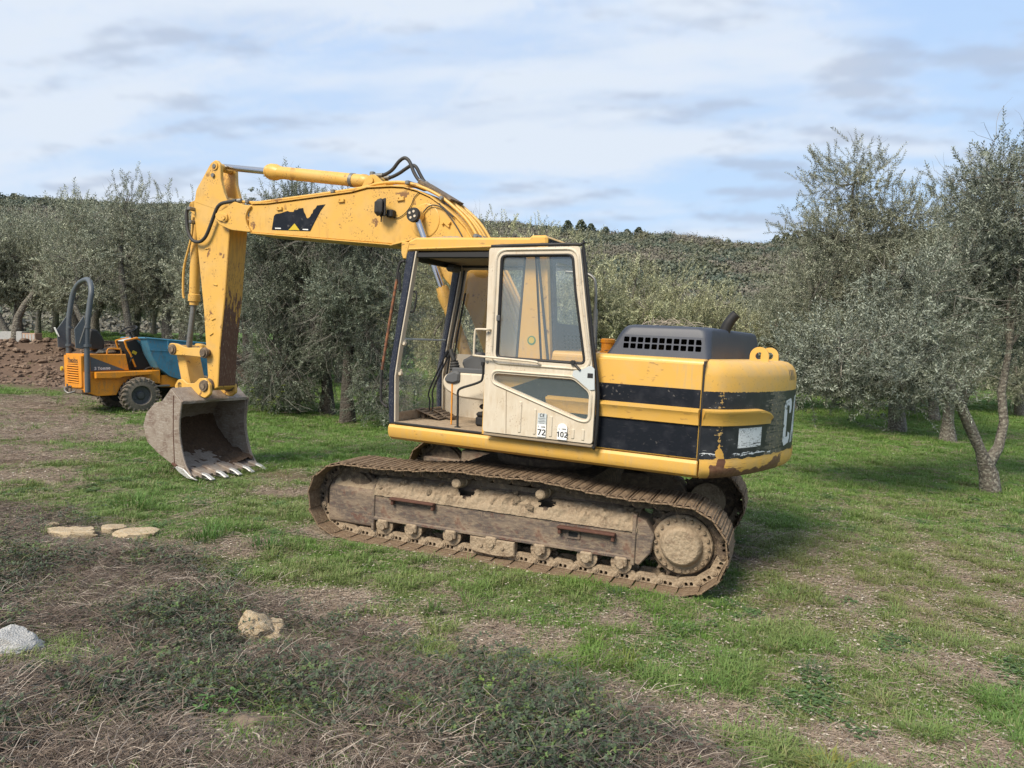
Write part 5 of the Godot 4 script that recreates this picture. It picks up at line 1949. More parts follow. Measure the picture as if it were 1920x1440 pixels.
func build_counterweight(ex: Node3D) -> void:
	var line := counterweight_line()
	var n := line.size()
	var run := [0.0]
	for i in range(1, n):
		run.append(run[i - 1] + line[i].distance_to(line[i - 1]))
	var prof := [[1.025, 0.16], [1.032, 0.085], [1.05, 0.04], [1.085, 0.012], [1.12, 0.0], [1.185, 0.0], [1.20, 0.010], [1.50, 0.008], [1.78, 0.010], [1.90, 0.012], [1.96, 0.028], [2.005, 0.060], [2.032, 0.105], [2.042, 0.165]]
	var rings := []
	for q in prof:
		var ring := []
		for i in n:
			var t: Vector2 = (line[mini(i + 1, n - 1)] - line[maxi(i - 1, 0)]).normalized()
			var nn := Vector2(t.y, -t.x)
			if nn.dot(line[i] + Vector2(1.3, 0.0)) < 0.0:
				nn = -nn
			var p: Vector2 = line[i] - nn * q[1]
			p.x = minf(p.x, -1.895)
			ring.append(V(p.x, q[0], p.y))
		rings.append(ring)
	var b := MB.new()
	for k in prof.size() - 1:
		for i in n - 1:
			var a: Vector3 = rings[k][i]
			var c: Vector3 = rings[k][i + 1]
			var d: Vector3 = rings[k + 1][i + 1]
			var e: Vector3 = rings[k + 1][i]
			var u0: float = run[i] / run[n - 1]
			var u1: float = run[i + 1] / run[n - 1]
			var v0: float = (2.05 - prof[k][0]) / 1.03
			var v1: float = (2.05 - prof[k + 1][0]) / 1.03
			var mid: Vector3 = (a + c + d) / 3.0 - V(-1.5, 1.5, 0)
			if (c - a).cross(d - a).dot(mid) >= 0.0:
				b.tri_uv(a, c, d, Vector2(u0, v0), Vector2(u1, v0), Vector2(u1, v1))
				b.tri_uv(a, d, e, Vector2(u0, v0), Vector2(u1, v1), Vector2(u0, v1))
			else:
				b.tri_uv(a, d, c, Vector2(u0, v0), Vector2(u1, v1), Vector2(u1, v0))
				b.tri_uv(a, e, d, Vector2(u0, v0), Vector2(u0, v1), Vector2(u1, v1))
	for k in [0, prof.size() - 1]:
		var c0 := V(-1.95, prof[k][0], 0)
		for i in n - 1:
			var dir := Vector3.DOWN if k == 0 else Vector3.UP
			var a: Vector3 = rings[k][i]
			var c: Vector3 = rings[k][i + 1]
			var uvq := Vector2(0.02, 0.03) if k else Vector2(0.2, 0.99)
			if (a - c0).cross(c - c0).dot(dir) >= 0.0:
				b.tri_uv(c0, a, c, uvq, uvq, uvq)
			else:
				b.tri_uv(c0, c, a, uvq, uvq, uvq)
	# front face
	for k in prof.size() - 1:
		var a: Vector3 = rings[k][0]
		var c: Vector3 = rings[k][n - 1]
		var d: Vector3 = rings[k + 1][n - 1]
		var e: Vector3 = rings[k + 1][0]
		b.tri_uv(a, c, d, Vector2(0.1, 0.1), Vector2(0.1, 0.1), Vector2(0.1, 0.1))
		b.tri_uv(a, d, e, Vector2(0.1, 0.1), Vector2(0.1, 0.1), Vector2(0.1, 0.1))
	var m := StandardMaterial3D.new()
	m.resource_name = "counterweight_paint"
	m.albedo_texture = counterweight_picture(run[n - 1])
	m.roughness = 0.45
	m.texture_repeat = false
	var cw := part(ex, "counterweight", b, m, 40.0, "scuffed rounded counterweight with dark band and worn lettering")
	# moulding that runs out in a tail
	var ml := []
	var hi := []
	for i in n:
		if run[i] > 0.96:
			break
		var t: Vector2 = (line[mini(i + 1, n - 1)] - line[maxi(i - 1, 0)]).normalized()
		var nn := Vector2(t.y, -t.x)
		if nn.dot(line[i] + Vector2(1.3, 0.0)) < 0.0:
			nn = -nn
		ml.append(line[i] - nn * 0.012)
		hi.append(1.0 if run[i] < 0.62 else sqrt(maxf(0.0, 1.0 - pow((run[i] - 0.62) / 0.345, 2.0))))
	var mo := MB.new()
	moulding(mo, ml, hi)
	part(cw, "moulding", mo, M.yellow_panel, 35.0)
	for q in [[-2.185, 0.20], [-2.20, -0.45]]:
		var eb := MB.new()
		var out := [Vector2(q[0] - 0.085, 2.02), Vector2(q[0] + 0.085, 2.02)]
		for k in 13:
			var a := PI * k / 12.0
			out.append(Vector2(q[0] + cos(a) * 0.085, 2.085 + sin(a) * 0.085))
		eb.plate(out, [circle(Vector2(q[0], 2.085), 0.036)], q[1] - 0.02, q[1] + 0.02)
		part(cw, "lifting_eye", eb, M.yellow, 25.0)

func in_poly(p: Vector2, poly: PackedVector2Array) -> bool:
	return Geometry2D.is_point_in_polygon(p, poly)

func counterweight_picture(length: float) -> ImageTexture:
	# paint, scuffs, rust and lettering of the counterweight, unrolled: across = along the curve, down = height
	var w := 1400
	var h := 500
	var im := Image.create(w, h, false, Image.FORMAT_RGB8)
	var a := FastNoiseLite.new()
	a.seed = 61
	a.frequency = 6.0
	a.fractal_octaves = 4
	var s2 := FastNoiseLite.new()
	s2.seed = 62
	s2.frequency = 22.0
	s2.fractal_octaves = 3
	var letters := []
	# three worn capitals, (along the curve, height)
	letters.append([pp([1.50, 1.36, 1.50, 1.31, 1.47, 1.27, 1.33, 1.25, 1.28, 1.29, 1.28, 1.63, 1.32, 1.68, 1.47, 1.70, 1.51, 1.66, 1.51, 1.56, 1.44, 1.555, 1.44, 1.63, 1.37, 1.625, 1.37, 1.33, 1.43, 1.335, 1.43, 1.38])])
	letters.append([pp([1.53, 1.26, 1.62, 1.71, 1.71, 1.72, 1.80, 1.28, 1.72, 1.275, 1.71, 1.36, 1.63, 1.355, 1.615, 1.27]), pp([1.645, 1.43, 1.695, 1.435, 1.67, 1.60])])
	letters.append([pp([1.74, 1.72, 2.02, 1.74, 2.02, 1.66, 1.93, 1.655, 1.92, 1.29, 1.84, 1.285, 1.84, 1.65, 1.76, 1.645])])
	var packed := []
	for L in letters:
		var g := []
		for q in L:
			g.append(PackedVector2Array(q))
		packed.append(g)
	var small := []
	for q in [[1.38, 0.02], [1.43, 0.03], [1.48, 0.025], [1.53, 0.02]]:
		small.append(PackedVector2Array(pp([q[0], 1.875, q[0] + q[1], 1.865, q[0] + 0.012 + q[1], 1.965, q[0] + 0.012, 1.97])))
	for j in h:
		var y := 2.05 - 1.03 * (j + 0.5) / h
		for i in w:
			var s := length * (i + 0.5) / w
			var n1 := a.get_noise_2d(s, y)
			var fine := s2.get_noise_2d(s, y)
			var flat := s2.get_noise_2d(s * 0.12, y * 2.2)
			var c := Color(0.68, 0.395, 0.082).lerp(Color(0.60, 0.375, 0.12), clampf(0.35 + n1, 0.0, 1.0))
			if y < 1.775 + 0.006 * fine and y > 1.205 + 0.012 * n1:
				c = Color(0.011, 0.013, 0.019).lerp(Color(0.035, 0.037, 0.042), clampf(n1 + 0.2, 0.0, 1.0))
				# the rubbed band before the letters
				var rub := smoothstep(0.80, 0.98, s + 0.12 * n1 + 0.10 * (1.75 - y)) * smoothstep(1.38, 1.20, s + 0.06 * n1)
				if rub * 1.0 + flat * 0.9 + fine * 0.35 > 0.72:
					c = c.lerp(Color(0.15, 0.135, 0.115), 0.7)
					if fine > 0.42:
						c = Color(0.30, 0.23, 0.14)
				# the worn corner
				var edge := smoothstep(0.09, 0.0, absf(s - 0.17))
				if edge * 0.6 + flat * 0.5 + fine * 0.5 > 0.70:
					c = Color(0.40, 0.27, 0.10)
				if absf(s - 0.18 - 0.03 * n1) < 0.05 * smoothstep(1.36, 1.20, y) + 0.012 * fine:
					c = Color(0.60, 0.34, 0.07)
				# broken white line low down and thin scratches
				if absf(y - 1.243 - 0.02 * n1) < 0.011 and (s < 0.14 or (s > 0.33 and s < 0.98)) and flat + fine * 0.4 > -0.05:
					c = Color(0.66, 0.68, 0.70)
				if absf(flat - 0.36) < 0.010 and n1 > 0.12:
					c = Color(0.45, 0.45, 0.45)
				if s > 1.2 and s < 2.1:
					for g in packed:
						if in_poly(Vector2(s, y), g[0]):
							if g.size() < 2 or not in_poly(Vector2(s, y), g[1]):
								c = Color(0.66, 0.69, 0.72) if fine + n1 < 0.55 else Color(0.10, 0.11, 0.12)
				if s > 0.40 and s < 0.77 and y > 1.295 and y < 1.465:
					c = Color(0.70, 0.72, 0.73)
					if absf(fine) < 0.035 and n1 > -0.15 or (y < 1.335 and flat > 0.25):
						c = Color(0.05, 0.05, 0.055)
			elif y >= 1.775:
				if fine > 0.50:
					c = c.lerp(Color(0.40, 0.25, 0.08), 0.5)
				if s > 1.3 and s < 1.62:
					for g in small:
						if in_poly(Vector2(s, y), g):
							c = Color(0.03, 0.028, 0.025)
			else:
				# bottom rim: rust where paint has gone
				var top := lerpf(1.165, 1.095, smoothstep(0.12, 0.5, s)) + 0.085 * smoothstep(0.75, 1.15, s) + 0.035 * n1
				if s > 0.10 + 0.04 * n1 and s < 1.22 + 0.05 * fine and y < top:
					c = Color(0.115, 0.050, 0.032).lerp(Color(0.19, 0.10, 0.06), clampf(0.5 + fine, 0.0, 1.0))
				elif absf(s - 0.20 - 0.03 * n1) < 0.045:
					c = Color(0.14, 0.06, 0.035)
				elif flat > 0.42:
					c = c.lerp(Color(0.25, 0.12, 0.05), 0.7)
			im.set_pixel(i, j, Color(to_srgb(c.r), to_srgb(c.g), to_srgb(c.b)))
	return ImageTexture.create_from_image(im)

func build_hood(ex: Node3D) -> void:
	# rounded moulded cover over the engine
	var prof := [[2.04, 0.0, 0.0], [2.12, 0.014, 0.05], [2.22, 0.032, 0.09], [2.278, 0.048, 0.125], [2.302, 0.066, 0.15], [2.312, 0.10, 0.185], [2.315, 0.19, 0.28]]
	var rings := []
	for q in prof:
		var i: float = q[1]
		var poly := rounded(pp([-0.97 - q[2], 1.06 - i, -1.90 + i * 0.6, 1.06 - i, -2.03 + i * 0.6, -1.02 + i, -0.97 - q[2], -1.02 + i]), 0.05 + 0.9 * i, 6)
		var ring := PackedVector3Array()
		for p in poly:
			ring.append(V(p.x, q[0], p.y))
		rings.append(ring)
	var b := MB.new()
	for k in rings.size() - 1:
		for i in rings[k].size():
			var j: int = (i + 1) % rings[k].size()
			if k < 2 and absf(rings[k][i].z - rings[k][j].z) < 0.001 and rings[k][i].z < 0.0 and absf(rings[k][i].x - rings[k][j].x) > 0.5:
				continue
			b.quad_to(rings[k][i], rings[k][j], rings[k + 1][j], rings[k + 1][i], rings[k][i] - V(-1.5, 2.0, 0))
	b.cap(rings[rings.size() - 1], Vector3.UP)
	var hood := part(ex, "engine_hood", b, M.hood, 40.0)
	var f := func(x: float, y: float, z: float) -> Vector3:
		return V(x, y, 1.06 - (y - 2.04) * 0.178 + z)
	var holes := []
	for k in 11:
		for j in 2:
			var x := -1.125 - k * 0.0640
			var y := 2.098 + j * 0.057
			holes.append(rounded(pp([x, y, x - 0.05, y, x - 0.05, y + 0.046, x, y + 0.046]), 0.008, 2))
	var gr := MB.new()
	gr.plate(pp([-1.02, 2.04, -1.852, 2.04, -1.846, 2.12, -1.836, 2.22, -1.12, 2.22, -1.075, 2.12]), holes, -0.010, 0.0, f)
	part(hood, "grille", gr, M.hood, 20.0)
	var eb := MB.new()
	eb.tube(curve3([V(-1.86, 2.26, 0.30), V(-1.885, 2.345, 0.30), V(-1.92, 2.41, 0.30), V(-1.965, 2.465, 0.30)], 4), [0.05, 0.05, 0.05, 0.05, 0.05, 0.05, 0.05, 0.049, 0.048, 0.047, 0.046, 0.045, 0.045], 16, false)
	part(ex, "exhaust_pipe", eb, M.black, 60.0)
	# dead stalks lying on the cover
	var sb := colored()
	var r := RandomNumberGenerator.new()
	r.seed = 14
	for k in 26:
		var g := r.randf_range(0.7, 1.2)
		sb.paint = Color(0.42 * g, 0.36 * g, 0.28 * g)
		var p := V(r.randf_range(-1.5, -1.15), 2.318, r.randf_range(0.35, 0.8))
		var d := V(r.randf_range(-0.30, -0.05), 0.0, r.randf_range(-0.25, 0.25))
		sb.tube([p, p + d * 0.5 + Vector3(0, r.randf_range(0.03, 0.09), 0), p + d + Vector3(0, r.randf_range(0.0, 0.05), 0)], 0.0022, 4)
	var st := part(ex, "dry_stalks", sb, M.dry, 0.0)
	st.set_meta("kind", "stuff")

func text_part(parent: Node, called: String, words: String, size: float, m: Material, at: Vector3, turn: Basis, bold := 700, stretch := 100) -> void:
	var t := TextMesh.new()
	t.text = words
	var f := SystemFont.new()
	f.font_names = PackedStringArray(["Droid Sans"])
	f.font_weight = bold
	f.font_stretch = stretch
	t.font = f
	t.font_size = 64
	t.pixel_size = size / 64.0
	t.depth = 0.002
	var o := part(parent, called, t, m)
	o.transform = Transform3D(turn, at)

func strip(b: MB, line: Array, z0: float, z1: float, dir: Vector3) -> void:
	# a sheet that follows (x, y) points from z0 to z1
	for i in line.size() - 1:
		var p: Vector2 = line[i]
		var q: Vector2 = line[i + 1]
		b.quad_to(V(p.x, p.y, z0), V(q.x, q.y, z0), V(q.x, q.y, z1), V(p.x, p.y, z1), dir)

func build_cab(ex: Node3D) -> void:
	var outer := pp([1.14, 2.945, 1.18, 2.59, 1.26, 1.98, 1.295, 1.75, 1.29, 1.42, 1.27, 1.19])
	var inner := pp([1.19, 1.19, 1.20, 1.43, 1.21, 1.68, 1.17, 1.99, 1.10, 2.43, 1.02, 2.945])
	for s in [[1.12, 1.195], [0.20, 0.27]]:
		var post := []
		post.append_array(outer)
		for q in inner:
			post.append(q + Vector2(0.016, 0.0))
		var b := MB.new()
		b.prism(post, s[0], s[1], 0.012)
		var fp := part(ex, "front_post", b, M.post_paint, 25.0)
		var lip := []
		for q in inner:
			lip.append(q + Vector2(0.015, 0.0))
		var back := inner.duplicate()
		back.reverse()
		lip.append_array(back)
		var lb := MB.new()
		lb.prism(lip, s[0] + 0.004, s[1] - 0.004, 0.003)
		part(fp, "post_lip", lb, M.beige, 20.0)
	# roof: outer shell and lining
	var rb := MB.new()
	rb.prism(pp([1.155, 2.925, 1.155, 2.995, 1.12, 3.05, 1.03, 3.082, -0.21, 3.066, -0.235, 3.086, -0.365, 3.086, -0.39, 3.065, -0.395, 2.955, 1.02, 2.952]), 0.20, 1.195, 0.022)
	var roof := part(ex, "cab_roof", rb, M.yellow_panel, 35.0)
	var lb := MB.new()
	lb.box(V(0.35, 2.925, 0.70), Vector3(1.42, 0.045, 0.86), 0.01)
	part(roof, "lining", lb, M.lining)
	var hb := MB.new()
	hb.box(V(0.35, 2.91, 1.150), Vector3(1.36, 0.06, 0.05), 0.01)
	hb.box(V(0.35, 2.91, 0.245), Vector3(1.36, 0.06, 0.05), 0.01)
	hb.box(V(1.06, 2.89, 0.70), Vector3(0.06, 0.08, 0.86), 0.01)
	part(roof, "header_rail", hb, M.black)
	var wm := MB.new()
	wm.box(V(0.98, 2.84, 0.52), Vector3(0.10, 0.07, 0.20), 0.025)
	part(roof, "wiper_motor", wm, M.grey_plastic)
	var gu := MB.new()
	gu.tube(xyz_line([1.10, 2.965, 0.20, 2.985, -0.30, 2.985], 1.198), 0.008, 6)
	part(roof, "gutter", gu, M.yellow, 40.0)
	# plate and horn at the front of the roof
	var vb := MB.new()
	vb.prism(pp([0.85, 3.075, 1.12, 3.075, 1.36, 3.015, 1.36, 3.003, 1.11, 3.055, 0.85, 3.06]), 0.24, 1.17, 0.003)
	part(roof, "rain_visor", vb, M.yellow, 20.0)
	var vl := MB.new()
	vl.prism(pp([1.10, 3.03, 1.20, 3.045, 1.20, 2.93, 1.175, 2.87, 1.14, 2.87]), 1.150, 1.20, 0.006)
	part(roof, "visor_bracket", vl, M.yellow, 20.0)
	# rear of the roof: dark strip with worn white marks
	var ds := MB.new()
	ds.box(V(-0.399, 3.012, 0.70), Vector3(0.008, 0.085, 0.92))
	part(roof, "rear_strip", ds, M.navy)
	for k in 9:
		var wmk := MB.new()
		wmk.box(V(-0.4055, 3.012, 1.10 - k * 0.05), Vector3(0.003, 0.045 if k % 3 else 0.03, 0.016 if k % 2 else 0.028))
		part(roof, "worn_mark", wmk, M.label_grey)
	# dirt on the roof edge
	var no := FastNoiseLite.new()
	no.seed = 9
	no.frequency = 14.0
	var rm := MB.new()
	for i in 30:
		for j in 6:
			var q := []
			for o in [[0, 0], [1, 0], [1, 1], [0, 1]]:
				var x: float = 1.0 - (i + o[0]) * 0.017
				var z: float = 1.16 - (j + o[1]) * 0.04
				var edge: float = sin(clampf((i + o[0]) / 30.0, 0.0, 1.0) * PI) * sin(clampf((j + o[1]) / 6.0, 0.0, 1.0) * PI)
				q.append(V(x, 3.074 + (0.03 + 0.02 * no.get_noise_2d(x, z)) * sqrt(edge), z))
			rm.quad_to(q[0], q[1], q[2], q[3], Vector3.UP)
	part(roof, "roof_dirt", rm, M.mud, 50.0)
	# rear posts
	var pb := MB.new()
	pb.prism(pp([-0.185, 2.95, -0.295, 2.95, -0.46, 1.93, -0.15, 1.93]), 1.145, 1.192, 0.008)
	var pil := part(ex, "rear_post", pb, M.yellow_panel, 25.0)
	for q in [[-0.172, 2.95, -0.192, 2.95, -0.157, 1.93, -0.132, 1.93], [-0.29, 2.95, -0.312, 2.95, -0.48, 1.93, -0.455, 1.93]]:
		var gb := MB.new()
		gb.prism(pp(q), 1.150, 1.200, 0.004)
		part(pil, "gasket", gb, M.black, 20.0)
	var cp := MB.new()
	cp.prism(pp([-0.31, 2.95, -0.392, 2.95, -0.488, 1.93, -0.478, 1.93]), 1.10, 1.190, 0.004)
	part(ex, "corner_post", cp, M.yellow, 20.0)
	var stc := MB.new()
	stc.prism(circle(Vector2(-0.29, 2.12), 0.043, 20), 1.193, 1.195)
	part(pil, "round_sticker", stc, M.green_print)
	var st2 := MB.new()
	st2.prism(circle(Vector2(-0.29, 2.122), 0.029, 20), 1.1955, 1.1975)
	part(pil, "sticker_centre", st2, M.decal_yellow)
	var jb := MB.new()
	jb.box(V(0.155, 2.06, 1.135), Vector3(0.05, 1.72, 0.06), 0.01)
	part(ex, "door_post", jb, M.lining)
	# rear wall with window and vent slots
	var f := func(a: float, y: float, c: float) -> Vector3:
		return V(-0.392 - (2.95 - y) * 0.094 - c, y, a)
	var holes := [rounded(pp([0.30, 2.29, 1.06, 2.29, 1.06, 2.86, 0.30, 2.86]), 0.05, 4)]
	for k in 6:
		for j in 4:
			var z := 0.36 + k * 0.10
			var y := 2.06 + j * 0.036
			holes.append(pp([z, y, z + 0.055, y, z + 0.055, y + 0.018, z, y + 0.018]))
	var wb := MB.new()
	wb.plate(pp([0.20, 1.94, 1.13, 1.94, 1.13, 2.95, 0.20, 2.95]), holes, 0.0, 0.03, f)
	var rear := part(ex, "rear_wall", wb, M.post_paint, 20.0)
	var rg := MB.new()
	rg.quad_to(f.call(0.28, 2.27, 0.015), f.call(1.08, 2.27, 0.015), f.call(1.08, 2.88, 0.015), f.call(0.28, 2.88, 0.015), V(-1, 0, 0))
	part(rear, "rear_window", rg, M.dusty_glass, 0.0)
	# glass: windscreen, left rear window, right window
	var ws := MB.new()
	strip(ws, pp([1.235, 1.30, 1.245, 1.45, 1.25, 1.70, 1.21, 2.0, 1.14, 2.45, 1.08, 2.90]), 0.262, 1.125, V(1, 0, 0))
	part(ex, "windscreen", ws, M.glass, 60.0)
	var bar := MB.new()
	bar.box(V(1.195, 2.065, 0.69), Vector3(0.014, 0.020, 0.84), 0.004)
	part(ex, "windscreen_bar", bar, M.label_grey)
	var sg := MB.new()
	sg.quad_to(V(0.14, 1.94, 1.165), V(-0.15, 1.94, 1.165), V(-0.18, 2.94, 1.165), V(0.14, 2.94, 1.165), V(0, 0, 1))
	part(ex, "side_window", sg, M.glass, 0.0)
	var rw := MB.new()
	rw.plate(pp([1.22, 1.20, 1.22, 1.95, 1.05, 2.94, -0.39, 2.94, -0.48, 1.94, -0.48, 1.20]), [rounded(pp([1.13, 1.92, 0.99, 2.86, -0.33, 2.86, -0.40, 1.92]), 0.05, 3)], 0.205, 0.225)
	var rwall := part(ex, "right_wall", rw, M.beige, 20.0)
	var rgl := MB.new()
	rgl.quad_to(V(1.15, 1.90, 0.215), V(-0.42, 1.90, 0.215), V(-0.35, 2.88, 0.215), V(1.0, 2.88, 0.215), V(0, 0, -1))
	part(rwall, "right_window", rgl, M.glass, 0.0)
	var rt := MB.new()
	rt.tube(xyz_line([1.17, 1.60, 1.12, 2.05, 1.03, 2.60, 1.00, 2.85], 0.26), 0.012, 6)
	rt.tube(xyz_line([1.10, 1.75, 1.06, 2.10, 0.98, 2.60], 0.245), 0.010, 6)
	part(rwall, "window_rail", rt, M.black, 40.0)
	# floor and what stands on it
	var fl := MB.new()
	fl.box(V(0.40, 1.205, 0.695), Vector3(1.62, 0.025, 0.99), 0.004)
	fl.box(V(1.215, 1.265, 0.695), Vector3(0.02, 0.10, 0.84), 0.006)
	part(ex, "cab_floor", fl, M.cab_floor)
	var th := MB.new()
	th.box(V(0.68, 1.208, 1.203), Vector3(1.04, 0.022, 0.022), 0.006)
	part(ex, "threshold", th, M.black)
	var seat := MB.new()
	seat.box(V(0.22, 1.34, 0.64), Vector3(0.44, 0.05, 0.46), 0.02)
	seat.box(V(0.22, 1.42, 0.64), Vector3(0.40, 0.05, 0.42), 0.02)
	seat.box(V(0.22, 1.27, 0.64), Vector3(0.46, 0.10, 0.44), 0.02)
	var sbase := part(ex, "seat_base", seat, M.black, 25.0)
	var cush := MB.new()
	cush.box(V(0.22, 1.56, 0.62), Vector3(0.52, 0.16, 0.42), 0.06)
	part(sbase, "seat_cushion", cush, M.seat_cloth, 60.0)
	var bk := MB.new()
	bk.box(V(-0.07, 1.92, 0.62), Vector3(0.15, 0.62, 0.46), 0.065, Basis(Vector3.FORWARD, -0.18))
	part(sbase, "seat_back", bk, M.seat_cloth, 60.0)
	for side in [[0.80, 0.95], [0.28, 0.42]]:
		var cb := MB.new()
		cb.prism(rounded(pp([0.81, 1.64, 0.78, 1.72, 0.70, 1.755, 0.05, 1.765, 0.05, 1.50, 0.33, 1.49, 0.60, 1.50, 0.76, 1.56]), 0.05, 4), side[0], side[1], 0.02)
		var con := part(ex, "armrest_console", cb, M.beige, 40.0)
		var tp := MB.new()
		tp.prism(rounded(pp([0.70, 1.75, 0.70, 1.80, 0.05, 1.81, 0.05, 1.758]), 0.012, 3), side[0] + 0.01, side[1] - 0.01, 0.008)
		part(con, "armrest_pad", tp, M.grey_plastic, 30.0)
		var jb2 := MB.new()
		jb2.prism(rounded(pp([0.77, 1.68, 0.735, 1.735, 0.64, 1.775, 0.59, 1.75, 0.59, 1.66, 0.66, 1.635, 0.745, 1.645]), 0.02, 3), side[0] + 0.02, side[1] + 0.03, 0.02)
		part(con, "joystick_housing", jb2, M.grey_plastic, 40.0)
		var zj: float = (side[0] + side[1]) * 0.5 - 0.03
		var jl := MB.new()
		var prof := []
		for k in 9:
			prof.append([k * 0.0135, (0.066 if k % 2 == 0 else 0.054) * (1.0 - k * 0.045)])
		jl.lathe(V(0.715, 1.76, zj), V(0.15, 1.0, 0), prof, 18)
		jl.tube([V(0.73, 1.87, zj), V(0.765, 1.93, zj), V(0.785, 1.98, zj)], [0.02, 0.024, 0.022], 10)
		part(con, "joystick", jl, M.hose, 40.0)
	var tw := MB.new()
	tw.box(V(0.72, 1.80, 0.36), Vector3(0.26, 0.26, 0.16), 0.03, Basis(Vector3.FORWARD, 0.5))
	part(ex, "monitor", tw, M.grey_plastic)
	var lv := MB.new()
	lv.tube(curve3(xyz_line([0.52, 1.22, 0.53, 1.50, 0.535, 1.565, 0.50, 1.61, 0.31, 1.68, 0.265, 1.73, 0.265, 1.86], 1.08), 4), 0.012, 8)
	lv.cyl(V(0.52, 1.215, 1.08), V(0.52, 1.225, 1.08), 0.035, 0.03, 10)
	lv.cyl(V(0.265, 1.85, 1.08), V(0.265, 1.885, 1.08), 0.022, 0.022, 10)
	part(ex, "safety_lever", lv, M.black, 50.0)
	for q in [[1.16, 1.40, 1.17, 1.52, 0.99, 1.90, 0.60], [1.12, 1.40, 1.12, 1.54, 0.95, 1.90, 0.60]]:
		var tl := MB.new()
		tl.tube(curve3([V(q[0], 1.22, q[6]), V(q[0], q[1], q[6]), V(q[2], q[3], q[6]), V(q[4], q[5], q[6])], 4), 0.009, 7)
		tl.cyl(V(q[4], q[5] - 0.01, q[6]), V(q[4] - 0.03, q[5] + 0.06, q[6]), 0.02, 0.016, 8)
		part(ex, "travel_lever", tl, M.black, 50.0)
	var od := MB.new()
	od.cyl(V(0.67, 1.22, 0.95), V(0.68, 1.64, 0.95), 0.009, 0.009, 8)
	part(ex, "orange_rod", od, M.orange)
	for q in [[1.08, 0.70, 0.30, 0.16, 0.12], [0.98, 0.56, 0.26, 0.15, -0.1]]:
		var pe := MB.new()
		var pbs := Basis(Vector3.UP, q[4]) * Basis(Vector3.FORWARD, -0.30)
		pe.box(V(q[0], 1.275, q[1]), Vector3(q[2], 0.014, q[3]), 0.004, pbs)
		for k in 5:
			pe.box(V(q[0], 1.275, q[1]) + pbs * Vector3(-0.11 + k * 0.055, 0.011, 0), Vector3(0.02, 0.010, q[3] - 0.02), 0.003, pbs)
		pe.box(V(q[0] + 0.08, 1.245, q[1]), Vector3(0.04, 0.06, 0.06), 0.006)
		part(ex, "foot_pedal", pe, M.track_dark, 20.0)
	# grab rails at the front corner
	var gr := MB.new()
	gr.tube(curve3(xyz_line([1.225, 2.66, 1.29, 2.25, 1.355, 1.80, 1.362, 1.74], 1.215), 4), 0.0145, 8)
	part(ex, "grab_rail", gr, M.rust_rail, 50.0, "rusty orange-brown grab rail at the cab front")
	var ge := MB.new()
	ge.tube(curve3(xyz_line([1.14, 2.845, 1.19, 2.83, 1.215, 2.76, 1.225, 2.655], 1.215), 4), 0.0135, 8)
	ge.tube(curve3(xyz_line([1.362, 1.745, 1.37, 1.66, 1.36, 1.45, 1.345, 1.40, 1.28, 1.36], 1.215), 4), 0.0135, 8)
	part(ex, "rail_end", ge, M.rubber, 50.0)
	var mi := MB.new()
	mi.box(V(1.20, 2.64, 1.205), Vector3(0.035, 0.20, 0.03), 0.012, Basis(Vector3.FORWARD, 0.12))
	part(ex, "rail_pad", mi, M.black)
	var hd := MB.new()
	hd.tube(curve3(xyz_line([1.09, 2.55, 1.055, 2.545, 1.045, 2.50, 1.06, 2.38, 1.075, 2.345, 1.11, 2.34], 1.12), 4), 0.010, 7)
	part(ex, "inner_handle", hd, M.black, 50.0)
	for y in [1.72, 2.03]:
		var hn := MB.new()
		hn.box(V(1.20 - (y - 1.72) * 0.10, y, 1.13), Vector3(0.05, 0.07, 0.03), 0.008)
		hn.cyl(V(1.18 - (y - 1.72) * 0.10, y - 0.01, 1.13), V(1.18 - (y - 1.72) * 0.10, y - 0.01, 1.165), 0.018, 0.018, 8)
		part(ex, "window_latch", hn, M.beige)

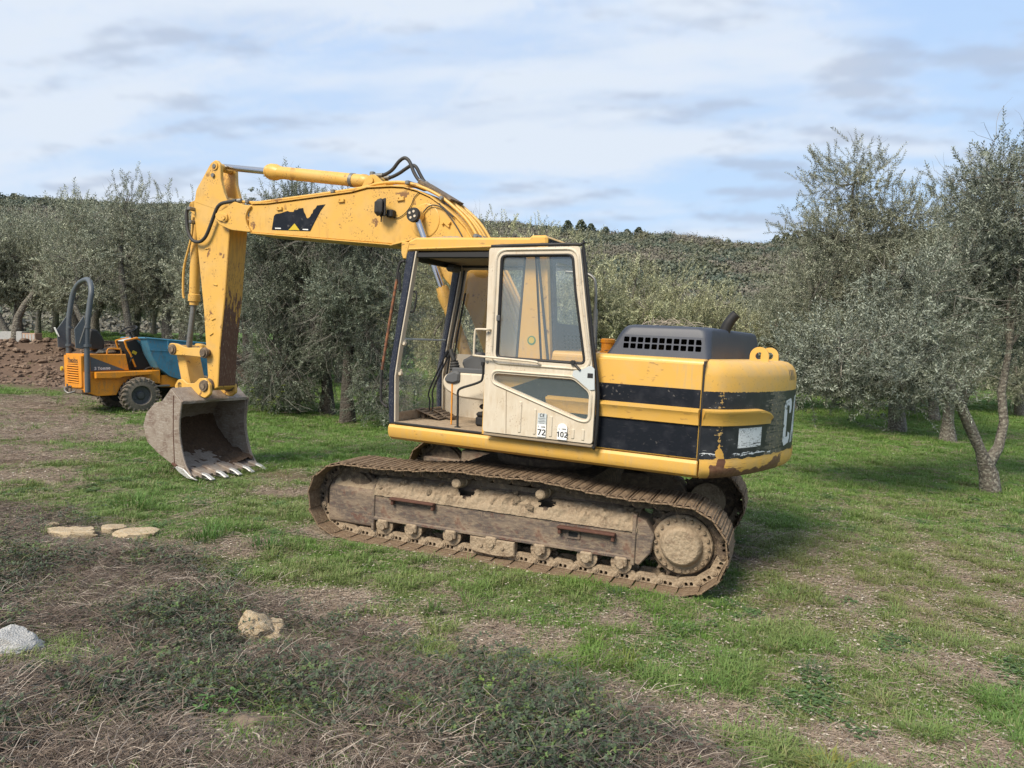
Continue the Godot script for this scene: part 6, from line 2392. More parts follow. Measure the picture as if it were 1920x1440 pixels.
func build_door(ex: Node3D) -> void:
	var z0 := 1.285
	var z1 := 1.325
	var outer := rounded(pp([0.13, 2.955, -0.765, 2.965, -0.905, 2.14, -0.985, 1.69, -0.985, 1.245, 0.105, 1.245]), 0.03, 4)
	var win := rounded(pp([0.0, 2.885, -0.705, 2.892, -0.75, 2.57, -0.875, 1.94, 0.0, 1.945]), 0.05, 5)
	var low := rounded(pp([0.015, 1.80, -0.775, 1.80, -0.93, 1.69, -0.93, 1.455, -0.86, 1.455, 0.015, 1.725]), 0.04, 4)
	var b := MB.new()
	b.plate(outer, [win, low], z0, z1)
	var door := part(ex, "cab_door", b, M.beige, 25.0, "open beige cab door folded back against the side")
	var glass := MB.new()
	glass.prism(rounded(pp([0.01, 2.895, -0.715, 2.902, -0.76, 2.57, -0.885, 1.93, 0.01, 1.935]), 0.05, 4), 1.300, 1.305)
	part(door, "door_window", glass, M.glass, 20.0)
	var glass2 := MB.new()
	glass2.prism(rounded(pp([0.025, 1.81, -0.78, 1.81, -0.94, 1.70, -0.94, 1.445, -0.86, 1.445, 0.025, 1.715]), 0.04, 3), 1.300, 1.305)
	part(door, "lower_window", glass2, M.dusty_glass, 20.0)
	# rubber round the window, raised pressings round both openings
	for q in [[win, 0.018, M.black, "window_seal", z1 - 0.012, 0.0], [win, 0.016, M.beige, "pressing", z1 - 0.004, 0.05], [low, 0.013, M.beige, "pressing", z1 - 0.002, 0.022]]:
		var ring := []
		var src: Array = q[0]
		if q[5] > 0.0:
			var grown := Geometry2D.offset_polygon(PackedVector2Array(src), q[5], Geometry2D.JOIN_ROUND)
			src = Array(grown[0])
		for p in src:
			ring.append(V(p.x, p.y, q[4]))
		ring.append(ring[0])
		var tb := MB.new()
		tb.tube(ring, q[1], 6, false)
		part(door, q[3], tb, q[2], 60.0)
	var edge := MB.new()
	edge.tube(curve3(xyz_line([0.12, 2.972, -0.3, 2.982, -0.76, 2.982, -0.79, 2.94, -0.925, 2.14, -1.005, 1.69, -1.005, 1.24, -0.98, 1.222], 1.30), 3), 0.016, 6)
	part(door, "edge_seal", edge, M.black, 60.0)
	var lip := MB.new()
	lip.box(V(-0.44, 1.225, 1.298), Vector3(1.09, 0.036, 0.03), 0.008)
	part(door, "bottom_lip", lip, M.lining)
	# two sliding-window bars
	for q in [[-0.44, 1.95, -0.335, 2.88]]:
		var vb := MB.new()
		vb.tube([V(q[0], q[1], 1.292), V(q[2], q[3], 1.292)], 0.011, 6)
		part(door, "window_bar", vb, M.black)
	for q in [[-0.275, 1.27, 1.56], [-0.425, 1.27, 1.505], [-0.585, 1.265, 1.455], [-0.80, 1.27, 1.36], [-0.895, 1.265, 1.365]]:
		var rbm := MB.new()
		rbm.prism(rounded(pp([q[0] - 0.016, q[1], q[0] + 0.016, q[1], q[0] + 0.016, q[2], q[0] - 0.016, q[2]]), 0.012, 4), z1 - 0.004, z1 + 0.008, 0.006)
		part(door, "rib", rbm, M.beige, 40.0)
	var seam := MB.new()
	seam.tube(xyz_line([-0.12, 1.66, -0.14, 1.25], z1), 0.004, 4)
	part(door, "seam", seam, M.lining)
	# handle, latch plate, stay
	var hb := MB.new()
	hb.tube(curve3([V(0.07, 2.20, z1), V(0.09, 2.20, 1.365), V(0.19, 2.197, 1.37), V(0.212, 2.18, 1.37), V(0.215, 2.07, 1.37), V(0.213, 1.965, 1.37), V(0.19, 1.95, 1.37), V(-0.12, 1.94, 1.37), V(-0.40, 1.932, 1.37), V(-0.44, 1.92, 1.36), V(-0.46, 1.90, z1)], 4), 0.0105, 8)
	part(door, "grab_handle", hb, M.beige, 50.0)
	var pl := MB.new()
	pl.prism(pp([-0.775, 1.875, -0.835, 1.885, -0.935, 1.93, -0.97, 1.90, -0.982, 1.72, -0.935, 1.712, -0.765, 1.83]), z1 + 0.002, z1 + 0.012, 0.003)
	part(door, "latch_plate", pl, M.label_grey, 20.0)
	var lk := MB.new()
	lk.box(V(-0.935, 1.842, z1 + 0.012), Vector3(0.05, 0.04, 0.006))
	part(door, "painted_hole_shade", lk, M.black)  # black box on the plate, painted shade in place of a cut hole
	var stay := MB.new()
	stay.tube([V(-0.765, 1.945, 1.33), V(-0.84, 1.885, 1.345)], 0.011, 7)
	stay.cyl(V(-0.765, 1.945, 1.31), V(-0.765, 1.945, 1.35), 0.022, 0.022, 10)
	part(door, "window_catch", stay, M.black)
	var st3 := MB.new()
	st3.box(V(-0.005, 2.31, 1.335), Vector3(0.035, 0.055, 0.02), 0.006)
	part(door, "window_stop", st3, M.grey_plastic)
	for q in [[0.095, 2.175], [0.09, 1.895], [-0.78, 1.845]]:
		var sc := MB.new()
		sc.cyl(V(q[0], q[1], z1), V(q[0], q[1], z1 + 0.006), 0.012, 0.010, 10)
		part(door, "screw", sc, M.dull_steel)
	# noise plates
	var turn := Basis(Vector3.UP, PI)
	var a1 := MB.new()
	a1.box(V(-0.500, 1.315, z1 + 0.0105), Vector3(0.086, 0.115, 0.003))
	part(door, "noise_plate", a1, M.label_white, 0.0, "white plate marked 72")
	var a2 := MB.new()
	a2.box(V(-0.500, 1.422, z1 + 0.0105), Vector3(0.086, 0.098, 0.003))
	part(door, "grey_field", a2, M.label_grey)
	text_part(door, "number", "72", 0.075, M.ink, V(-0.502, 1.298, z1 + 0.0125), turn)
	text_part(door, "mark", "CE", 0.042, M.ink, V(-0.500, 1.452, z1 + 0.0125), turn)
	text_part(door, "heading", "L   Lwa", 0.022, M.ink, V(-0.500, 1.350, z1 + 0.0125), turn)
	for k in 4:
		var ln := MB.new()
		ln.box(V(-0.500, 1.425 - k * 0.014, z1 + 0.0125), Vector3(0.07 - (k % 2) * 0.02, 0.0035, 0.002))
		part(door, "small_print", ln, M.grey_plastic)
	var a3 := MB.new()
	var shp := pp([-0.655, 1.252, -0.748, 1.252, -0.748, 1.36])
	for k in 9:
		var an := PI - PI * k / 8.0
		shp.append(Vector2(-0.7015 + cos(an) * 0.0465, 1.36 + sin(an) * 0.04))
	a3.prism(shp, z1 + 0.009, z1 + 0.012)
	part(door, "noise_plate", a3, M.label_white, 0.0, "white plate marked 102")
	text_part(door, "number", "102", 0.068, M.ink, V(-0.702, 1.298, z1 + 0.0125), turn)
	text_part(door, "heading", "L   Lwa", 0.022, M.ink, V(-0.702, 1.350, z1 + 0.0125), turn)

func pin(b: MB, x: float, y: float, z0: float, z1: float, r: float) -> void:
	b.cyl(V(x, y, z0), V(x, y, z1), r, r, 18)

func build_boom(ex: Node3D) -> void:
	var zn := 0.02
	var zf := -0.42
	var side := pp([4.50, 3.72, 4.17, 3.715, 2.79, 3.812, 2.55, 3.855, 2.2, 3.855, 2.02, 3.84, 1.83, 3.79, 1.64, 3.71, 1.46, 3.60, 1.27, 3.46, 1.14, 3.34, 1.0, 3.14, 0.80, 2.84, 0.60, 2.50, 0.44, 2.15, 0.34, 1.80, 0.30, 1.58, 0.36, 1.46, 0.50, 1.45, 0.62, 1.55, 0.74, 1.76, 0.86, 2.0, 0.95, 2.22, 1.14, 2.52, 1.29, 2.67, 1.49, 2.85, 1.80, 3.05, 1.99, 3.145, 2.2, 3.185, 2.76, 3.225, 4.50, 3.355])
	var b := MB.new()
	b.prism(side, zf, zn, 0.010)
	var boom := part(ex, "boom", b, M.yellow, 25.0)
	# plates that stand a little proud, with the weld edge below
	var fl := MB.new()
	fl.prism(pp([4.45, 3.352, 2.76, 3.222, 2.2, 3.182, 1.99, 3.142, 1.99, 3.128, 2.2, 3.168, 2.76, 3.208, 4.45, 3.338]), zf - 0.02, zn + 0.02, 0.003)
	part(boom, "bottom_plate", fl, M.yellow, 20.0)
	var tp := MB.new()
	tp.prism(pp([4.45, 3.724, 4.17, 3.722, 2.79, 3.82, 2.55, 3.863, 2.2, 3.863, 2.02, 3.848, 1.83, 3.798, 1.64, 3.718, 1.46, 3.608, 1.27, 3.468, 1.14, 3.348, 1.0, 3.148, 0.6, 2.50, 0.592, 2.51, 0.99, 3.16, 1.13, 3.362, 1.26, 3.484, 1.45, 3.624, 1.63, 3.734, 1.83, 3.814, 2.02, 3.864, 2.2, 3.879, 2.55, 3.879, 2.79, 3.836, 4.17, 3.738, 4.45, 3.74]), zf - 0.02, zn + 0.02, 0.003)
	part(boom, "top_plate", tp, M.yellow, 20.0)
	for z in [zn, zf - 0.035]:
		var nb := MB.new()
		nb.prism(rounded(pp([4.42, 3.70, 4.60, 3.72, 4.74, 3.77, 4.86, 3.70, 5.02, 3.63, 5.07, 3.55, 5.02, 3.465, 4.78, 3.385, 4.42, 3.35, 4.50, 3.45, 4.53, 3.55, 4.50, 3.63]), 0.04, 3), z, z + 0.035, 0.006)
		part(boom, "nose_plate", nb, M.yellow, 25.0)
	var pb := MB.new()
	pin(pb, 4.89, 3.55, zf - 0.06, zn + 0.06, 0.055)
	pin(pb, 4.89, 3.55, zf - 0.075, zn + 0.078, 0.03)
	pb.prism(rounded(pp([4.84, 3.50, 4.98, 3.505, 5.06, 3.56, 5.05, 3.62, 4.93, 3.615, 4.84, 3.60]), 0.03, 3), zn + 0.036, zn + 0.062, 0.006)
	part(boom, "nose_pin", pb, M.yellow, 30.0)
	# lifting points pressed into the side where the cylinders sit
	var ring := MB.new()
	ring.lathe(V(1.70, 3.45, zn), V(0, 0, 1), [[0.0, 0.20], [0.006, 0.20], [0.010, 0.19], [0.010, 0.02]], 36)
	part(boom, "doubler_plate", ring, M.yellow, 20.0)
	for q in [[2.05, 3.70, 0.10, 0.1], [1.40, 3.40, 0.11, -0.65], [3.95, 3.64, 0.09, 0.05], [2.94, 3.71, 0.09, 0.05]]:
		var bb := MB.new()
		bb.box(V(q[0], q[1], zn + 0.012), Vector3(q[2], 0.022, 0.024), 0.004, Basis(Vector3.FORWARD, q[3]))
		bb.box(V(q[0] - q[2] * 0.4, q[1] + 0.012, zn + 0.014), Vector3(0.02, 0.04, 0.026), 0.004, Basis(Vector3.FORWARD, q[3]))
		bb.box(V(q[0] + q[2] * 0.4, q[1] + 0.012, zn + 0.014), Vector3(0.02, 0.04, 0.026), 0.004, Basis(Vector3.FORWARD, q[3]))
		part(boom, "pipe_bracket", bb, M.yellow, 20.0)
	# torn decal
	var d := MB.new()
	d.prism(pp([4.08, 3.382, 4.05, 3.56, 4.02, 3.585, 3.93, 3.595, 3.82, 3.62, 3.78, 3.607, 3.72, 3.605, 3.70, 3.632, 3.66, 3.628, 3.63, 3.645, 3.56, 3.65, 3.545, 3.60, 3.52, 3.57, 3.50, 3.53, 3.475, 3.515, 3.44, 3.535, 3.42, 3.57, 3.40, 3.58, 3.39, 3.62, 3.355, 3.64, 3.33, 3.675, 3.20, 3.685, 3.27, 3.61, 3.36, 3.47, 3.43, 3.355, 3.62, 3.362]), zn + 0.001, zn + 0.005)
	part(boom, "torn_decal", d, M.navy, 0.0, "torn dark decal on the boom side")
	var d2 := MB.new()
	d2.prism(pp([3.79, 3.371, 3.69, 3.455, 3.60, 3.366, 3.69, 3.372]), zn + 0.006, zn + 0.009)
	part(boom, "decal_triangle", d2, M.decal_yellow, 0.0)
	for q in [[4.02, 3.92, 3.395], [3.55, 3.46, 3.372]]:
		var d3 := MB.new()
		d3.prism(pp([q[0], q[2], q[1], q[2] - 0.006, q[1], q[2] + 0.008, q[0], q[2] + 0.012]), zn + 0.006, zn + 0.009)
		part(boom, "decal_line", d3, M.label_white, 0.0)
	# steel pipes along the back of the boom
	var run := [4.72, 3.78, 4.45, 3.755, 4.20, 3.765, 2.79, 3.865, 2.45, 3.915, 2.15, 3.925, 1.90, 3.885, 1.60, 3.77, 1.36, 3.62, 1.13, 3.42, 0.92, 3.12, 0.66, 2.70, 0.50, 2.38, 0.40, 2.05]
	for k in 4:
		var line := []
		for i in range(0, run.size(), 2):
			line.append(V(run[i], run[i + 1] + 0.012 * (k % 2), -0.02 - k * 0.105))
		var tb := MB.new()
		tb.tube(curve3(line.slice(0 if k < 2 else 4), 4), 0.019, 8)
		part(boom, "steel_pipe", tb, M.yellow, 60.0)
	for q in [[4.55, 3.765, 0.0], [3.10, 3.845, 0.07], [1.98, 3.905, 0.0], [1.50, 3.705, -0.6], [1.02, 3.26, -0.95]]:
		var cb := MB.new()
		cb.box(V(q[0], q[1], -0.18), Vector3(0.055, 0.05, 0.42), 0.01, Basis(Vector3.FORWARD, q[2]))
		part(boom, "pipe_clamp", cb, M.dull_steel)
	# rusty bracket and hose ends at the top of the bend
	var rb := MB.new()
	rb.prism(pp([1.86, 3.905, 1.40, 3.68, 1.38, 3.70, 1.84, 3.945]), -0.32, -0.02, 0.004)
	part(boom, "hose_bracket", rb, M.track_dark, 20.0)
	# work lamp
	var lb := MB.new()
	lb.box(V(2.27, 3.60, 0.15), Vector3(0.17, 0.20, 0.09), 0.042, Basis(Vector3.UP, -0.55))
	lb.box(V(2.235, 3.60, 0.125), Vector3(0.15, 0.21, 0.02), 0.008, Basis(Vector3.UP, -0.55))
	part(boom, "work_lamp", lb, M.rubber, 40.0)
	var lp := MB.new()
	lp.box(V(2.16, 3.535, 0.06), Vector3(0.09, 0.09, 0.09), 0.012)
	lp.tube([V(2.18, 3.52, 0.10), V(2.24, 3.50, 0.14), V(2.27, 3.52, 0.145)], 0.012, 6)
	lp.cyl(V(2.25, 3.43, 0.13), V(2.25, 3.52, 0.13), 0.008, 0.008, 6)
	part(boom, "lamp_bracket", lp, M.black, 30.0)
	var wr := MB.new()
	wr.tube(curve3(xyz_line([2.18, 3.50, 2.08, 3.49, 1.98, 3.54, 1.90, 3.63, 1.86, 3.72, 1.78, 3.79], zn + 0.012), 5), 0.005, 5)
	wr.tube(curve3(xyz_line([1.72, 3.53, 1.65, 3.60, 1.56, 3.62, 1.44, 3.58, 1.30, 3.48], zn + 0.03), 5), 0.008, 5)
	wr.tube(curve3(xyz_line([1.50, 3.64, 1.38, 3.52, 1.25, 3.37, 1.12, 3.18], zn + 0.03), 5), 0.008, 5)
	part(boom, "lamp_cable", wr, M.hose, 60.0)
	# stick cylinder on top
	var cy := MB.new()
	var a := V(4.40, 4.203, -0.2)
	var z := V(2.66, 3.985, -0.2)
	var ax := (z - a).normalized()
	cy.lathe(a, ax, [[0.0, 0.055], [0.0, 0.085], [0.03, 0.098], [0.06, 0.085], [0.065, 0.108], [0.15, 0.108], [0.22, 0.088], [0.23, 0.082], [1.60, 0.082], [1.61, 0.088], [1.66, 0.088], [1.70, 0.075], [1.74, 0.05]], 24)
	cy.cyl(V(2.57, 3.97, -0.29), V(2.57, 3.97, -0.11), 0.085, 0.085, 20)
	var sc := part(ex, "stick_cylinder", cy, M.yellow, 35.0)
	var rd := MB.new()
	rd.cyl(V(5.22, 4.305, -0.2), a + ax * 0.03, 0.044, 0.044, 20)
	part(sc, "cylinder_rod", rd, M.chrome, 40.0)
	var bd := MB.new()
	bd.lathe(V(2.98, 4.024, -0.2), ax, [[0.0, 0.08], [0.0, 0.088], [0.05, 0.088], [0.05, 0.08]], 20)
	part(sc, "cylinder_band", bd, M.dull_steel, 20.0)
	var lg := MB.new()
	for zz in [-0.335, -0.105]:
		lg.prism(rounded(pp([2.30, 3.85, 2.76, 3.83, 2.68, 3.96, 2.60, 4.045, 2.52, 4.045, 2.40, 3.95]), 0.03, 3), zz, zz + 0.04, 0.005)
	pin(lg, 2.57, 3.97, -0.36, -0.04, 0.045)
	part(ex, "cylinder_lug", lg, M.yellow, 30.0)
	# looped hoses above it
	for q in [[-0.13, 0.0], [-0.27, -0.06]]:
		var hb := MB.new()
		hb.tube(curve3([V(2.60, 4.04, q[0]), V(2.44, 4.045, q[0]), V(2.31, 4.10 + q[1] * 0.2, q[0]), V(2.21, 4.20 + q[1], q[0]), V(2.13, 4.235 + q[1], q[0]), V(2.06, 4.19 + q[1] * 0.5, q[0]), V(1.99, 4.06, q[0]), V(1.92, 3.97, q[0]), V(1.82, 3.90, q[0])], 5), 0.022, 9)
		part(ex, "hydraulic_hose", hb, M.hose, 60.0)
		var fb := MB.new()
		fb.box(V(2.60, 4.06, q[0]), Vector3(0.06, 0.07, 0.06), 0.01)
		fb.cyl(V(2.57, 4.043, q[0]), V(2.44, 4.045, q[0]), 0.027, 0.027, 10)
		fb.cyl(V(1.90, 3.955, q[0]), V(1.80, 3.885, q[0]), 0.028, 0.028, 10)
		part(ex, "hose_fitting", fb, M.dull_steel, 30.0)
	# boom cylinders on both sides
	for zz in [0.105, -0.505]:
		var top := V(1.77, 3.495, zz)
		var low := V(0.80, 1.45, zz)
		var dir := (low - top).normalized()
		var cb2 := MB.new()
		cb2.lathe(top + dir * 0.93, dir, [[0.0, 0.05], [0.0, 0.072], [0.06, 0.072], [0.065, 0.085], [0.13, 0.085], [0.22, 0.075], [0.24, 0.07], [1.25, 0.07], [1.33, 0.04]], 20)
		for k in 8:
			var an := TAU * k / 8.0
			var sd := dir.cross(Vector3.FORWARD).normalized()
			cb2.cyl(top + dir * 0.915 + (sd * cos(an) + Vector3.FORWARD * sin(an)) * 0.057, top + dir * 0.935 + (sd * cos(an) + Vector3.FORWARD * sin(an)) * 0.057, 0.011, 0.011, 6)
		var bc := part(ex, "boom_cylinder", cb2, M.yellow, 35.0)
		var rr := MB.new()
		rr.cyl(top, top + dir * 0.95, 0.042, 0.042, 18)
		part(bc, "cylinder_rod", rr, M.chrome, 40.0)
		var eb := MB.new()
		var sgn := 1.0 if zz > 0.0 else -1.0
		eb.cyl(V(1.77, 3.495, zz - 0.05 * sgn), V(1.77, 3.495, zz + 0.045 * sgn), 0.078, 0.078, 20)
		part(bc, "rod_eye", eb, M.yellow, 30.0)
		var kb := MB.new()
		kb.cyl(V(1.77, 3.495, zz + 0.046 * sgn), V(1.77, 3.495, zz + 0.085 * sgn), 0.088, 0.080, 20)
		part(bc, "pin_cap", kb, M.rubber, 30.0)
		for k in 4:
			var an := TAU * k / 4.0 + 0.5
			var nb2 := MB.new()
			nb2.cyl(V(1.77 + cos(an) * 0.04, 3.495 + sin(an) * 0.04, zz + 0.085 * sgn), V(1.77 + cos(an) * 0.04, 3.495 + sin(an) * 0.04, zz + 0.092 * sgn), 0.017, 0.015, 8)
			part(bc, "cap_bolt", nb2, M.beige, 20.0)

func stick_face_picture() -> ImageTexture:
	# inner face of the stick: yellow paint above, worn to brown bare metal below; down = along the stick
	var w := 160
	var h := 768
	var im := Image.create(w, h, false, Image.FORMAT_RGB8)
	var a := FastNoiseLite.new()
	a.seed = 81
	a.frequency = 0.030
	a.fractal_octaves = 4
	var s2 := FastNoiseLite.new()
	s2.seed = 82
	s2.frequency = 0.11
	s2.fractal_octaves = 3
	for j in h:
		for i in w:
			var t := float(j) / h
			var x := float(i) / w
			var n1 := a.get_noise_2d(i * 1.6, j * 0.35)
			var n2 := s2.get_noise_2d(i * 1.5, j * 0.25)
			var c := Color(0.62, 0.335, 0.06).lerp(Color(0.46, 0.255, 0.065), clampf(0.4 + n1, 0.0, 1.0))
			var wear := smoothstep(0.36, 0.56, t + 0.22 * n1 + 0.10 * n2 - 0.10 * (x - 0.4))
			if wear > 0.5:
				c = Color(0.10, 0.044, 0.030).lerp(Color(0.17, 0.075, 0.045), clampf(0.5 + n2, 0.0, 1.0))
				if n2 > 0.44:
					c = Color(0.30, 0.22, 0.17)
			elif n2 > 0.38 and t > 0.2:
				c = Color(0.16, 0.075, 0.04)
			im.set_pixel(i, j, Color(to_srgb(c.r), to_srgb(c.g), to_srgb(c.b)))
	return ImageTexture.create_from_image(im)

func build_stick(ex: Node3D) -> void:
	var zn := -0.04
	var zf := -0.36
	var b := MB.new()
	b.prism(pp([5.56, 3.95, 5.62, 3.80, 5.60, 3.60, 5.45, 2.75, 5.37, 2.28, 5.26, 1.36, 5.30, 1.27, 5.27, 1.19, 5.16, 1.17, 5.06, 1.22, 5.04, 1.79, 4.97, 2.48, 4.945, 2.9, 4.915, 3.4, 4.86, 3.55, 4.92, 3.70, 5.02, 3.86, 5.30, 3.92]), zf, zn, 0.010)
	var st := part(ex, "stick", b, M.yellow, 25.0)
	for z in [[zn - 0.055, zn + 0.004], [zf - 0.004, zf + 0.055]]:
		var eb := MB.new()
		eb.prism(rounded(pp([5.20, 4.37, 5.30, 4.33, 5.40, 4.20, 5.575, 3.97, 5.60, 3.80, 5.30, 3.72, 4.93, 3.62, 4.90, 3.68, 5.03, 3.90, 5.10, 4.08, 5.12, 4.30]), 0.03, 3), z[0], z[1], 0.008)
		part(st, "stick_ear", eb, M.yellow, 25.0)
	var pb := MB.new()
	pin(pb, 5.21, 4.28, zf - 0.02, zn + 0.02, 0.055)
	part(st, "rod_pin", pb, M.yellow, 30.0)
	for q in [[5.235, 4.155], [5.21, 4.28]]:
		var nb := MB.new()
		pin(nb, q[0], q[1], zn, zn + 0.03, 0.028)
		part(st, "pin_bolt", nb, M.dull_steel, 30.0)
	# the face that looks back at the machine, paint worn off its lower half
	var line := pp([4.90, 3.42, 4.937, 2.9, 4.962, 2.48, 5.032, 1.79, 5.052, 1.24])
	var fb := MB.new()
	var run := [0.0]
	for i in range(1, line.size()):
		run.append(run[i - 1] + line[i].distance_to(line[i - 1]))
	for i in line.size() - 1:
		var p: Vector2 = line[i]
		var q: Vector2 = line[i + 1]
		var t0: float = run[i] / run[line.size() - 1]
		var t1: float = run[i + 1] / run[line.size() - 1]
		var A := V(p.x, p.y, zn - 0.012)
		var B := V(p.x, p.y, zf + 0.012)
		var C := V(q.x, q.y, zf + 0.012)
		var D := V(q.x, q.y, zn - 0.012)
		if (B - A).cross(C - A).dot(V(-1, 0, 0)) >= 0.0:
			fb.tri_uv(A, B, C, Vector2(0, t0), Vector2(1, t0), Vector2(1, t1))
			fb.tri_uv(A, C, D, Vector2(0, t0), Vector2(1, t1), Vector2(0, t1))
		else:
			fb.tri_uv(A, C, B, Vector2(0, t0), Vector2(1, t1), Vector2(1, t0))
			fb.tri_uv(A, D, C, Vector2(0, t0), Vector2(0, t1), Vector2(1, t1))
	var m := StandardMaterial3D.new()
	m.resource_name = "worn_stick_paint"
	m.albedo_texture = stick_face_picture()
	m.roughness = 0.6
	m.texture_repeat = false
	part(st, "worn_face", fb, m, 30.0, "brown bare metal on the stick's inner face")
	for q in [[5.17, 2.17, 0.35], [5.20, 1.96, 0.5], [5.33, 3.15, 0.1], [5.15, 2.65, -0.2]]:
		var tb := MB.new()
		tb.box(V(q[0], q[1], zn + 0.006), Vector3(0.075, 0.018, 0.016), 0.004, Basis(Vector3.FORWARD, q[2]))
		part(st, "weld_tab", tb, M.yellow)
	# bucket cylinder down the back
	var a := V(5.75, 2.36, -0.2)
	var top := V(5.74, 3.74, -0.2)
	var ax := (top - a).normalized()
	var cy := MB.new()
	cy.lathe(a, ax, [[0.0, 0.045], [0.0, 0.065], [0.05, 0.065], [0.055, 0.085], [0.15, 0.085], [0.16, 0.072], [1.30, 0.072], [1.37, 0.05]], 22)
	cy.cyl(V(5.72, 3.76, -0.29), V(5.72, 3.76, -0.11), 0.07, 0.07, 18)
	for zz in [-0.30, -0.15]:
		cy.prism(rounded(pp([5.50, 3.62, 5.62, 3.60, 5.78, 3.70, 5.79, 3.79, 5.70, 3.84, 5.50, 3.90]), 0.02, 3), zz, zz + 0.04, 0.004)
	var bc := part(ex, "bucket_cylinder", cy, M.yellow, 35.0)
	var rd := MB.new()
	rd.cyl(V(5.84, 1.72, -0.2), a + ax * 0.03, 0.042, 0.042, 18)
	part(bc, "cylinder_rod", rd, M.dull_steel, 40.0)
	var pp2 := MB.new()
	pp2.tube(curve3(xyz_line([5.66, 3.60, 5.70, 3.30, 5.83, 2.90, 5.84, 2.55, 5.82, 2.45], -0.08), 4), 0.016, 7)
	part(bc, "feed_pipe", pp2, M.yellow, 60.0)
	# hose looping round the joint
	var hb := MB.new()
	hb.tube(curve3(xyz_line([4.72, 3.78, 4.90, 3.765, 5.01, 3.745, 5.09, 3.68, 5.17, 3.52, 5.27, 3.33, 5.36, 3.25, 5.45, 3.235, 5.54, 3.26, 5.61, 3.34, 5.655, 3.46, 5.67, 3.60, 5.66, 3.68, 5.60, 3.70], 0.03), 5), 0.024, 9)
	part(ex, "hydraulic_hose", hb, M.hose, 60.0, "grey hose looping round the stick joint")
	var ff := MB.new()
	ff.cyl(V(4.66, 3.785, 0.0), V(4.80, 3.775, 0.02), 0.03, 0.03, 10)
	ff.box(V(5.61, 3.70, 0.0), Vector3(0.06, 0.05, 0.12), 0.01)
	ff.box(V(5.61, 3.52, -0.02), Vector3(0.05, 0.05, 0.10), 0.01)
	part(ex, "hose_fitting", ff, M.dull_steel, 30.0)
	# linkage
	for z in [[0.0, 0.045], [-0.445, -0.40]]:
		var lb := MB.new()
		lb.prism(rounded(pp([5.97, 1.77, 5.93, 1.80, 5.80, 1.795, 5.62, 1.745, 5.32, 1.765, 5.22, 1.765, 5.17, 1.70, 5.22, 1.63, 5.34, 1.63, 5.60, 1.635, 5.80, 1.63, 5.93, 1.63, 5.97, 1.68]), 0.04, 3), z[0], z[1], 0.008)
		part(ex, "idler_link", lb, M.yellow, 30.0)
	var hl := MB.new()
	hl.prism(rounded(pp([5.78, 1.70, 5.86, 1.79, 5.95, 1.70, 5.80, 1.22, 5.72, 1.12, 5.62, 1.20]), 0.04, 3), -0.34, -0.06, 0.01)
	part(ex, "bucket_link", hl, M.yellow, 30.0)
	for q in [[5.87, 1.71, -0.48, 0.085, 0.05], [5.25, 1.695, -0.48, 0.075, 0.05], [5.71, 1.205, -0.45, 0.05, 0.045]]:
		var nb := MB.new()
		pin(nb, q[0], q[1], q[2], q[3], q[4])
		nb.cyl(V(q[0], q[1], 0.02), V(q[0], q[1], q[3] - 0.02), q[4] * 1.55, q[4] * 1.45, 20)
		part(ex, "link_pin", nb, M.track_dark, 30.0)

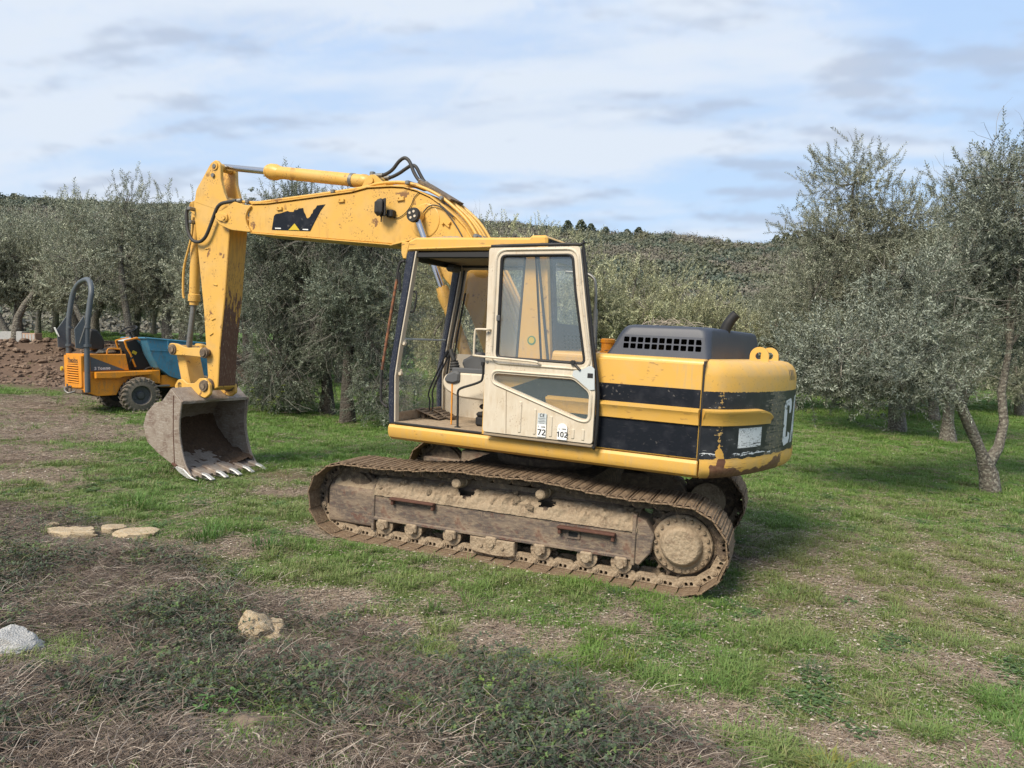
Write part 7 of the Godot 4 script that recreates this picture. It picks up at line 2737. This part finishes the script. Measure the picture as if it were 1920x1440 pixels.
func build_bucket(ex: Node3D) -> void:
	var zn := 0.37
	var zf := -0.77
	var side := pp([5.47, 1.19, 5.64, 1.0, 5.79, 0.96, 5.95, 0.81, 6.01, 0.63, 5.92, 0.40, 5.68, 0.26, 5.39, 0.14, 5.16, 0.04, 5.05, 0.03, 5.14, 0.16, 5.22, 0.34, 5.275, 0.55, 5.285, 0.75, 5.27, 1.03])
	# curved back plate
	var outl := pp([5.25, 1.035, 5.47, 1.195, 5.645, 1.005, 5.795, 0.965, 5.955, 0.812, 6.015, 0.63, 5.925, 0.395, 5.68, 0.255, 5.39, 0.135, 5.04, 0.015])
	var inn := pp([5.04, 0.04, 5.385, 0.162, 5.67, 0.28, 5.90, 0.415, 5.985, 0.63, 5.93, 0.795, 5.785, 0.938, 5.63, 0.98, 5.465, 1.165, 5.26, 1.012])
	var shell := []
	shell.append_array(outl)
	shell.append_array(inn)
	var b := MB.new()
	b.prism(shell, zf, zn, 0.0)
	for z in [[zn - 0.002, zn + 0.024], [zf - 0.024, zf + 0.002]]:
		b.prism(side, z[0], z[1], 0.004)
	var bucket := part(ex, "bucket", b, M.bucket_steel, 28.0, "worn steel digging bucket resting on its teeth")
	# torn front edge of the top plate, thick cutting edge
	var tb := MB.new()
	var no := FastNoiseLite.new()
	no.seed = 4
	no.frequency = 7.0
	for i in 30:
		var z0 := lerpf(zf, zn, i / 30.0)
		var z1 := lerpf(zf, zn, (i + 1) / 30.0)
		var bow := func(z: float) -> float:
			var c := clampf(1.0 - absf(z + 0.20) / 0.17, 0.0, 1.0)
			return 5.245 - 0.010 * no.get_noise_1d(z) + 0.05 * sqrt(c)
		var x0: float = bow.call(z0)
		var x1: float = bow.call(z1)
		tb.quad_to(V(x0, 1.025, z0), V(x1, 1.025, z1), V(5.48, 1.20, z1), V(5.48, 1.20, z0), V(-0.5, 1, 0))
		tb.quad_to(V(x0, 0.995, z0), V(x1, 0.995, z1), V(5.48, 1.165, z1), V(5.48, 1.165, z0), V(0.5, -1, 0))
		tb.quad_to(V(x0, 1.025, z0), V(x1, 1.025, z1), V(x1, 0.995, z1), V(x0, 0.995, z0), V(-1, 0, 0))
	part(bucket, "top_plate", tb, M.bucket_steel, 30.0)
	var ed := MB.new()
	ed.prism(pp([5.20, 0.075, 4.98, 0.012, 4.98, 0.035, 5.18, 0.105]), zf, zn, 0.003)
	part(bucket, "cutting_edge", ed, M.bucket_steel, 20.0)
	for z in [zn + 0.025, zf - 0.025]:
		var bead := MB.new()
		bead.tube(curve3(xyz_line([5.25, 1.03, 5.285, 0.75, 5.275, 0.55, 5.22, 0.34, 5.14, 0.16, 5.03, 0.03], z), 4), 0.016, 7)
		part(bucket, "edge_bead", bead, M.bucket_steel, 60.0)
	var sb := MB.new()
	sb.tube(xyz_line([5.41, 1.10, 5.40, 0.62, 5.36, 0.16], zn + 0.024), 0.008, 5)
	part(bucket, "weld_seam", sb, M.rust, 40.0)
	# teeth in worn holders
	for z in [0.27, 0.03, -0.21, -0.45, -0.70]:
		var hb := MB.new()
		var f := func(a: float, y: float, x: float) -> Vector3:
			return V(x, y, z + a)
		hb.prism(pp([5.22, 0.085, 5.20, 0.12, 5.02, 0.085, 4.93, 0.065, 4.93, 0.0, 5.10, 0.015]), z - 0.045, z + 0.045, 0.010)
		part(bucket, "tooth_holder", hb, M.bucket_steel, 25.0)
		var t := MB.new()
		t.prism(pp([4.96, 0.072, 4.86, 0.055, 4.75, 0.008, 4.75, -0.006, 4.86, -0.004, 4.96, 0.0]), z - 0.040, z + 0.040, 0.012)
		part(bucket, "tooth", t, M.tooth_steel, 25.0)
	var ct := MB.new()
	ct.prism(pp([5.37, 0.15, 5.16, 0.115, 5.02, 0.03, 4.90, -0.005, 5.08, -0.005, 5.25, 0.06]), zn + 0.024, zn + 0.050, 0.006)
	part(bucket, "side_cutter", ct, M.tooth_steel, 20.0)
	var ctr := MB.new()
	ctr.box(V(5.345, 0.150, zn + 0.040), Vector3(0.10, 0.04, 0.03), 0.01, Basis(Vector3.FORWARD, -0.35))
	part(bucket, "cutter_block", ctr, M.rust)
	# hinge plates
	for z in [[0.0, 0.05], [-0.45, -0.40]]:
		var eb := MB.new()
		eb.prism(rounded(pp([5.10, 1.13, 5.12, 1.26, 5.22, 1.345, 5.33, 1.33, 5.42, 1.255, 5.56, 1.24, 5.66, 1.30, 5.76, 1.28, 5.82, 1.19, 5.76, 1.07, 5.66, 1.0, 5.48, 1.185, 5.32, 1.085, 5.20, 1.06]), 0.03, 3), z[0], z[1], 0.008)
		part(bucket, "hinge_plate", eb, M.yellow, 25.0)
	var pb := MB.new()
	pin(pb, 5.22, 1.235, -0.49, 0.085, 0.045)
	pb.cyl(V(5.22, 1.235, 0.04), V(5.22, 1.235, 0.075), 0.085, 0.075, 20)
	pb.cyl(V(5.22, 1.235, -0.47), V(5.22, 1.235, -0.36), 0.10, 0.10, 20)
	pb.cyl(V(5.22, 1.235, -0.04), V(5.22, 1.235, 0.0), 0.10, 0.10, 20)
	part(bucket, "hinge_pin", pb, M.track_dark, 30.0)
	# earth left inside
	var eb2 := MB.new()
	var en := FastNoiseLite.new()
	en.seed = 15
	en.frequency = 5.0
	en.fractal_octaves = 3
	var nx := 24
	var nz := 34
	var g := []
	for i in nx + 1:
		var row := []
		for j in nz + 1:
			var u := float(i) / nx
			var z := lerpf(zf + 0.005, zn - 0.01, float(j) / nz)
			var x := lerpf(5.08, 5.97, u)
			var floor_y := 0.045 + 0.36 * (x - 5.04)
			if x > 5.55:
				floor_y = maxf(floor_y, 0.235 + pow((x - 5.55) / 0.43, 2.2) * 0.42)
			var heap := smoothstep(-0.25, -0.65, z) * 0.10 * (1.0 - 0.6 * u) + smoothstep(0.45, 0.8, u) * 0.10
			var thick := heap + 0.05 * en.get_noise_2d(x * 1.6, z * 1.6) - 0.02
			row.append(V(x, floor_y + maxf(thick, -0.03), z))
		g.append(row)
	for i in nx:
		for j in nz:
			eb2.quad_to(g[i][j], g[i + 1][j], g[i + 1][j + 1], g[i][j + 1], Vector3.UP)
	part(bucket, "earth", eb2, M.soil, 50.0, "dark earth left in the bucket")

# ---------------------------------------------------------------- site dumper
# dumper axes: x forward, y up, z to the near (right-hand) side, which matches Godot's own z
func build_dumper() -> void:
	var o := thing("site_dumper", "small orange site dumper with blue skip and roll hoop behind the bucket", "dumper", Vector3(-9.244, 0.0, -15.8))
	o.rotation.y = deg_to_rad(48.0)
	# the ground under its two wheels
	var g := H(-8.4, 16.5) + 0.02
	o.position.y = g
	var f2 := func(x: float, y: float, z: float) -> Vector3:
		return Vector3(x, y, z)
	# engine box
	var b := MB.new()
	b.prism(pp([0.02, 0.50, 0.14, 0.46, 0.28, 0.40, 0.66, 0.40, 0.78, 0.62, 1.50, 0.62, 1.63, 0.60, 1.63, 0.92, 0.02, 0.94]), -1.13, 0.0, 0.012, f2)
	var body := part(o, "body", b, M.orange, 25.0)
	var ub := MB.new()
	ub.prism(pp([0.02, 0.94, 0.96, 0.935, 0.90, 1.305, 0.02, 1.325]), -1.11, -0.03, 0.015, f2)
	var bon := part(o, "bonnet", ub, M.orange, 25.0)
	var tr := MB.new()
	tr.prism(pp([0.165, 1.265, 0.165, 0.952, 0.87, 0.952]), -0.029, -0.025, 0.0, f2)
	part(bon, "dark_wedge", tr, M.dumper_grey)
	text_part(bon, "lettering", "3 Tonne", 0.088, M.label_white, Vector3(0.40, 1.005, -0.0225), Basis(), 800, 75)
	var rl := MB.new()
	rl.tube(curve3([Vector3(0.53, 1.30, -0.10), Vector3(0.55, 1.41, -0.10), Vector3(0.62, 1.435, -0.10), Vector3(0.76, 1.425, -0.10), Vector3(0.82, 1.40, -0.10), Vector3(0.83, 1.30, -0.10)], 4), 0.018, 8)
	part(bon, "bonnet_rail", rl, M.orange, 50.0)
	# rear panel with louvres
	var rf := func(z: float, y: float, c: float) -> Vector3:
		return Vector3(0.018 - c, y, z)
	var rb := MB.new()
	rb.plate(rounded(pp([-1.12, 0.56, -0.05, 0.60, -0.02, 1.30, -1.12, 1.29]), 0.04, 3), [rounded(pp([-0.93, 0.67, -0.22, 0.68, -0.22, 1.10, -0.93, 1.09]), 0.03, 3)], 0.0, 0.035, rf)
	var rear := part(o, "rear_panel", rb, M.orange, 25.0)
	var bk := MB.new()
	bk.prism(pp([-0.95, 0.65, -0.20, 0.65, -0.20, 1.12, -0.95, 1.12]), 0.001, 0.006, 0.0, rf)
	part(rear, "painted_grille_shade", bk, M.black)  # black sheet paints the dark interior behind the louvres
	for k in 8:
		var lv := MB.new()
		lv.box(Vector3(-0.012, 0.70 + k * 0.052, -0.575), Vector3(0.04, 0.022, 0.70), 0.004, Basis(Vector3.FORWARD, -0.5))
		part(rear, "louvre", lv, M.orange)
	text_part(rear, "lettering", "Thwaites", 0.15, M.ink, Vector3(-0.0185, 1.175, -0.55), Basis(Vector3.UP, -PI / 2), 800, 75)
	var hk := MB.new()
	hk.tube(curve3([Vector3(-0.02, 0.60, -0.70), Vector3(-0.12, 0.58, -0.72), Vector3(-0.17, 0.52, -0.62), Vector3(-0.14, 0.47, -0.50), Vector3(-0.02, 0.50, -0.46)], 5), 0.022, 8)
	hk.cyl(Vector3(-0.10, 0.44, -0.70), Vector3(-0.10, 0.66, -0.70), 0.02, 0.02, 8)
	part(rear, "tow_hitch", hk, M.dull_steel, 50.0)
	var cwb := MB.new()
	cwb.prism(pp([-0.02, 0.56, 0.16, 0.50, 0.30, 0.38, 0.14, 0.42, -0.02, 0.47]), -1.05, -0.06, 0.01, f2)
	part(o, "belly_plate", cwb, M.track_dark, 20.0)
	# mudguard ledge
	var lb := MB.new()
	lb.prism(pp([0.20, 0.935, 1.38, 0.915, 1.38, 0.84, 0.74, 0.81, 0.68, 0.785, 0.20, 0.80]), 0.001, 0.17, 0.010, f2)
	part(body, "mudguard", lb, M.orange, 25.0)
	# wheels
	var tyre := MB.new()
	var R := 0.405
	tyre.lathe(Vector3(0, 0, -0.14), Vector3.BACK, [[0.0, 0.22], [0.0, 0.25], [0.015, 0.33], [0.05, 0.375], [0.10, 0.385], [0.18, 0.385], [0.23, 0.375], [0.265, 0.33], [0.28, 0.25], [0.28, 0.22], [0.26, 0.21]], 40, false)
	for k in 22:
		var a := TAU * k / 22.0
		for sd in [-1, 1]:
			var an: float = a + (0.5 * TAU / 22.0 if sd > 0 else 0.0)
			var bs := Basis(Vector3.BACK, an) * Basis(Vector3.RIGHT, 0.0) * Basis(Vector3.UP, sd * 0.0)
			var c := bs * Vector3(0.0, R - 0.018, 0) + Vector3(0, 0, sd * 0.068)
			tyre.box(c, Vector3(0.042, 0.045, 0.15), 0.008, bs * Basis(Vector3.UP, sd * 0.55))
			var c2 := bs * Vector3(0.025, R - 0.05, 0) + Vector3(0, 0, sd * 0.128)
			tyre.box(c2, Vector3(0.04, 0.075, 0.025), 0.006, bs)
	var tyre_mesh := tyre.mesh(25.0)
	var rim := MB.new()
	rim.lathe(Vector3(0, 0, -0.13), Vector3.BACK, [[0.0, 0.10], [0.02, 0.235], [0.25, 0.235], [0.255, 0.225], [0.24, 0.205], [0.20, 0.195], [0.19, 0.10], [0.215, 0.09], [0.23, 0.075], [0.235, 0.02]], 32)
	for k in 5:
		var a := TAU * k / 5.0
		rim.cyl(Vector3(cos(a) * 0.14, sin(a) * 0.14, 0.06), Vector3(cos(a) * 0.14, sin(a) * 0.14, 0.085), 0.016, 0.014, 6)
	var rim_mesh := rim.mesh(25.0)
	for q in [[1.10, -0.02, 0.0], [1.10, -1.12, PI], [2.45, -0.05, 0.0], [2.45, -1.12, PI]]:
		var w := part(o, "wheel", tyre_mesh, M.tyre, 25.0)
		w.transform = Transform3D(Basis(Vector3.UP, q[2]), Vector3(q[0], 0.40 - 0.02, q[1] + 0.14 * (1.0 if q[2] == 0.0 else -1.0)))
		part(w, "rim", rim_mesh, M.wheel_grey)
	var ax := MB.new()
	ax.cyl(Vector3(1.10, 0.38, -1.1), Vector3(1.10, 0.38, 0.0), 0.08, 0.08, 12)
	ax.cyl(Vector3(2.45, 0.38, -1.1), Vector3(2.45, 0.38, 0.0), 0.08, 0.08, 12)
	ax.box(Vector3(1.85, 0.48, -0.56), Vector3(1.6, 0.18, 0.36), 0.02)
	part(o, "chassis", ax, M.black, 25.0)
	# roll hoop
	var hoop := [Vector3(0.07, 0.50, 0.03), Vector3(0.09, 1.50, 0.03), Vector3(0.11, 1.91, 0.03), Vector3(0.18, 2.40, 0.03), Vector3(0.225, 2.66, 0.02), Vector3(0.255, 2.84, -0.10), Vector3(0.285, 2.94, -0.32), Vector3(0.285, 2.945, -0.60), Vector3(0.25, 2.86, -0.86), Vector3(0.20, 2.68, -1.02), Vector3(0.15, 2.40, -1.08), Vector3(0.09, 1.91, -1.10), Vector3(0.08, 1.30, -1.10), Vector3(0.08, 0.94, -1.10)]
	var hb := MB.new()
	hb.tube(curve3(hoop, 5), 0.055, 14)
	var hp := part(o, "roll_hoop", hb, M.dumper_grey, 60.0)
	for z in [0.03, -1.10]:
		var cb := MB.new()
		cb.cyl(Vector3(0.108, 1.88, z), Vector3(0.112, 1.93, z), 0.068, 0.068, 14)
		cb.cyl(Vector3(0.092, 1.48, z), Vector3(0.092, 1.54, z), 0.085, 0.085, 14)
		cb.prism(pp([0.06, 2.16, -0.14, 1.86, -0.13, 1.46, 0.05, 1.44]), z - 0.012, z + 0.012, 0.004, f2)
		part(hp, "hoop_bracket", cb, M.dumper_grey, 25.0)
	var stv := MB.new()
	stv.cyl(Vector3(0.20, 2.33, 0.06), Vector3(-0.06, 1.56, 0.06), 0.012, 0.012, 7)
	stv.cyl(Vector3(0.27, 2.93, -0.15), Vector3(0.27, 3.03, -0.15), 0.012, 0.012, 6)
	part(hp, "gas_strut", stv, M.dull_steel, 30.0)
	var pl := MB.new()
	pl.box(Vector3(-0.145, 1.80, -1.10), Vector3(0.012, 0.22, 0.10), 0.002, Basis(Vector3.FORWARD, -0.35))
	part(hp, "white_plate", pl, M.label_white)
	# seat
	var sb := MB.new()
	sb.prism(rounded(pp([0.30, 1.40, 0.55, 1.40, 0.585, 1.58, 0.50, 1.76, 0.42, 1.86, 0.28, 1.87, 0.24, 1.60]), 0.06, 4), -0.75, -0.32, 0.03, f2)
	sb.prism(rounded(pp([0.35, 1.31, 0.98, 1.31, 0.98, 1.38, 0.85, 1.43, 0.45, 1.43]), 0.04, 3), -0.76, -0.30, 0.025, f2)
	part(o, "seat", sb, M.black, 45.0)
	# console and steering wheel
	var cb3 := MB.new()
	cb3.prism(pp([1.02, 1.58, 1.24, 1.64, 1.44, 1.36, 1.62, 0.93, 1.20, 0.93, 1.16, 1.10]), -0.78, -0.34, 0.015, f2)
	var con := part(o, "console", cb3, M.black, 25.0)
	for z in [-0.82, -0.30]:
		var fb := MB.new()
		fb.tube(curve3([Vector3(1.22, 1.66, z), Vector3(1.32, 1.63, z), Vector3(1.42, 1.48, z), Vector3(1.46, 1.36, z), Vector3(1.60, 0.95, z)], 4), 0.030, 8)
		fb.tube([Vector3(0.98, 1.60, z), Vector3(1.02, 1.45, z), Vector3(1.10, 1.30, z), Vector3(1.20, 1.00, z)], 0.022, 8)
		fb.tube([Vector3(0.98, 1.60, z), Vector3(1.22, 1.66, z)], 0.022, 8)
		part(con, "console_frame", fb, M.orange, 50.0)
	var dsh := MB.new()
	dsh.box(Vector3(1.12, 1.625, -0.56), Vector3(0.24, 0.02, 0.40), 0.006, Basis(Vector3.BACK, 0.26))
	part(con, "dashboard", dsh, M.label_grey)
	var yl := MB.new()
	yl.box(Vector3(1.20, 1.33, -0.335), Vector3(0.10, 0.07, 0.006), 0.0, Basis(Vector3.BACK, -0.5))
	part(con, "warning_label", yl, M.decal_yellow)
	var sw := MB.new()
	var rim_pts := []
	var sbs := Basis(Vector3.BACK, 0.45) * Basis(Vector3.RIGHT, 0.15)
	for k in 25:
		var a := TAU * k / 24.0
		rim_pts.append(Vector3(1.15, 1.85, -0.50) + sbs * Vector3(cos(a) * 0.19, 0, sin(a) * 0.19))
	sw.tube(rim_pts, 0.016, 7, false)
	for k in 3:
		var a := TAU * k / 3.0 + 0.4
		sw.tube([Vector3(1.15, 1.83, -0.50), Vector3(1.15, 1.85, -0.50) + sbs * Vector3(cos(a) * 0.19, 0, sin(a) * 0.19)], 0.012, 6)
	sw.cyl(Vector3(1.15, 1.84, -0.50), Vector3(1.24, 1.64, -0.50), 0.025, 0.025, 8)
	part(o, "steering_wheel", sw, M.black, 50.0)
	# blue skip
	var kb := MB.new()
	var z0 := -1.32
	var z1 := 0.10
	var prof := pp([1.30, 1.66, 1.40, 1.30, 1.56, 0.98, 1.80, 0.78, 2.10, 0.66, 2.75, 0.62, 3.25, 1.05, 3.30, 1.40, 2.80, 1.51])
	kb.prism(prof, z1 - 0.02, z1, 0.004, f2)
	kb.prism(prof, z0, z0 + 0.02, 0.004, f2)
	for i in 7:
		var p: Vector2 = prof[i]
		var q: Vector2 = prof[i + 1]
		kb.prism([p, q, q + Vector2(0.0, 0.02) if i < 5 else q + Vector2(-0.02, 0.0), p + Vector2(0.02, 0.01)], z0 + 0.02, z1 - 0.02, 0.0, f2)
	var skip := part(o, "skip", kb, M.skip_blue, 20.0)
	var rm := MB.new()
	for z in [z0, z1]:
		rm.tube([Vector3(1.29, 1.665, z), Vector3(2.80, 1.515, z), Vector3(3.30, 1.40, z)], 0.022, 7)
	rm.tube([Vector3(1.29, 1.665, z0), Vector3(1.29, 1.665, z1)], 0.022, 7)
	part(skip, "rim_bar", rm, M.skip_blue, 40.0)
	var rib := MB.new()
	rib.box(Vector3(1.78, 1.50, z1 + 0.012), Vector3(0.035, 0.20, 0.025), 0.006)
	rib.prism(pp([1.36, 1.40, 2.90, 1.28, 2.90, 1.26, 1.36, 1.38]), z1, z1 + 0.012, 0.003, f2)
	part(skip, "skip_rib", rib, M.skip_blue, 20.0)
	# front frame under the skip
	var fr := MB.new()
	fr.prism(pp([1.66, 0.80, 1.90, 0.80, 2.25, 0.62, 2.30, 0.50, 1.62, 0.52]), -0.12, -0.02, 0.01, f2)
	fr.prism(pp([1.66, 0.80, 1.90, 0.80, 2.25, 0.62, 2.30, 0.50, 1.62, 0.52]), -1.12, -1.02, 0.01, f2)
	part(o, "front_frame", fr, M.orange, 25.0)
	var st := MB.new()
	st.box(Vector3(1.62, 0.56, 0.06), Vector3(0.34, 0.04, 0.16), 0.01)
	part(o, "foot_step", st, M.dull_steel)
	for q in [-0.25, -0.40]:
		var hz := MB.new()
		hz.tube(curve3([Vector3(1.30, 0.86, q), Vector3(1.48, 0.98, q), Vector3(1.66, 0.92, q + 0.05), Vector3(1.85, 0.72, q + 0.05)], 5), 0.018, 7)
		part(o, "hydraulic_hose", hz, M.hose, 60.0)
	var gl := MB.new()
	gl.tube(curve3([Vector3(0.98, 0.96, -0.22), Vector3(1.04, 1.10, -0.22), Vector3(1.10, 1.20, -0.24)], 3), 0.012, 6)
	gl.lathe(Vector3(1.10, 1.19, -0.24), Vector3(0.2, 1, 0), [[0.0, 0.012], [0.0, 0.022], [0.03, 0.026], [0.045, 0.018]], 10)
	part(o, "gear_lever", gl, M.black, 40.0)
	var lm := MB.new()
	lm.cyl(Vector3(-0.03, 0.98, -1.18), Vector3(-0.07, 0.98, -1.18), 0.05, 0.05, 12)
	part(o, "tail_lamp", lm, M.decal_yellow)
